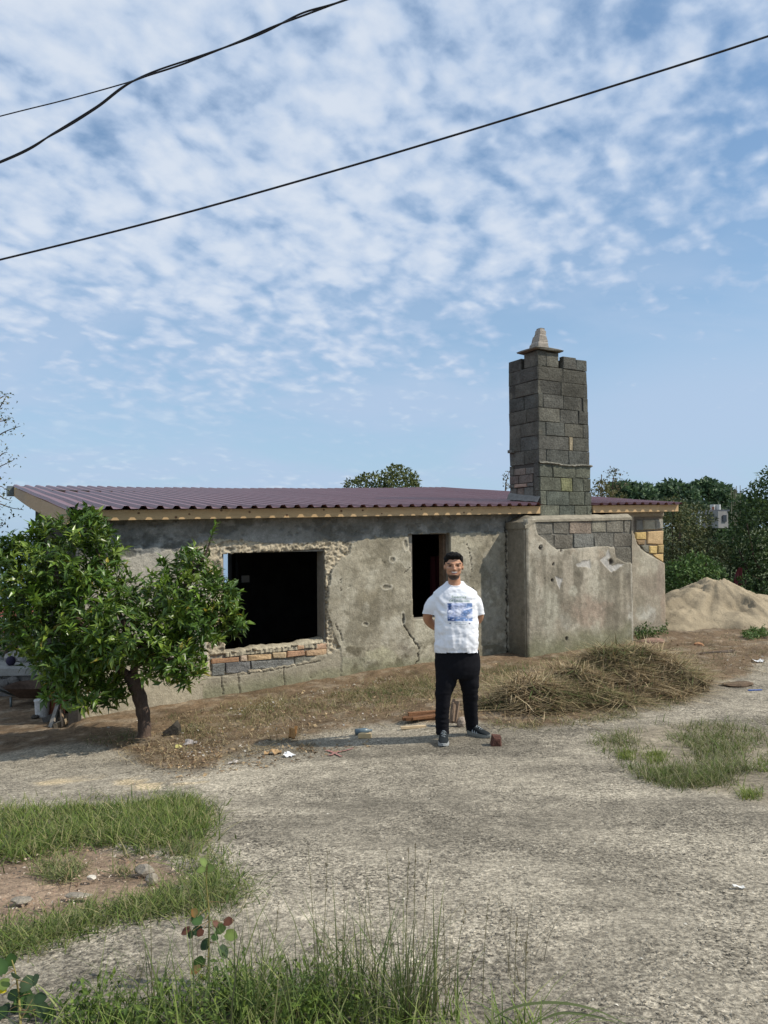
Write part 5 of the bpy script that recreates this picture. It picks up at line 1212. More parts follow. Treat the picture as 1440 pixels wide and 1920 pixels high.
grass('trailing_grass', [([(880, 1345), (960, 1360), (1060, 1356), (1150, 1335), (1300, 1300), (1320, 1285), (1290, 1320), (1150, 1352), (1050, 1366), (930, 1366)], 1100)], .04, .12, STRAW+OLIVE, 'stray strands round the rim of the hay heap', 'straw', lean=1.6, bend=.3, w=.006, mat=M_DRY, lift=.015)
# tall grass at the camera's feet
def tall(polys, hmin, hmax, pal, w, lean, bend, name, label):
    g = G()
    for pts, n in polys:
        q = in_poly(pts, max(4, n//6)); B = ground_at(q[:, 0], q[:, 1]); ix = RNG.integers(0, len(B), n); P = B[ix]+np.concatenate([RNG.normal(0, .025, (n, 2)), np.zeros((n, 1))], 1); P[:, 2] = gz(P[:, 0], P[:, 1])-.01
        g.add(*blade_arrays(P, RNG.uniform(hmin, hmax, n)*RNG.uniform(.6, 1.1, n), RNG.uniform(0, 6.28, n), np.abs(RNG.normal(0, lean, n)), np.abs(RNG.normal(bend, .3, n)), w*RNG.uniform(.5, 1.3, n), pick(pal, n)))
    return tag(g.mk(name, M_GRASS), label, 'grass', kind='stuff')
tall([([(90, 1900), (250, 1880), (480, 1850), (640, 1860), (760, 1870), (880, 1900), (900, 2060), (60, 2060)], 1250), ([(430, 1850), (560, 1840), (600, 1900), (440, 1930)], 260), ([(900, 1910), (1010, 1920), (1010, 2050), (900, 2050)], 160)], .06, .24, [(.15, .22, .04), (.19, .26, .05), (.11, .165, .032), (.24, .29, .075), (.30, .32, .12)], .0068, .40, .55, 'foreground_grass', 'green grass growing at the very bottom of the scene nearest the camera')
tall([([(620, 1880), (790, 1860), (830, 1920), (640, 1960)], 210), ([(430, 1880), (560, 1880), (560, 1960), (430, 1960)], 100), ([(250, 1900), (380, 1890), (380, 1960), (250, 1960)], 60)], .24, .46, [(.13, .18, .05), (.18, .21, .07), (.22, .21, .10), (.10, .15, .04)], .0055, .14, .28, 'tall_grass', 'tall thin seeding grass stalks in front of the concrete yard')
tall([([(560, 1850), (860, 1830), (880, 1900), (600, 1920)], 110), ([(940, 1800), (1010, 1790), (1010, 1840), (950, 1850)], 14), ([(380, 1800), (470, 1780), (470, 1850), (400, 1860)], 16)], .20, .42, [(.26, .23, .13), (.33, .28, .17), (.17, .15, .08)], .0024, .22, .25, 'dry_stalks', 'hair thin dry stalks standing among the tall foreground grass')
# seed heads on thin stalks
g = G()
for x, y0, y1, lean_ in ((592, 1880, 1592, -14), (606, 1880, 1600, 8), (735, 1880, 1600, -10), (760, 1880, 1600, 6), (775, 1880, 1590, 4), (790, 1880, 1618, 14), (640, 1890, 1690, 6), (850, 1890, 1700, 22), (905, 1880, 1690, 10), (365, 1890, 1690, -10), (285, 1890, 1560, -8), (700, 1880, 1640, -12), (510, 1880, 1700, 12), (835, 1880, 1690, -4), (880, 1880, 1790, 8), (965, 1880, 1725, 4), (985, 1880, 1760, 2)):
    b = G1(x, y0); D = b[1]-.05; s_ = spline([b, at(x+lean_*.3, (y0+y1)/2, D), at(x+lean_, y1, D)], 12); V, F = tube(s_, np.linspace(.0013, .0006, 12), 4); g.add(V, F, (.20, .19, .085))
    for k in range(9):
        p = s_[-1-k//2]+RNG.normal(0, .0035, 3); d = nrm(s_[-1]-s_[-4]+RNG.normal(0, .012, 3)); V, F, C = leaf_arrays(p[None], d[None], UP[None]+.1, [.016], [.004], np.array([[.20, .16, .09]])); g.add(V, F, C)
tag(g.mk('seed_heads', M_GRASS), 'fine seed heads rising above the foreground grass', 'grass', kind='stuff')
# arched dead blades at the bottom
for i, (pts, lab) in enumerate((([(905, 1925), (960, 1890), (1040, 1880), (1120, 1895), (1200, 1935)], 'long arching green blade low at the bottom right of the grass'), ([(1000, 1920), (1050, 1900), (1110, 1905), (1165, 1920)], 'shorter drooping blade under the long arching blade'))):
    s_ = spline([at(x, y, 2.25) for x, y in pts], 20); w_ = .004*np.sin(np.linspace(.25, 3.1, 20)); V = np.concatenate([np.stack([s_[k]-UP*w_[k], s_[k]+UP*w_[k]*.6+np.array([0, w_[k], 0])]) for k in range(20)]); F = [(2*k, 2*k+2, 2*k+3, 2*k+1) for k in range(19)]
    o = mk('grass_blade', V, F, M_GRASS, cols=np.tile([.13, .16, .06], (len(V), 1)), base=s_[0]); tag(o, lab, 'grass blade')
# small leafy weeds between the grass, and at the house corner
def weeds(name, polys, n, leaf, pal, label, hmax=.12, mat=None):
    g = G()
    for pts, k in polys:
        q = in_poly(pts, k); B = ground_at(q[:, 0], q[:, 1])
        for b in B:
            m = 12; hh = RNG.uniform(.3, 1, m)*hmax*RNG.uniform(.5, 1.2); P = b + np.stack([RNG.normal(0, .03, m), RNG.normal(0, .03, m), hh], 1); D = nrm(RNG.normal(0, 1, (m, 3))+UP*.15); g.add(*leaf_arrays(P, D, nrm(UP+RNG.normal(0, .4, (m, 3))), leaf*RNG.uniform(.6, 1.3, m), leaf*.42*RNG.uniform(.7, 1.2, m), pick(pal, m), .12, .15))
    return tag(g.mk(name, mat or M_FOL), label, 'weeds', kind='stuff')
weeds('leafy_weeds', [([(430, 1850), (660, 1850), (650, 1960), (330, 1960), (330, 1900)], 70), ([(150, 1900), (330, 1900), (330, 1970), (120, 1970)], 40)], 12, .030, GREEN[:3], 'small broad leaved weeds among the foreground grass', .12)
weeds('corner_weeds', [([(1192, 1188), (1250, 1182), (1252, 1196), (1215, 1206), (1190, 1208)], 60)], 12, .07, [(.07, .12, .03), (.10, .15, .04), (.05, .09, .025)], 'low green weeds at the foot of the right corner of the house', .22)
weeds('sand_weeds', [([(1385, 1192), (1440, 1185), (1445, 1198), (1400, 1202)], 40)], 12, .07, [(.09, .15, .035), (.12, .18, .05)], 'low green weeds at the foot of the sand heap', .14)
# two broad leaved plants near the camera
def round_leaf(col, col2=None):
    a = np.linspace(0, 2*np.pi, 15)[:-1]; r = .5*(1+.10*np.cos(a)); x = .5+r*np.cos(a)*1.0; y = r*np.sin(a)*.80*(1-.35*np.clip(np.cos(a), 0, 1)**2)*(1+.06*np.sin(a*5+1)); z = .14*np.abs(y)**1.2-.10*(x-.4)**2
    x[np.argmin(x)] += .10
    V = np.vstack([[.48, 0, -.02]]+[[x[i], y[i], z[i]] for i in range(14)]); F = [(0, 1+i, 1+(i+1) % 14) for i in range(14)]
    C = np.tile(np.array(col), (15, 1)); C[1:] *= .92; C[0] *= 1.25
    if col2 is not None: C[1:6] = col2
    me = new_mesh('leaf', V, F, C, smooth=True); me.materials.append(M_FOL); return me
RL = {'g': round_leaf((.055, .11, .03)), 'd': round_leaf((.03, .06, .022)), 'l': round_leaf((.16, .22, .055)), 'b': round_leaf((.13, .05, .03)), 'o': round_leaf((.15, .11, .04), (.24, .11, .03)), 'y': round_leaf((.62, .50, .02)), 'p': round_leaf((.085, .13, .06))}
def leafy(name, label, stem_pts, D, lst, extra=()):
    b = G1(*stem_pts[0]); t = thing(name, label, 'plant', b); pts = [b]+[at(x, y, D) for x, y in stem_pts[1:]]
    s_ = spline(pts, 24); V, F = tube(s_, np.linspace(.0045, .0018, 24), 7); mk('stem', V, F, M_OLDWOOD, t, cols=np.tile([.24, .21, .07], (len(V), 1)), smooth=True)
    for x, y, r, kd, ang in lst:
        c = at(x, y, D+RNG.uniform(-.05, .03)); k = D/FPX; d = np.array([math.cos(ang), RNG.uniform(-.5, .2), math.sin(ang)]); nv = nrm(np.array([RNG.uniform(-.9, .9), -.7, RNG.uniform(.3, 1.2)])); L = 1.75*r*k
        d = nrm(d); P0 = c - d*L*.5; o = lone_leaf(t, P0, d, nv, L, RL[kd])
        j = np.argmin(np.linalg.norm(s_-P0, axis=1)); V, F = tube([s_[j], (s_[j]+P0)/2+UP*.002, P0], [.0014, .0011, .0009], 5); mk('stalk', V, F, M_OLDWOOD, t, cols=np.tile([.22, .15, .07], (len(V), 1)))
    return t
leafy('leafy_seedling', 'upright seedling with round leaves some turned brown in the grass', [(392, 1905), (391, 1800), (392, 1720), (387, 1660), (388, 1632)], 2.62,
      [(382, 1617, 11, 'l', 2.3), (394, 1628, 10, 'l', .3), (378, 1631, 10, 'l', 3.3), (426, 1686, 11, 'l', 1.2), (370, 1725, 14, 'g', 2.9), (365, 1712, 11, 'o', 2.0), (350, 1745, 12, 'b', 3.6), (371, 1745, 13, 'd', 3.3), (358, 1752, 9, 'd', 4.2), (386, 1770, 14, 'd', 3.9), (418, 1783, 15, 'd', 5.3), (412, 1742, 14, 'l', .3), (432, 1753, 15, 'l', 6.0), (427, 1728, 12, 'b', .2), (406, 1733, 10, 'b', 2.6), (376, 1748, 9, 'b', 4.0), (402, 1757, 9, 'g', 5.9), (374, 1804, 16, 'g', 3.9), (368, 1818, 13, 'o', 3.5), (374, 1834, 11, 'y', 1.2), (404, 1818, 9, 'g', 5.0)])
leafy('broadleaf_weed', 'broad round leaved weed with a yellow leaf at the bottom left corner', [(40, 1960), (36, 1880), (30, 1830), (22, 1800)], 2.42,
      [(18, 1803, 18, 'g', 1.4), (2, 1815, 18, 'g', 1.9), (50, 1845, 20, 'p', .5), (66, 1838, 14, 'p', .9), (42, 1868, 24, 'g', 5.0), (60, 1880, 20, 'p', 4.9), (25, 1865, 14, 'd', 3.6), (8, 1845, 14, 'l', 3.3), (4, 1852, 14, 'y', 2.8), (28, 1890, 14, 'd', 4.4), (10, 1895, 18, 'd', 3.9), (74, 1872, 14, 'd', .1), (80, 1892, 18, 'p', 5.2), (66, 1910, 14, 'o', 4.9), (92, 1900, 16, 'g', 5.0), (30, 1830, 12, 'p', 2.4), (2, 1900, 18, 'd', 3.5), (48, 1912, 16, 'g', 5.1), (100, 1880, 14, 'l', .6)])

# ------------------------------------------------------------------ overhead cables
def cable(name, label, pts, rad, base=None, seg=7, n=60):
    s_ = spline([at(x, y, D) for x, y, D in pts], n); V, F = tube(s_, rad, seg); o = mk(name, V, F, M_CABLE, smooth=True, base=s_[0]); return tag(o, label, 'cable', 'overhead cables')
cable('overhead_cable', 'single black cable slanting across the whole sky from low left to upper right', [(-900, 690, 9.2), (-300, 558, 8.4), (0, 487, 8.0), (300, 412, 7.8), (600, 328, 7.6), (860, 251, 7.4), (1150, 161, 7.2), (1440, 68, 7.0), (1900, -90, 6.6)], .0105)
bp = [(-700, 520, 9.0), (-300, 415, 8.2), (0, 304, 7.6), (100, 251, 7.4), (180, 202, 7.3), (250, 152, 7.2), (360, 112, 7.0), (470, 70, 6.8), (560, 30, 6.6), (650, -1, 6.4), (800, -60, 6.1), (1000, -150, 5.8)]
s_ = spline([at(*q) for q in bp], 220); t = thing('cable_bundle', 'thick twisted pair of black cables at the upper left of the sky', 'cable', s_[0], 'overhead cables')
for ph in (0, math.pi):
    tt = np.arange(220)*.105+ph+.9*np.sin(np.arange(220)*.041); off = np.stack([.006*np.cos(tt), 0*tt, (.0095+.004*np.sin(np.arange(220)*.13))*np.sin(tt)], 1); V, F = tube(s_+off, .0085, 7); mk('strand', V, F, M_CABLE, t, smooth=True)
cable('overhead_cable', 'thin black cable joining the twisted pair from the left', [(-700, 390, 9.5), (-300, 296, 8.6), (0, 218, 7.9), (120, 188, 7.6), (225, 159, 7.3), (262, 147, 7.18)], .0062)

# ------------------------------------------------------------------ bits and pieces on the ground
def rockm(c, r, seed, flat=.9, col=(.3, .28, .24), rough=.28):
    bm = bmesh.new(); bmesh.ops.create_icosphere(bm, subdivisions=2, radius=1.0); V = np.array([v.co[:] for v in bm.verts]); F = [tuple(v.index for v in f.verts) for f in bm.faces]; bm.free()
    rr = random.Random(seed); pl = [nrm(np.array([rr.gauss(0, 1) for _ in range(3)])) for _ in range(7)]
    for p in pl:
        d = V@p; lim = rr.uniform(.55, .85); V = V - np.clip(d-lim, 0, None)[:, None]*p
    V = V*(1+rough*.4*(fbm(V[:, 0]*2+seed, V[:, 1]*2+V[:, 2]*1.7, seed)-.5))[:, None]
    V = V*np.asarray(r); return V+np.asarray(c), F, np.tile(np.asarray(col), (len(V), 1))
def rock(name, label, px, py, r, col, seed, cat='stone', sink=.35, mat=None, group=None):
    b = G1(px, py); V, F, C = rockm(b+UP*(r[2]*(.75-sink)), r, seed, col=col); o = mk(name, V, F, mat or M_ROCK, cols=C, base=b); return tag(o, label, cat, group)
def plank(name, label, px, py, L, wd, th, ang, col, cat='wood scrap', tilt=0.0, mat=None, lift=0.0):
    b = G1(px, py); ex = np.array([math.cos(ang)*math.cos(tilt), math.sin(ang)*math.cos(tilt), math.sin(tilt)]); ey = np.array([-math.sin(ang), math.cos(ang), 0]); ez = np.cross(ex, ey)
    n = 7; V = []; rr = random.Random(int(px*7+py))
    for i in range(n):
        t_ = i/(n-1)-.5
        w_ = wd*(1+.10*rr.uniform(-1, 1)); h_ = th*(1+.12*rr.uniform(-1, 1))
        c = b + ex*L*t_ + ez*(lift+.004) + ey*rr.uniform(-.06, .06)*wd
        for sy, sz in ((-1, 0), (1, 0), (1, 1), (-1, 1)): V.append(c+ey*sy*w_/2+ez*sz*h_+ex*rr.uniform(-.03, .03)*wd*(i in (0, n-1)))
    V = np.array(V); F = [(i*4+j, i*4+(j+1) % 4, i*4+4+(j+1) % 4, i*4+4+j) for i in range(n-1) for j in range(4)]+[(3, 2, 1, 0), tuple((n-1)*4+j for j in range(4))]
    C = np.tile(np.asarray(col, float), (len(V), 1))*np.array([rr.uniform(.85, 1.1) for _ in range(len(V))])[:, None]
    o = mk(name, V, [f[::-1] for f in F], mat or M_OLDWOOD, cols=C, base=b); return tag(o, label, cat)
def paper(name, label, px, py, w, h, col, seed, cat='litter', hh=.05, mat=None):
    b = G1(px, py); n = 9; X, Y = np.meshgrid(np.linspace(-w/2, w/2, n), np.linspace(-h/2, h/2, n)); r_ = seed*.73
    Z = hh*np.abs(fbm(X*22+r_, Y*22, seed)-.35)*1.8 + .006; X = X+.25*w*(fbm(X*15, Y*15+r_, seed+1)-.5); Y = Y+.25*h*(fbm(X*15+9, Y*15+r_, seed+2)-.5)
    top = b+np.stack([X, Y, Z], -1).reshape(-1, 3); V = np.vstack([top, top-UP*.0025]); F = np.vstack([grid_faces(n, n), grid_faces(n, n)[:, ::-1]+n*n])
    o = mk(name, V, F, mat or M_PLAIN, cols=np.tile(np.asarray(col), (len(V), 1)), base=b); return tag(o, label, cat)
b = G1(322, 1380); V = np.array([(-.10, -.05, -.03), (.09, -.06, -.03), (.10, .06, -.03), (-.09, .07, -.03), (-.085, -.045, .05), (.085, -.05, .09), (.08, .05, .10), (-.07, .05, .05), (.02, -.03, .13), (.055, .02, .165)])
o = mk('dark_rock', V+b, [(0, 1, 5, 4), (1, 2, 6, 5), (2, 3, 7, 6), (3, 0, 4, 7), (4, 5, 8), (5, 6, 9), (5, 9, 8), (6, 7, 9), (7, 4, 8, 9), (3, 2, 1, 0)], M_ROCK, cols=np.tile([.06, .052, .042], (10, 1))*RNG.uniform(.7, 1.3, (10, 1)), base=b); tag(o, 'dark pointed rock standing right of the citrus tree trunk', 'rock')
paper('yellow_wrapper', 'crumpled yellow and white wrapper on the earth right of the citrus tree', 341, 1406, .12, .07, (.52, .46, .16), 5, 'wrapper', .05)
paper('grey_rag', 'crumpled greyish plastic scrap just behind the yellow wrapper', 357, 1398, .12, .08, (.30, .27, .25), 8, 'litter', .07)
paper('white_paper', 'crumpled white paper scrap at the edge of the concrete', 543, 1419, .10, .07, (.66, .66, .65), 11, 'paper', .06)
paper('cardboard_scrap', 'brownish cardboard scrap beside the crumpled white paper', 510, 1414, .15, .07, (.42, .27, .13), 14, 'litter', .05)
paper('white_scrap', 'small white scrap on the bare earth near the yellow wrapper', 437, 1432, .08, .05, (.46, .41, .36), 17, 'litter', .05)
paper('white_scrap', 'white scrap lying at the far right edge near the sand heap', 1424, 1243, .14, .08, (.72, .71, .69), 19, 'litter', .06)
paper('white_flake', 'small white flake on the near concrete toward the right', 1386, 1667, .05, .02, (.7, .68, .62), 23, 'litter', .02)
plank('blue_strip', 'thin blue plastic strip near the right edge of the yard', 1416, 1295, .17, .02, .008, .1, (.05, .14, .45), 'litter')
plank('pine_offcut', 'pale cut pine block lying on the concrete by the shadow', 684, 1384, .125, .05, .04, -.12, (.58, .42, .22), mat=M_WOOD)
plank('pale_batten', 'pale narrow batten lying left of the man', 775, 1366, .26, .035, .022, .22, (.60, .46, .29), mat=M_WOOD)
# blue grey bottle by the offcut
b = G1(680, 1377); ax = nrm(np.array([.95, .3, 0.])); pr = [(0, .005), (.004, .03), (.10, .031), (.13, .024), (.15, .012), (.175, .012), (.177, .004)]
V, F = tube([b+ax*(s-.08)+UP*.032 for s, r in pr], [r for s, r in pr], 12); o = mk('bottle', V, F, material('blue_plastic', (.10, .14, .16), rough=.3, spec=.5), smooth=True, base=b); tag(o, 'small blue grey bottle lying just behind the pale pine block', 'bottle')
# broken amber coloured wood chunk
def splinter(name, label, px, py, L, r, col, ang, up, cat='wood scrap', n=5):
    b = G1(px, py); g = G(); rr = random.Random(int(px))
    for k in range(n):
        a = ang+rr.uniform(-.25, .25); o_ = np.array([rr.uniform(-r, r)*.7, rr.uniform(-r, r)*.7, rr.uniform(0, r)]); e_ = np.array([math.cos(a)*math.cos(up), math.sin(a)*math.cos(up), math.sin(up)])*L*rr.uniform(.7, 1.0); w_ = r*rr.uniform(.5, .9)
        s = np.cross(e_, UP); s = nrm(s)*w_; h_ = nrm(np.cross(s, e_))*w_*.8
        V, F = boxv(b+o_-s*.5 - e_*.5*(up < .6) + UP*.01, e_, s, h_); V[[1, 2, 5, 6]] += np.array([[rr.uniform(-.3, .3)*w_ for _ in range(3)] for _ in range(4)]); g.add(V, F, np.array(col)*rr.uniform(.6, 1.25))
    o = g.mk(name, M_OLDWOOD, base=b); return tag(o, label, cat)
splinter('split_log', 'split reddish brown log lying behind the left leg of the man', 797, 1352, .42, .06, (.20, .10, .05), .12, 0.02, 'log', 7)
splinter('wood_chunk', 'broken amber brown wood chunk in the shadow on the concrete', 549, 1390, .11, .045, (.36, .19, .07), 1.4, .9, 'wood scrap', 5)
splinter('tree_stump', 'weathered splintered stump standing between the legs of the man', 851, 1362, .24, .05, (.19, .135, .095), 1.0, 1.3, 'stump', 6)
rock('rubble_stone', 'pale stone lump behind the right leg of the man', 866, 1362, (.055, .05, .065), (.36, .29, .23), 31, 'stone', .2)
b = G1(931, 1398); V, F = blockv([b+np.array([-.047, -.045, -.005]), b+np.array([.047, -.04, -.005]), b+np.array([.034, -.035, .088]), b+np.array([-.036, -.03, .085])], np.array([0, -1., 0]), .085, .012, .008)
o = mk('rusty_block', V, F, M_BRICK, cols=np.tile([.10, .05, .038], (len(V), 1))*RNG.uniform(.5, 1.6, (len(V), 1)), base=b); tag(o, 'dark reddish brown block standing on the concrete right of the shoes', 'block')
grass('dry_tuft', [([(560, 1398), (588, 1396), (590, 1410), (562, 1412)], 260)], .03, .08, [(.16, .12, .07), (.24, .18, .1)], 'small dead brown grass tuft on the concrete near the red cross', lean=.9, mat=M_DRY, clump=.03, cat='tuft')
rock('clod', 'dark brown clod of earth on the yard right of the hay heap', 1382, 1286, (.22, .12, .045), (.13, .09, .06), 41, 'clod', .3)
for i, (x, y, r, lab) in enumerate(((285, 1652, (.034, .028, .034), 'grey rounded stone beside the pale tuft on the reddish soil'), (272, 1642, (.035, .03, .03), None), (40, 1690, (.05, .035, .015), 'flat grey stone at the left of the reddish bare soil'), (345, 1668, (.05, .03, .018), 'flat pale stone by the right rim of the reddish soil'), (172, 1648, (.025, .02, .015), 'small white stone in the middle of the reddish soil'), (270, 1636, (.06, .04, .03), 'long grey stone near the small splayed tuft'), (150, 1680, (.07, .03, .012), 'dark flat stone on the reddish soil near the grass strip'))):
    if lab: rock('stone', lab, x, y, r, (.27, .235, .185) if i not in (4,) else (.6, .55, .46), 50+i, 'stone', .45)
rock('brick_rubble', 'reddish rubble lump at the foot of the house right corner', 1222, 1206, (.30, .12, .07), (.30, .19, .14), 71, 'rubble', .3)
rock('brick_rubble', 'small orange brick lump in front of the sand heap', 1310, 1212, (.09, .06, .05), (.45, .24, .13), 72, 'rubble', .3)
rock('brick_rubble', 'broken pink brick lying on top of the hay heap', 1190, 1252, (.10, .06, .07), (.42, .22, .16), 73, 'rubble', -1.6)
splinter('dead_branch', 'dead branch lying on the earth right of the hay heap', 1340, 1226, .75, .022, (.22, .17, .13), .05, .03, 'branch', 4)
# chips and crumbs
def chips(name, polys, pal, smin, smax, label, cat, mat=None):
    g = G()
    for pts, n in polys:
        q = in_poly(pts, n); B = ground_at(q[:, 0], q[:, 1]); dz = np.where(sdpoly(q[:, 0], q[:, 1], np.array(DIRT)) < 4, .034, .004)
        D = nrm(RNG.normal(0, 1, (n, 3))*np.array([1, 1, .3])); s = RNG.uniform(smin, smax, n)*RNG.uniform(.5, 1.0, n)
        g.add(*leaf_arrays(B+UP*dz[:, None], D, nrm(UP+RNG.normal(0, .45, (n, 3))), s, s*RNG.uniform(.35, .8, n), pick(pal, n), .15, .1))
    return tag(g.mk(name, mat or M_DRY), label, cat, kind='stuff')
chips('plaster_crumbs', [([(540, 1300), (640, 1270), (760, 1256), (770, 1270), (640, 1305), (560, 1320)], 190), ([(420, 1335), (520, 1310), (540, 1325), (440, 1350)], 100), ([(180, 1362), (300, 1325), (390, 1308), (400, 1318), (300, 1345), (190, 1378)], 190), ([(330, 1380), (700, 1335), (720, 1350), (560, 1390), (340, 1440)], 190), ([(1250, 1230), (1440, 1215), (1440, 1250), (1300, 1270)], 70)], [(.46, .41, .33), (.38, .33, .26), (.56, .52, .46)], .015, .05, 'white crumbs of fallen plaster on the earth near the wall', 'rubble', M_PLAIN)
chips('dry_leaves', [(DIRT[3:-4], 2400), ([(230, 1400), (420, 1400), (400, 1445), (310, 1445)], 160), ([(300, 1420), (560, 1400), (700, 1385), (700, 1400), (500, 1440), (330, 1465)], 320)], [(.24, .16, .09), (.34, .245, .14), (.16, .105, .065), (.42, .31, .18)], .02, .065, 'dry brown leaves and wood chips strewn over the earth strip', 'leaves')
chips('yard_crumbs', [([(400, 1440), (1440, 1300), (1440, 1900), (900, 1900), (420, 1700)], 420), ([(0, 1460), (400, 1440), (400, 1500), (0, 1510)], 120)], [(.62, .57, .47), (.30, .25, .18), (.16, .13, .1), (.5, .45, .36)], .008, .022, 'tiny stray chips scattered on the concrete yard', 'crumbs', M_PLAIN)
chips('soil_crumbs', [(BARE, 700)], [(.46, .36, .26), (.30, .19, .12), (.55, .46, .36), (.24, .16, .11)], .008, .03, 'small crumbs and grit on the reddish bare soil', 'crumbs', M_PLAIN)
# red cross sprayed on the concrete
M_RED = material('red_spray', (.33, .165, .14), rough=.9, grain=((60, .25, 4),))
g = G()
for pts in ([(613, 1408), (626, 1413), (640, 1420)], [(618, 1418), (632, 1412), (650, 1408), (662, 1404)]):
    P = np.array([G1(x, y) for x, y in pts]); s_ = spline(P, 16); tn = nrm(np.gradient(s_, axis=0)); sd = np.cross(tn, UP); w_ = .018*(1+.5*np.sin(np.arange(16)*2.3))*np.linspace(1, .5, 16)
    V = np.concatenate([np.stack([s_[k]-sd[k]*w_[k], s_[k]+sd[k]*w_[k]]) for k in range(16)]); V[:, 2] = gz(V[:, 0], V[:, 1])+.009; g.add(V, [(2*k, 2*k+1, 2*k+3, 2*k+2) for k in range(15)])
o = g.mk('paint_mark', M_RED); tag(o, 'faded red cross sprayed on the concrete', 'paint mark', kind='structure')

# ------------------------------------------------------------------ corner of the yard at the left
M_CON = material('cast_concrete', (.33, .325, .30), rough=.9, grain=((4, .15, 4), (50, .12, 3)), bump=((30, .006),))
qa = at(-70, 1312, 11.3); qa[2] = float(gz(qa[0], qa[1]))-.05
t = thing('concrete_ledge', 'low concrete ledge with a rough stone base behind the wheelbarrow', 'ledge', qa)
zt_ = float(at(40, 1252, 11.4)[2])
g = G(); V, F = boxv(qa, np.array([1.35, .1, 0]), np.array([-.3, 1.3, 0]), UP*(zt_-.10-qa[2])); mk('ledge_base', V, F, M_ROCK, t, cols=np.tile([.21, .2, .185], (8, 1)))
V, F = boxv(np.array([qa[0]-.08, qa[1]-.06, zt_-.098]), np.array([1.5, .11, 0]), np.array([-.33, 1.45, 0]), UP*.10); mk('ledge_top', V, F, M_CON, t)
for k in range(16):
    b = np.array([qa[0]+RNG.uniform(0, 1.3), qa[1]-.02+RNG.uniform(-.03, .05), qa[2]+RNG.uniform(.05, .36)]); V, F, C = rockm(b, (RNG.uniform(.07, .13), .05, RNG.uniform(.05, .09)), 90+k, col=np.array([.2, .19, .175])*RNG.uniform(.7, 1.3)); mk('stone', V, F, M_ROCK, t, cols=C)
for (x, y, r, col, lab, s_) in ((30, 1240, (.20, .14, .12), (.33, .31, .28), 'light grey rubble lump on the left end of the concrete ledge', 120), (62, 1238, (.15, .12, .09), (.40, .29, .22), 'pinkish rubble lump on the concrete ledge behind the citrus leaves', 121), (52, 1222, (.22, .16, .16), (.36, .35, .33), 'pale broken slab behind the concrete ledge', 122)):
    b = at(x, y, 12.0); V, F, C = rockm(np.array([b[0], b[1], zt_+r[2]*.55]), r, s_, col=col); o = mk('rubble_lump', V, F, M_ROCK, cols=C, base=b); tag(o, lab, 'rubble')
# wheelbarrow
def barrow():
    D = 10.6; k = D/FPX; b = G1(42, 1324); b = np.array([at(64, 1324, D)[0], D, float(gz(at(64, 1324, D)[0], D))]); t = thing('wheelbarrow', 'dark rusty wheelbarrow standing before the concrete ledge', 'wheelbarrow', b)
    M_RUST = material('rusty_steel', (.10, .065, .045), rough=.75, metal=.2, grain=((14, .35, 4),)); zr = float(at(60, 1283, D)[2]); zb = float(at(60, 1304, D)[2])
    V = []; 
    for z, hx, hy in ((zb, .17, .20), (zr-.02, .33, .32), (zr, .35, .34), (zr-.02, .315, .305), (zb+.02, .15, .18)):
        for a in np.arange(20)*2*np.pi/20: V.append(b*[1, 1, 0]+np.array([math.copysign(abs(math.cos(a))**.6, math.cos(a))*hx, math.copysign(abs(math.sin(a))**.6, math.sin(a))*hy, z]))
    F = [(i*20+j, i*20+(j+1) % 20, i*20+20+(j+1) % 20, i*20+20+j) for i in range(4) for j in range(20)]+[tuple(range(20))[::-1], tuple(80+j for j in range(20))]; mk('tray', V, F, M_RUST, t, smooth=False)
    for sx in (-1, 1):
        V, F = tube(spline([b+np.array([sx*.40, -.35, zr-b[2]+.05]), b+np.array([sx*.36, -.2, zr-b[2]-.04]), b+np.array([sx*.26, .15, zb-b[2]-.02]), b+np.array([sx*.06, .62, .20])], 14), .016, 7); mk('handle', V, F, M_METAL, t, smooth=True)
        V, F = tube([b+np.array([sx*.27, -.10, zb-b[2]]), b+np.array([sx*.25, -.14, .0])], [.017, .015], 7); mk('leg', V, F, M_METAL, t, smooth=True)
    a = np.linspace(0, 2*np.pi, 25); V, F = tube(np.stack([b[0]+0*a, b[1]+.66+.15*np.cos(a), b[2]+.18+.15*np.sin(a)], 1), .035, 8, cap=False); wv = mk('wheel', V, F, material('black_rubber', (.02, .02, .02)), t, smooth=True)
    V, F = tube([b+np.array([-.07, .66, .18]), b+np.array([.07, .66, .18])], .05, 10); mk('hub', V, F, M_METAL, wv)
barrow()
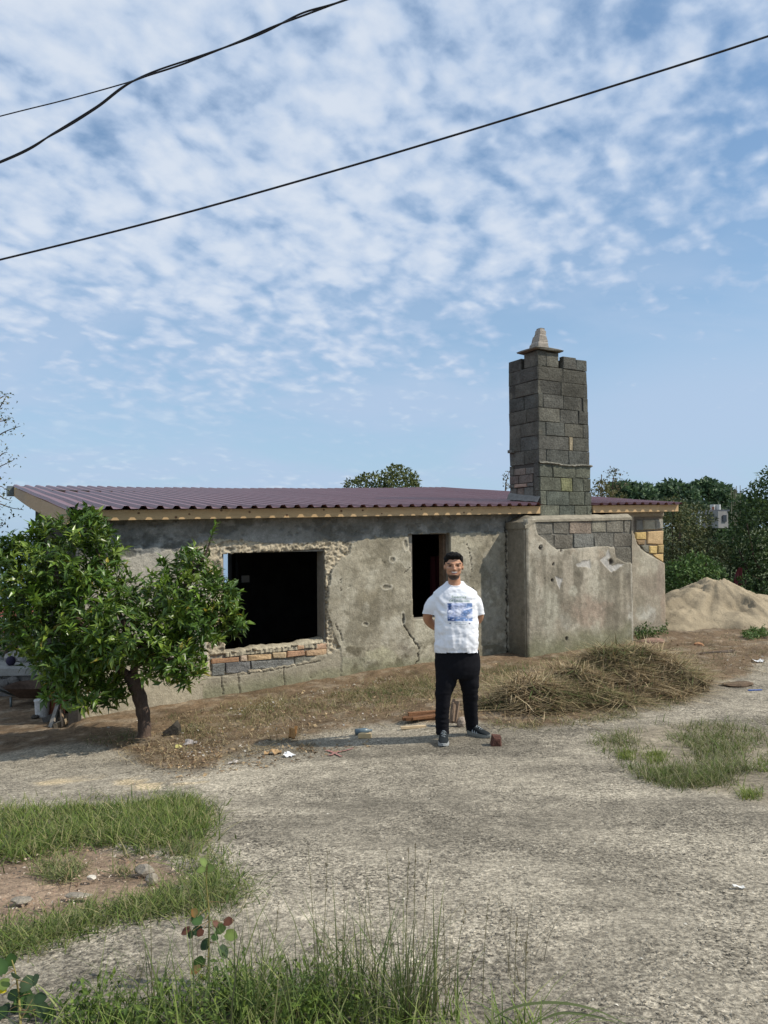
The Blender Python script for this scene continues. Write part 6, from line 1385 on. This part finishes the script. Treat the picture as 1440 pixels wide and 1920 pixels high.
# white bucket, brick pile, leaning boards
D = 9.7; b = np.array([at(79, 1341, D)[0], D, 0]); b[2] = float(gz(b[0], D)); pr = [(0, .0), (0, .085), (.20, .10), (.205, .108), (.225, .108), (.228, .0)]
zs = [q[0]*1.05 for q in pr]; V = []; 
for z, r in pr: V += [b+np.array([(r+.001)*math.cos(a)*.9, (r+.001)*math.sin(a)*.9, z]) for a in np.arange(18)*2*np.pi/18]
F = [(i*18+j, i*18+(j+1) % 18, i*18+18+(j+1) % 18, i*18+18+j) for i in range(5) for j in range(18)]; o = mk('bucket', V, F, material('dirty_white_plastic', (.52, .52, .50), rough=.6, grain=((25, .22, 4),)), smooth=False, base=b); tag(o, 'dirty white bucket standing beside the red bricks left of the house', 'bucket')
for k, (x, D_, lv, lab) in enumerate(((97, 9.75, 0, 'lowest red hollow brick of the short stack behind the white bucket'), (98, 9.75, 1, 'middle red hollow brick of the short stack behind the white bucket'), (96, 9.76, 2, 'top red hollow brick of the short stack behind the white bucket'))):
    b = np.array([at(x, 1340, D_)[0]-.06, D_, 0]); b[2] = float(gz(b[0], D_))+.092*lv; V, F = boxv(b, np.array([.22, .02, 0]), np.array([-.01, .12, 0]), UP*.09); o = mk('hollow_brick', V, F, M_BRICK, cols=np.tile([.30, .115, .07], (8, 1)), base=b); tag(o, lab, 'brick', 'red bricks by the bucket')
def leaning(name, label, p0, p1, D0, D1, w, th, col):
    a = at(*p0, D0); c = at(*p1, D1); e = c-a; s = nrm(np.cross(e, np.array([0, 1., 0])))*w; d = nrm(np.cross(s, e))*th; V, F = boxv(a-s*.5, e, s, d); o = mk(name, V, F, M_OLDWOOD, cols=np.tile(np.asarray(col), (8, 1)), base=a); tag(o, label, 'board')
leaning('leaning_board', 'grey board leaning against the left corner of the house', (92, 1368), (108, 1318), 9.0, 9.5, .06, .025, (.22, .20, .17))
leaning('leaning_board', 'darker narrow board crossing the grey leaning board', (101, 1366), (107, 1322), 9.05, 9.5, .035, .03, (.10, .09, .075))
leaning('leaning_board', 'short brown stick leaning by the house corner post', (117, 1362), (113, 1330), 9.0, 9.25, .025, .025, (.24, .17, .11))
leaning('lying_board', 'dark board lying low in front of the bricks left of the house', (80, 1352), (118, 1336), 9.35, 9.4, .07, .04, (.12, .115, .105))
leaning('lying_board', 'pale short board end on the ground by the house corner', (108, 1362), (128, 1352), 9.0, 9.2, .08, .05, (.30, .24, .16))
b = at(66, 1353, 9.6); V, F, C = rockm(np.array([b[0], b[1], float(gz(b[0], b[1]))+.03]), (.05, .04, .04), 131, col=(.08, .07, .06)); o = mk('small_stone', V, F, M_ROCK, cols=C, base=b); tag(o, 'small dark stone on the shaded yard below the bucket', 'stone')
b = at(14, 1249, 11.6); V, F = ell(np.array([b[0]+.05, b[1], zt_+.07]), (.07, .07, .075), 12, 8); o = mk('dark_pot', V, F, material('dark_pot', (.03, .025, .05)), smooth=True, base=b); tag(o, 'small dark pot on the ledge by the leaning trunk', 'pot')
V, F = boxv(at(128, 1368, 8.98)-UP*.02, np.array([.10, .03, 0]), np.array([0, .1, 0]), UP*.36); o = mk('corner_post', V, F, M_OLDWOOD, cols=np.tile([.05, .045, .04], (8, 1)), base=at(128, 1368, 8.98)); tag(o, 'dark stub post tight against the left corner of the house', 'post')

# ------------------------------------------------------------------ the man
def remesh(pieces, voxel, it=6, fac=.5):
    g = G()
    for V, F in pieces: g.add(V, F)
    V, F, _ = g.arr(); me = new_mesh('tmp', V, F); o = bpy.data.objects.new('tmp', me); COL.objects.link(o)
    m = o.modifiers.new('r', 'REMESH'); m.mode = 'VOXEL'; m.voxel_size = voxel; m.use_smooth_shade = True
    s = o.modifiers.new('s', 'SMOOTH'); s.iterations = it; s.factor = fac
    dg = bpy.context.evaluated_depsgraph_get(); ev = o.evaluated_get(dg); em = ev.to_mesh()
    n = len(em.vertices); V = np.empty(n*3, np.float32); em.vertices.foreach_get('co', V); V = V.reshape(-1, 3).astype(float)
    F = [tuple(p.vertices) for p in em.polygons]; ev.to_mesh_clear(); bpy.data.objects.remove(o); bpy.data.meshes.remove(me); return V, F
PD = 7.24; PK = PD/FPX
def B(x, y, dd=0.0): return at(x, y, PD+dd)
PB_ = G1(850, 1388)
man = thing('person', 'smiling bearded man in white t-shirt and black trousers with hands behind his back', 'person', PB_)
def tub(pts, rad, seg=16, n=None):
    P = [B(*p) for p in pts]; n = n or 5*len(P); s_ = spline(P, n); r = np.interp(np.linspace(0, len(P)-1, n), np.arange(len(P)), rad); return tube(s_, r, seg)
def secs(lst): return loft([(B(x, y, dd), hw*PK, ry) for x, y, hw, dd, ry in lst], 24)
# body: one continuous surface (head, neck, torso, arms, hands, legs)
HX = 850.5
head = [ell(B(HX, 1057, .015), (.087, .104, .098)), ell(B(HX, 1068, -.015), (.074, .088, .088)), ell(B(HX+.5, 1079, -.035), (.056, .06, .046)), ell(B(HX+.8, 1083, -.055), (.032, .034, .024)),
        ell(B(HX+1, 1064.5, -.108), (.0135, .018, .026)), ell(B(HX+1.2, 1067.5, -.115), (.019, .017, .0125)), ell(B(HX+.5, 1057.5, -.085), (.06, .022, .012)), ell(B(HX-8, 1066, -.075), (.026, .022, .022)), ell(B(HX+9.5, 1066, -.075), (.026, .022, .022)),
        ell(B(HX+1, 1072.5, -.088), (.032, .016, .013)), ell(B(HX+1, 1077.5, -.085), (.028, .016, .010)), ell(B(833.6, 1063.5, .012), (.009, .018, .028)), ell(B(867.6, 1063.5, .012), (.009, .018, .028))]
neck = [tub([(851, 1074, .035), (852, 1090, .04), (853, 1106, .045)], [.056, .059, .075])]
torso = [secs([(853, 1099, 20, .04, .07), (853, 1108, 27, .04, .085), (854, 1125, 35, .035, .105), (855, 1150, 37, .03, .125), (855, 1180, 38, .02, .135), (856, 1210, 40, .02, .135), (857, 1240, 41, .03, .13), (858, 1262, 38, .03, .12)])]
arms = [tub([(826, 1124, .04), (809, 1140, .055), (801.5, 1158, .11), (812, 1172, .19), (838, 1184, .24)], [.045, .048, .045, .042, .034]), tub([(882, 1124, .04), (895, 1140, .06), (898, 1157, .12), (888, 1170, .20), (866, 1184, .25)], [.045, .046, .044, .040, .033])]
hands = []
for sx, wx, wy in ((1, 838, 1184), (-1, 866, 1184)):
    c = B(wx+sx*10, wy+3, .245); hands.append(ell(c, (.045, .020, .035), 12, 8))
    for k in range(4):
        z0 = (.022-.015*k); a0 = c+np.array([sx*.030, .0, z0]); hands.append(tube(spline([a0, a0+np.array([sx*.035, .010, -.004]), a0+np.array([sx*.052, -.004, -.012]), a0+np.array([sx*(.048-.004*abs(k-1)), -.022, -.018])], 8), [.009]*7+[.007], 7))
    a0 = c+np.array([-sx*.01, .012, .026]); hands.append(tube(spline([a0, a0+np.array([sx*.02, .014, .022]), a0+np.array([sx*.042, .012, .030])], 6), [.011, .0105, .010, .010, .009, .008], 7))
legs = [tub([(840, 1250, .02), (836, 1275, .0), (831, 1310, -.02), (829.5, 1345, -.01), (831, 1376, .0)], [.085, .074, .052, .044, .038]), tub([(876, 1250, .03), (877, 1275, .05), (881, 1310, .10), (883, 1340, .17), (884, 1364, .20)], [.083, .072, .052, .044, .038])]
V, F = remesh(head+neck+torso+arms+hands+legs, .0062, 4)
px, py = proj(V)
front = (V[:, 1] < PD-.015)
SK = np.array([.47, .245, .145]); C = np.tile(SK, (len(V), 1)); nz_ = fbm(px*.6, py*.6, 901)-.5
C = C*(1+.15*nz_)[:, None]
hd = py < 1094
def pt(m, rgb):
    global C
    m = np.clip(m, 0, 1)[:, None]; C = C*(1-m)+np.asarray(rgb)*m
beard = hd & (py > 1069) & (V[:, 1] < PD+.03)
jaw = sst(py+np.abs(px-HX)*.45, 1079, 1084)*beard
cheek_strip = sst(np.abs(px-HX-.5), 12.5, 15)*sst(py, 1064, 1068)*(py < 1090)*hd*(V[:, 1] < PD+.02)
jaw = np.maximum(jaw, sst(py, 1077, 1079.5)*beard*(np.abs(px-HX) < 17))*(V[:, 1] < PD-.03+.03*sst(np.abs(px-HX), 8, 15)); pt(jaw*(py < 1089.5)*.93, (.022, .014, .011)); pt(cheek_strip*.75, (.04, .024, .018))
pt(front*(np.abs(px-HX-1) < 8.5)*(1-sst(np.abs(py-1070.3-.02*(px-HX-1)**2), .6, 1.4))*.55, (.07, .04, .03))
pt(front*(1-sst(((px-HX-1.5)/6.2)**2+((py-1074.2+.022*(px-HX-1.5)**2)/2.2)**2, .7, 1.2)), (.36, .13, .115))
pt(front*(1-sst(((px-HX-1.5)/5.4)**2+((py-1073.4+.028*(px-HX-1.5)**2)/1.2)**2, .7, 1.2)), (.78, .74, .69))
for sx in (-1, 1): pt(front*(1-sst(((px-HX-1-sx*8.3)/5.6)**2+((py-1057.2+.035*(px-HX-1-sx*7)**2*.6)/1.2)**2, .7, 1.3))*.95, (.02, .012, .009))
for sx in (-1, 1): pt(front*(1-sst(((px-HX-1-sx*7.6)/3.8)**2+((py-1061.2)/1.1)**2, .6, 1.3))*.75, (.06, .035, .028))
M_SKIN = material('skin', attr=True, rough=.5, spec=.4)
body = mk('body', V, F, M_SKIN, man, cols=C, smooth=True)
for sx in (-1, 1):
    V, F = ell(B(HX+1+sx*7.6, 1061.2, -.083), (.0135, .010, .0055), 10, 6); mk('eye', V, F, material('eye', (.02, .014, .012), rough=.2), man, smooth=True)
# hair
hp = [ell(B(850, 1050.5, .030), (.088, .106, .080)), ell(B(849.5, 1042.8, -.035), (.074, .062, .036)), ell(B(839, 1049.5, .01), (.036, .07, .044)), ell(B(861.8, 1049.5, .01), (.034, .07, .044)), ell(B(834.9, 1057, .012), (.012, .036, .034)), ell(B(866.4, 1057, .012), (.012, .036, .034)), ell(B(850, 1064, .07), (.080, .065, .066)), ell(B(858, 1042.5, -.066), (.040, .032, .024)), ell(B(845, 1042.0, -.066), (.038, .028, .019))]
V, F = remesh(hp, .0075, 2); nn = fbm(V[:, 0]*60, V[:, 2]*40+V[:, 1]*50, 911)-.5; c = B(850, 1056, .02); V = V+nrm(V-c)*(nn*.022)[:, None]
mk('hair', V, F, material('dark_hair', (.007, .006, .0055), rough=.75, spec=.15, bump=((180, .004),)), man, smooth=True)
# t-shirt
sh = [secs([(852, 1089.5, 16.0, .085, .045), (852.5, 1093, 19, .07, .062), (853, 1097, 22.5, .052, .072), (853, 1100, 28, .042, .084), (853.5, 1104.5, 35, .035, .098), (853.5, 1110, 41.5, .035, .108), (853.5, 1118, 43, .03, .122), (854, 1130, 42, .025, .135), (854.5, 1150, 41, .015, .142), (855, 1170, 42, .005, .150), (855.5, 1190, 43.5, .0, .158), (855.5, 1208, 44.8, .0, .158), (855.5, 1220, 45.2, .005, .152), (855.5, 1236, 45.2, .005, .150)]),
      tub([(826, 1121, .035), (816, 1127, .04), (808, 1139, .05), (803.5, 1151.5, .065), (801.5, 1160, .075)], [.060, .066, .064, .060, .058]), tub([(882, 1121, .035), (890.5, 1128, .04), (896, 1140, .05), (899, 1153, .065), (900.5, 1161, .075)], [.060, .064, .058, .054, .052])]
V, F = remesh(sh, .0085, 5, .5); px, py = proj(V)
u = (px-855)/45
fold = .020*(fbm(px*.045+py*.02, py*.10, 921)-.5) + .024*(fbm(px*.12, py*.025+u*u*1.2, 923)-.5)*sst(py, 1140, 1215) + .014*(fbm(px*.09-py*.10, py*.09+px*.05, 925)-.5)
fold += .009*np.sin((px-py*.9)*.33)*np.exp(-((px-826)**2/90+(py-1140)**2/500)) + .006*np.sin((px+py*.9)*.33)*np.exp(-((px-882)**2/90+(py-1140)**2/500))
Nn = V-np.stack([np.full(len(V), B(855, 1160)[0]), np.full(len(V), PD+.03), V[:, 2]], 1); Nn = nrm(Nn); V = V+Nn*fold[:, None]
M_SHIRT = material('white_cotton', (.78, .79, .82), rough=.9, spec=.15, bump=((400, .0006),))
cut = (py > 1225+.3*np.sin(px*.13)) | ((px < 815) & (py > 1150.5+(px-791)*.17)) | ((px > 898) & (py > 1157-(px-890)*.28))
F = [f for f in F if not cut[list(f)].any()]; used = np.unique(np.concatenate([np.array(f) for f in F])); mp_ = np.full(len(V), -1); mp_[used] = np.arange(len(used)); V = V[used]; F = [tuple(int(mp_[i]) for i in f) for f in F]
shirt = mk('t_shirt', V, F, M_SHIRT, man, smooth=True)
bv = BVHTree.FromPolygons([tuple(v) for v in V], F)
a = np.linspace(0, 2*np.pi, 40); cn = B(853, 1099.5, .03)
rimp = []
for t_ in a:
    p = cn+np.array([.078*math.cos(t_), .010+.070*math.sin(t_), .020*math.sin(t_) + .022]); rimp.append(p)
V2, F2 = tube(rimp, .0085, 8, cap=False); mk('collar', V2, F2, M_SHIRT, shirt, smooth=True)
def on_shirt(x, y, lift=.0015):
    d = ray(x, y); r_ = bv.ray_cast(Vector(CAM), Vector(d)); r_ = r_ if r_[0] is not None else bv.find_nearest(Vector(at(x, y, PD-.1))); p = np.array(r_[0]); return p + np.array([0, -1, .0])*lift
# printed picture on the chest: pale blue photograph with darker shapes
def print_cols(x, y):
    u = (x-838.5)/47; v = (y-1131)/33.5; n = fbm(u*5, v*5, 931); n2 = fbm(u*13, v*13, 933)
    base = np.array([.45, .50, .68]); deep = np.array([.055, .10, .24]); mid = np.array([.16, .25, .46]); wh = np.array([.72, .74, .84])
    c = base*(.75+.5*n)[..., None]
    def mx(m, k): 
        nonlocal c; m = np.clip(m, 0, 1)[..., None]; c = c*(1-m)+k*m
    q = n2-.5
    mx(1-sst(np.abs(u-.09)+q*.1, .05, .10)*1-(v > .42)*1., deep)
    mx((1-sst(np.abs(v-(.55-.5*(u-.55)))+q*.12, .10, .2))*sst(u, .52, .62), mid); mx((1-sst(np.hypot((u-.88)/.18, (v-.12)/.2)+q*.3, .7, 1.1)), mid)
    mx(1-sst(np.hypot((u-.72)/.2, (v-.55)/.2)+q*.5, .7, 1.1), mid); mx(1-sst(np.abs(v-(.32-.28*(u-.72)))+q*.05, .015, .04), wh*1.0) if False else None
    mx((1-sst(np.abs(v-(.36-.36*(u-.70)))+q*.04, .015, .05))*sst(u, .62, .68), wh)
    mx(sst(v+q*.15, .70, .80), mid); mx(sst(v+q*.15, .72, .82)*(1-sst(u, .30, .38)), deep); mx(sst(n2, .45, .75)*sst(v, .62, .75)*.7, wh*.85)
    mx((1-sst(np.abs(np.hypot((u-.13)*1.3, v-.50)-.09), .025, .05)), wh); mx(1-sst(np.hypot(u-.45, (v-.45)*.8)+q*.25, .05, .2), wh); mx(sst(n2, .5, .8)*(v < .65)*.6, wh)
    mx(1-sst(np.hypot((u-.9)/.12, (v-.72)/.13)+q*.4, .7, 1.1), wh*.9); return c
nx_, ny_ = 64, 48; X, Y = np.meshgrid(np.linspace(838.3, 885.3, nx_), np.linspace(1131, 1164.6, ny_)); X = X + (Y-1131)*.03
P = np.array([on_shirt(x, y, .001) for x, y in zip(X.ravel(), Y.ravel())]); M_INK = material('shirt_ink', attr=True, rough=.9, spec=.1)
mk('chest_print', P, grid_faces(ny_, nx_)[:, ::-1], M_INK, shirt, cols=print_cols(X, Y).reshape(-1, 3), smooth=True)
def shirt_text(name, txt, xc, yb, h, col, width):
    cu = bpy.data.curves.new('txt', 'FONT'); cu.body = txt; cu.size = 1.0; cu.align_x = 'CENTER'; cu.resolution_u = 2; o = bpy.data.objects.new('txt', cu); COL.objects.link(o)
    dg = bpy.context.evaluated_depsgraph_get(); em = o.evaluated_get(dg).to_mesh(); V = np.array([v.co[:] for v in em.vertices]); F = [tuple(p.vertices) for p in em.polygons]; o.evaluated_get(dg).to_mesh_clear(); bpy.data.objects.remove(o)
    w0 = V[:, 0].max()-V[:, 0].min(); sx = width/w0; P = np.array([on_shirt(xc+v[0]*sx, yb-v[1]*h/.72, .0013) for v in V]); mk(name, P, F, M_INK, shirt, cols=np.tile(np.asarray(col), (len(P), 1)))
shirt_text('print_lettering', 'Essentials', 860.5, 1121.5, 5.0, (.20, .30, .20), 27); shirt_text('print_lettering', 'Of Submersion', 861.5, 1128.8, 5.0, (.17, .29, .20), 38)
g = G(); xx = 851.0
rr_ = random.Random(3)
for yy, x0, x1 in ((1167.6, 851, 875), (1170.6, 854, 872)):
    x = x0
    while x < x1:
        w_ = rr_.uniform(1.0, 3.0); q = [on_shirt(x, yy+.5), on_shirt(x+w_, yy+.5), on_shirt(x+w_, yy-.5), on_shirt(x, yy-.5)]; g.add(q, [(0, 1, 2, 3)], (.36, .40, .42)); x += w_+.7
o = g.mk('print_small_lines', M_INK, shirt); o['kind'] = 'stuff'
for x in (844, 880.5):
    a_ = np.linspace(0, 2*np.pi, 17)[:-1]; hx = 16*np.sin(a_)**3; hy = 13*np.cos(a_)-5*np.cos(2*a_)-2*np.cos(3*a_)-np.cos(4*a_); P = np.array([on_shirt(x+i*.10, 1168.8-j*.10) for i, j in zip(hx, hy)]); mk('print_heart', P, [tuple(range(16))], M_INK, shirt, cols=np.tile([.16, .15, .22], (16, 1)))
# trousers
tr = [secs([(857, 1218, 41, .015, .138), (857.5, 1232, 42.5, .02, .142), (858, 1248, 43, .02, .142), (858, 1262, 42, .025, .135), (858, 1270, 40, .03, .12)]),
      tub([(838.5, 1258, .01), (836, 1278, -.005), (831.5, 1300, -.02), (830, 1320, -.02), (829, 1345, -.005), (829.5, 1362, .0), (831, 1377, -.01)], [.106, .100, .078, .069, .065, .063, .060]), tub([(877.5, 1258, .03), (880, 1278, .045), (881.5, 1300, .08), (881.5, 1320, .12), (883.5, 1342, .16), (885, 1358, .19), (885, 1366, .20)], [.104, .096, .077, .070, .066, .063, .060])]
V, F = remesh(tr, .0085, 4); px, py = proj(V)
fold = .016*(fbm(px*.05, py*.13, 941)-.5)*sst(py, 1240, 1300) + .022*(fbm(px*.07, py*.22, 943)-.5)*sst(py, 1325, 1360) + .010*(fbm(px*.12+py*.12, py*.06, 945)-.5)
cx_ = np.where(px < 860, B(831, 1300)[0], B(880, 1300)[0]); cxm = np.where(py < 1265, B(858, 1250)[0], cx_); Nn = nrm(V-np.stack([cxm, np.full(len(V), PD+.06), V[:, 2]], 1)); V = V+Nn*fold[:, None]
mk('trousers', V, F, material('black_cotton', (.0085, .0085, .011), rough=.9, spec=.12, bump=((300, .001),)), man, smooth=True)
# shoes
M_SHOE = material('charcoal_knit', (.016, .02, .022), rough=.85, spec=.2, bump=((350, .0015),)); M_SOLE = material('shoe_sole', attr=True, rough=.6, spec=.3); M_LACE = material('lace', (.36, .39, .40), rough=.8)
def shoe(heel, toe, stripes, sole_col):
    h = np.array(heel); t_ = np.array(toe); h[2] = float(gz(h[0], h[1])); t_[2] = float(gz(t_[0], t_[1])); ax = t_-h; L = np.linalg.norm(ax); ax = ax/L; sd = nrm(np.cross(ax, UP)); up = np.cross(sd, ax)
    n = 15; seg = 14; V = []
    for i in range(n):
        s = i/(n-1); hw = np.interp(s, [0, .06, .25, .5, .72, .9, 1], [.020, .034, .038, .041, .049, .038, .012]); ht = np.interp(s, [0, .06, .2, .35, .5, .7, .88, 1], [.07, .105, .115, .108, .09, .066, .052, .026])
        for j in range(seg):
            a = 2*math.pi*j/seg; y = math.cos(a)*hw; z = .018+(ht-.018)*(.5+.5*math.sin(a))**.8 if math.sin(a) > -.99 else .018
            y *= 1-.30*max(0, math.sin(a))
            V.append(h+ax*s*L+sd*y+up*z)
    F = [(i*seg+j, i*seg+(j+1) % seg, i*seg+seg+(j+1) % seg, i*seg+seg+j) for i in range(n-1) for j in range(seg)]+[tuple(range(seg))[::-1], tuple((n-1)*seg+j for j in range(seg))]
    so_ = mk('shoe', V, F, M_SHOE, man, smooth=True)
    V = []; 
    for z, gr in ((.0, .0), (.012, .003), (.032, .001)):
        for i in range(24):
            a = 2*math.pi*i/24; s = .5+.5*math.cos(a)*1.0; hw = np.interp(s, [0, .06, .25, .5, .72, .9, 1], [.012, .034, .041, .044, .052, .042, .008])*abs(math.sin(a))**.35; lift = .016*(1-s)*(z > .03)
            V.append(h+ax*(s*(L+.008)-.004)+sd*math.copysign(hw+gr, math.sin(a) if abs(math.sin(a)) > 1e-6 else 1)+up*(z+lift+.012*max(0, s-.85)/.15*(z < .02)))
    F = [(k*24+i, k*24+(i+1) % 24, k*24+24+(i+1) % 24, k*24+24+i) for k in range(2) for i in range(24)]+[tuple(range(24))[::-1], tuple(48+i for i in range(24))]
    mk('sole', V, [f[::-1] for f in F], M_SOLE, so_, cols=np.tile(np.asarray(sole_col), (len(V), 1)), smooth=False)
    for k in range(5):
        s = .36+.07*k; ht = np.interp(s, [0, .06, .2, .35, .5, .7, .88, 1], [.07, .105, .115, .108, .09, .066, .052, .026]); c = h+ax*s*L+up*(ht+.001); V2, F2 = tube(spline([c-sd*.024-up*.014+ax*.006*(-1)**k, c+up*.002, c+sd*.024-up*.014-ax*.006*(-1)**k], 7), .0024, 6); mk('lace', V2, F2, M_LACE, so_)
    if stripes:
        for k in range(3):
            s = .30+.095*k; q = []
            hwb = np.interp(s+.05, [.25, .5, .72], [.038, .041, .049]); hwt = np.interp(s, [.25, .5, .72], [.034, .035, .04])
            for ds, z, hw in ((.045, .034, hwb+.004), (.085, .034, hwb+.004), (.02, .075-.008*k, hwt-.003), (-.015, .075-.008*k, hwt-.003)): q.append(h+ax*(s+ds)*L+sd*stripes*(hw+.003)+up*z)
            mk('stripe', q, [(0, 1, 2, 3)], M_LACE, so_)
Lh = at(832, 1376, 7.27); Lt = at(831.5, 1396, 6.985); Rh = at(877, 1374, 7.46); Rt = at(919.5, 1385.5, 7.27)
shoe(Lh, Lt, 0, (.34, .35, .34)); shoe(Rh, Rt, 1, (.20, .205, .185))
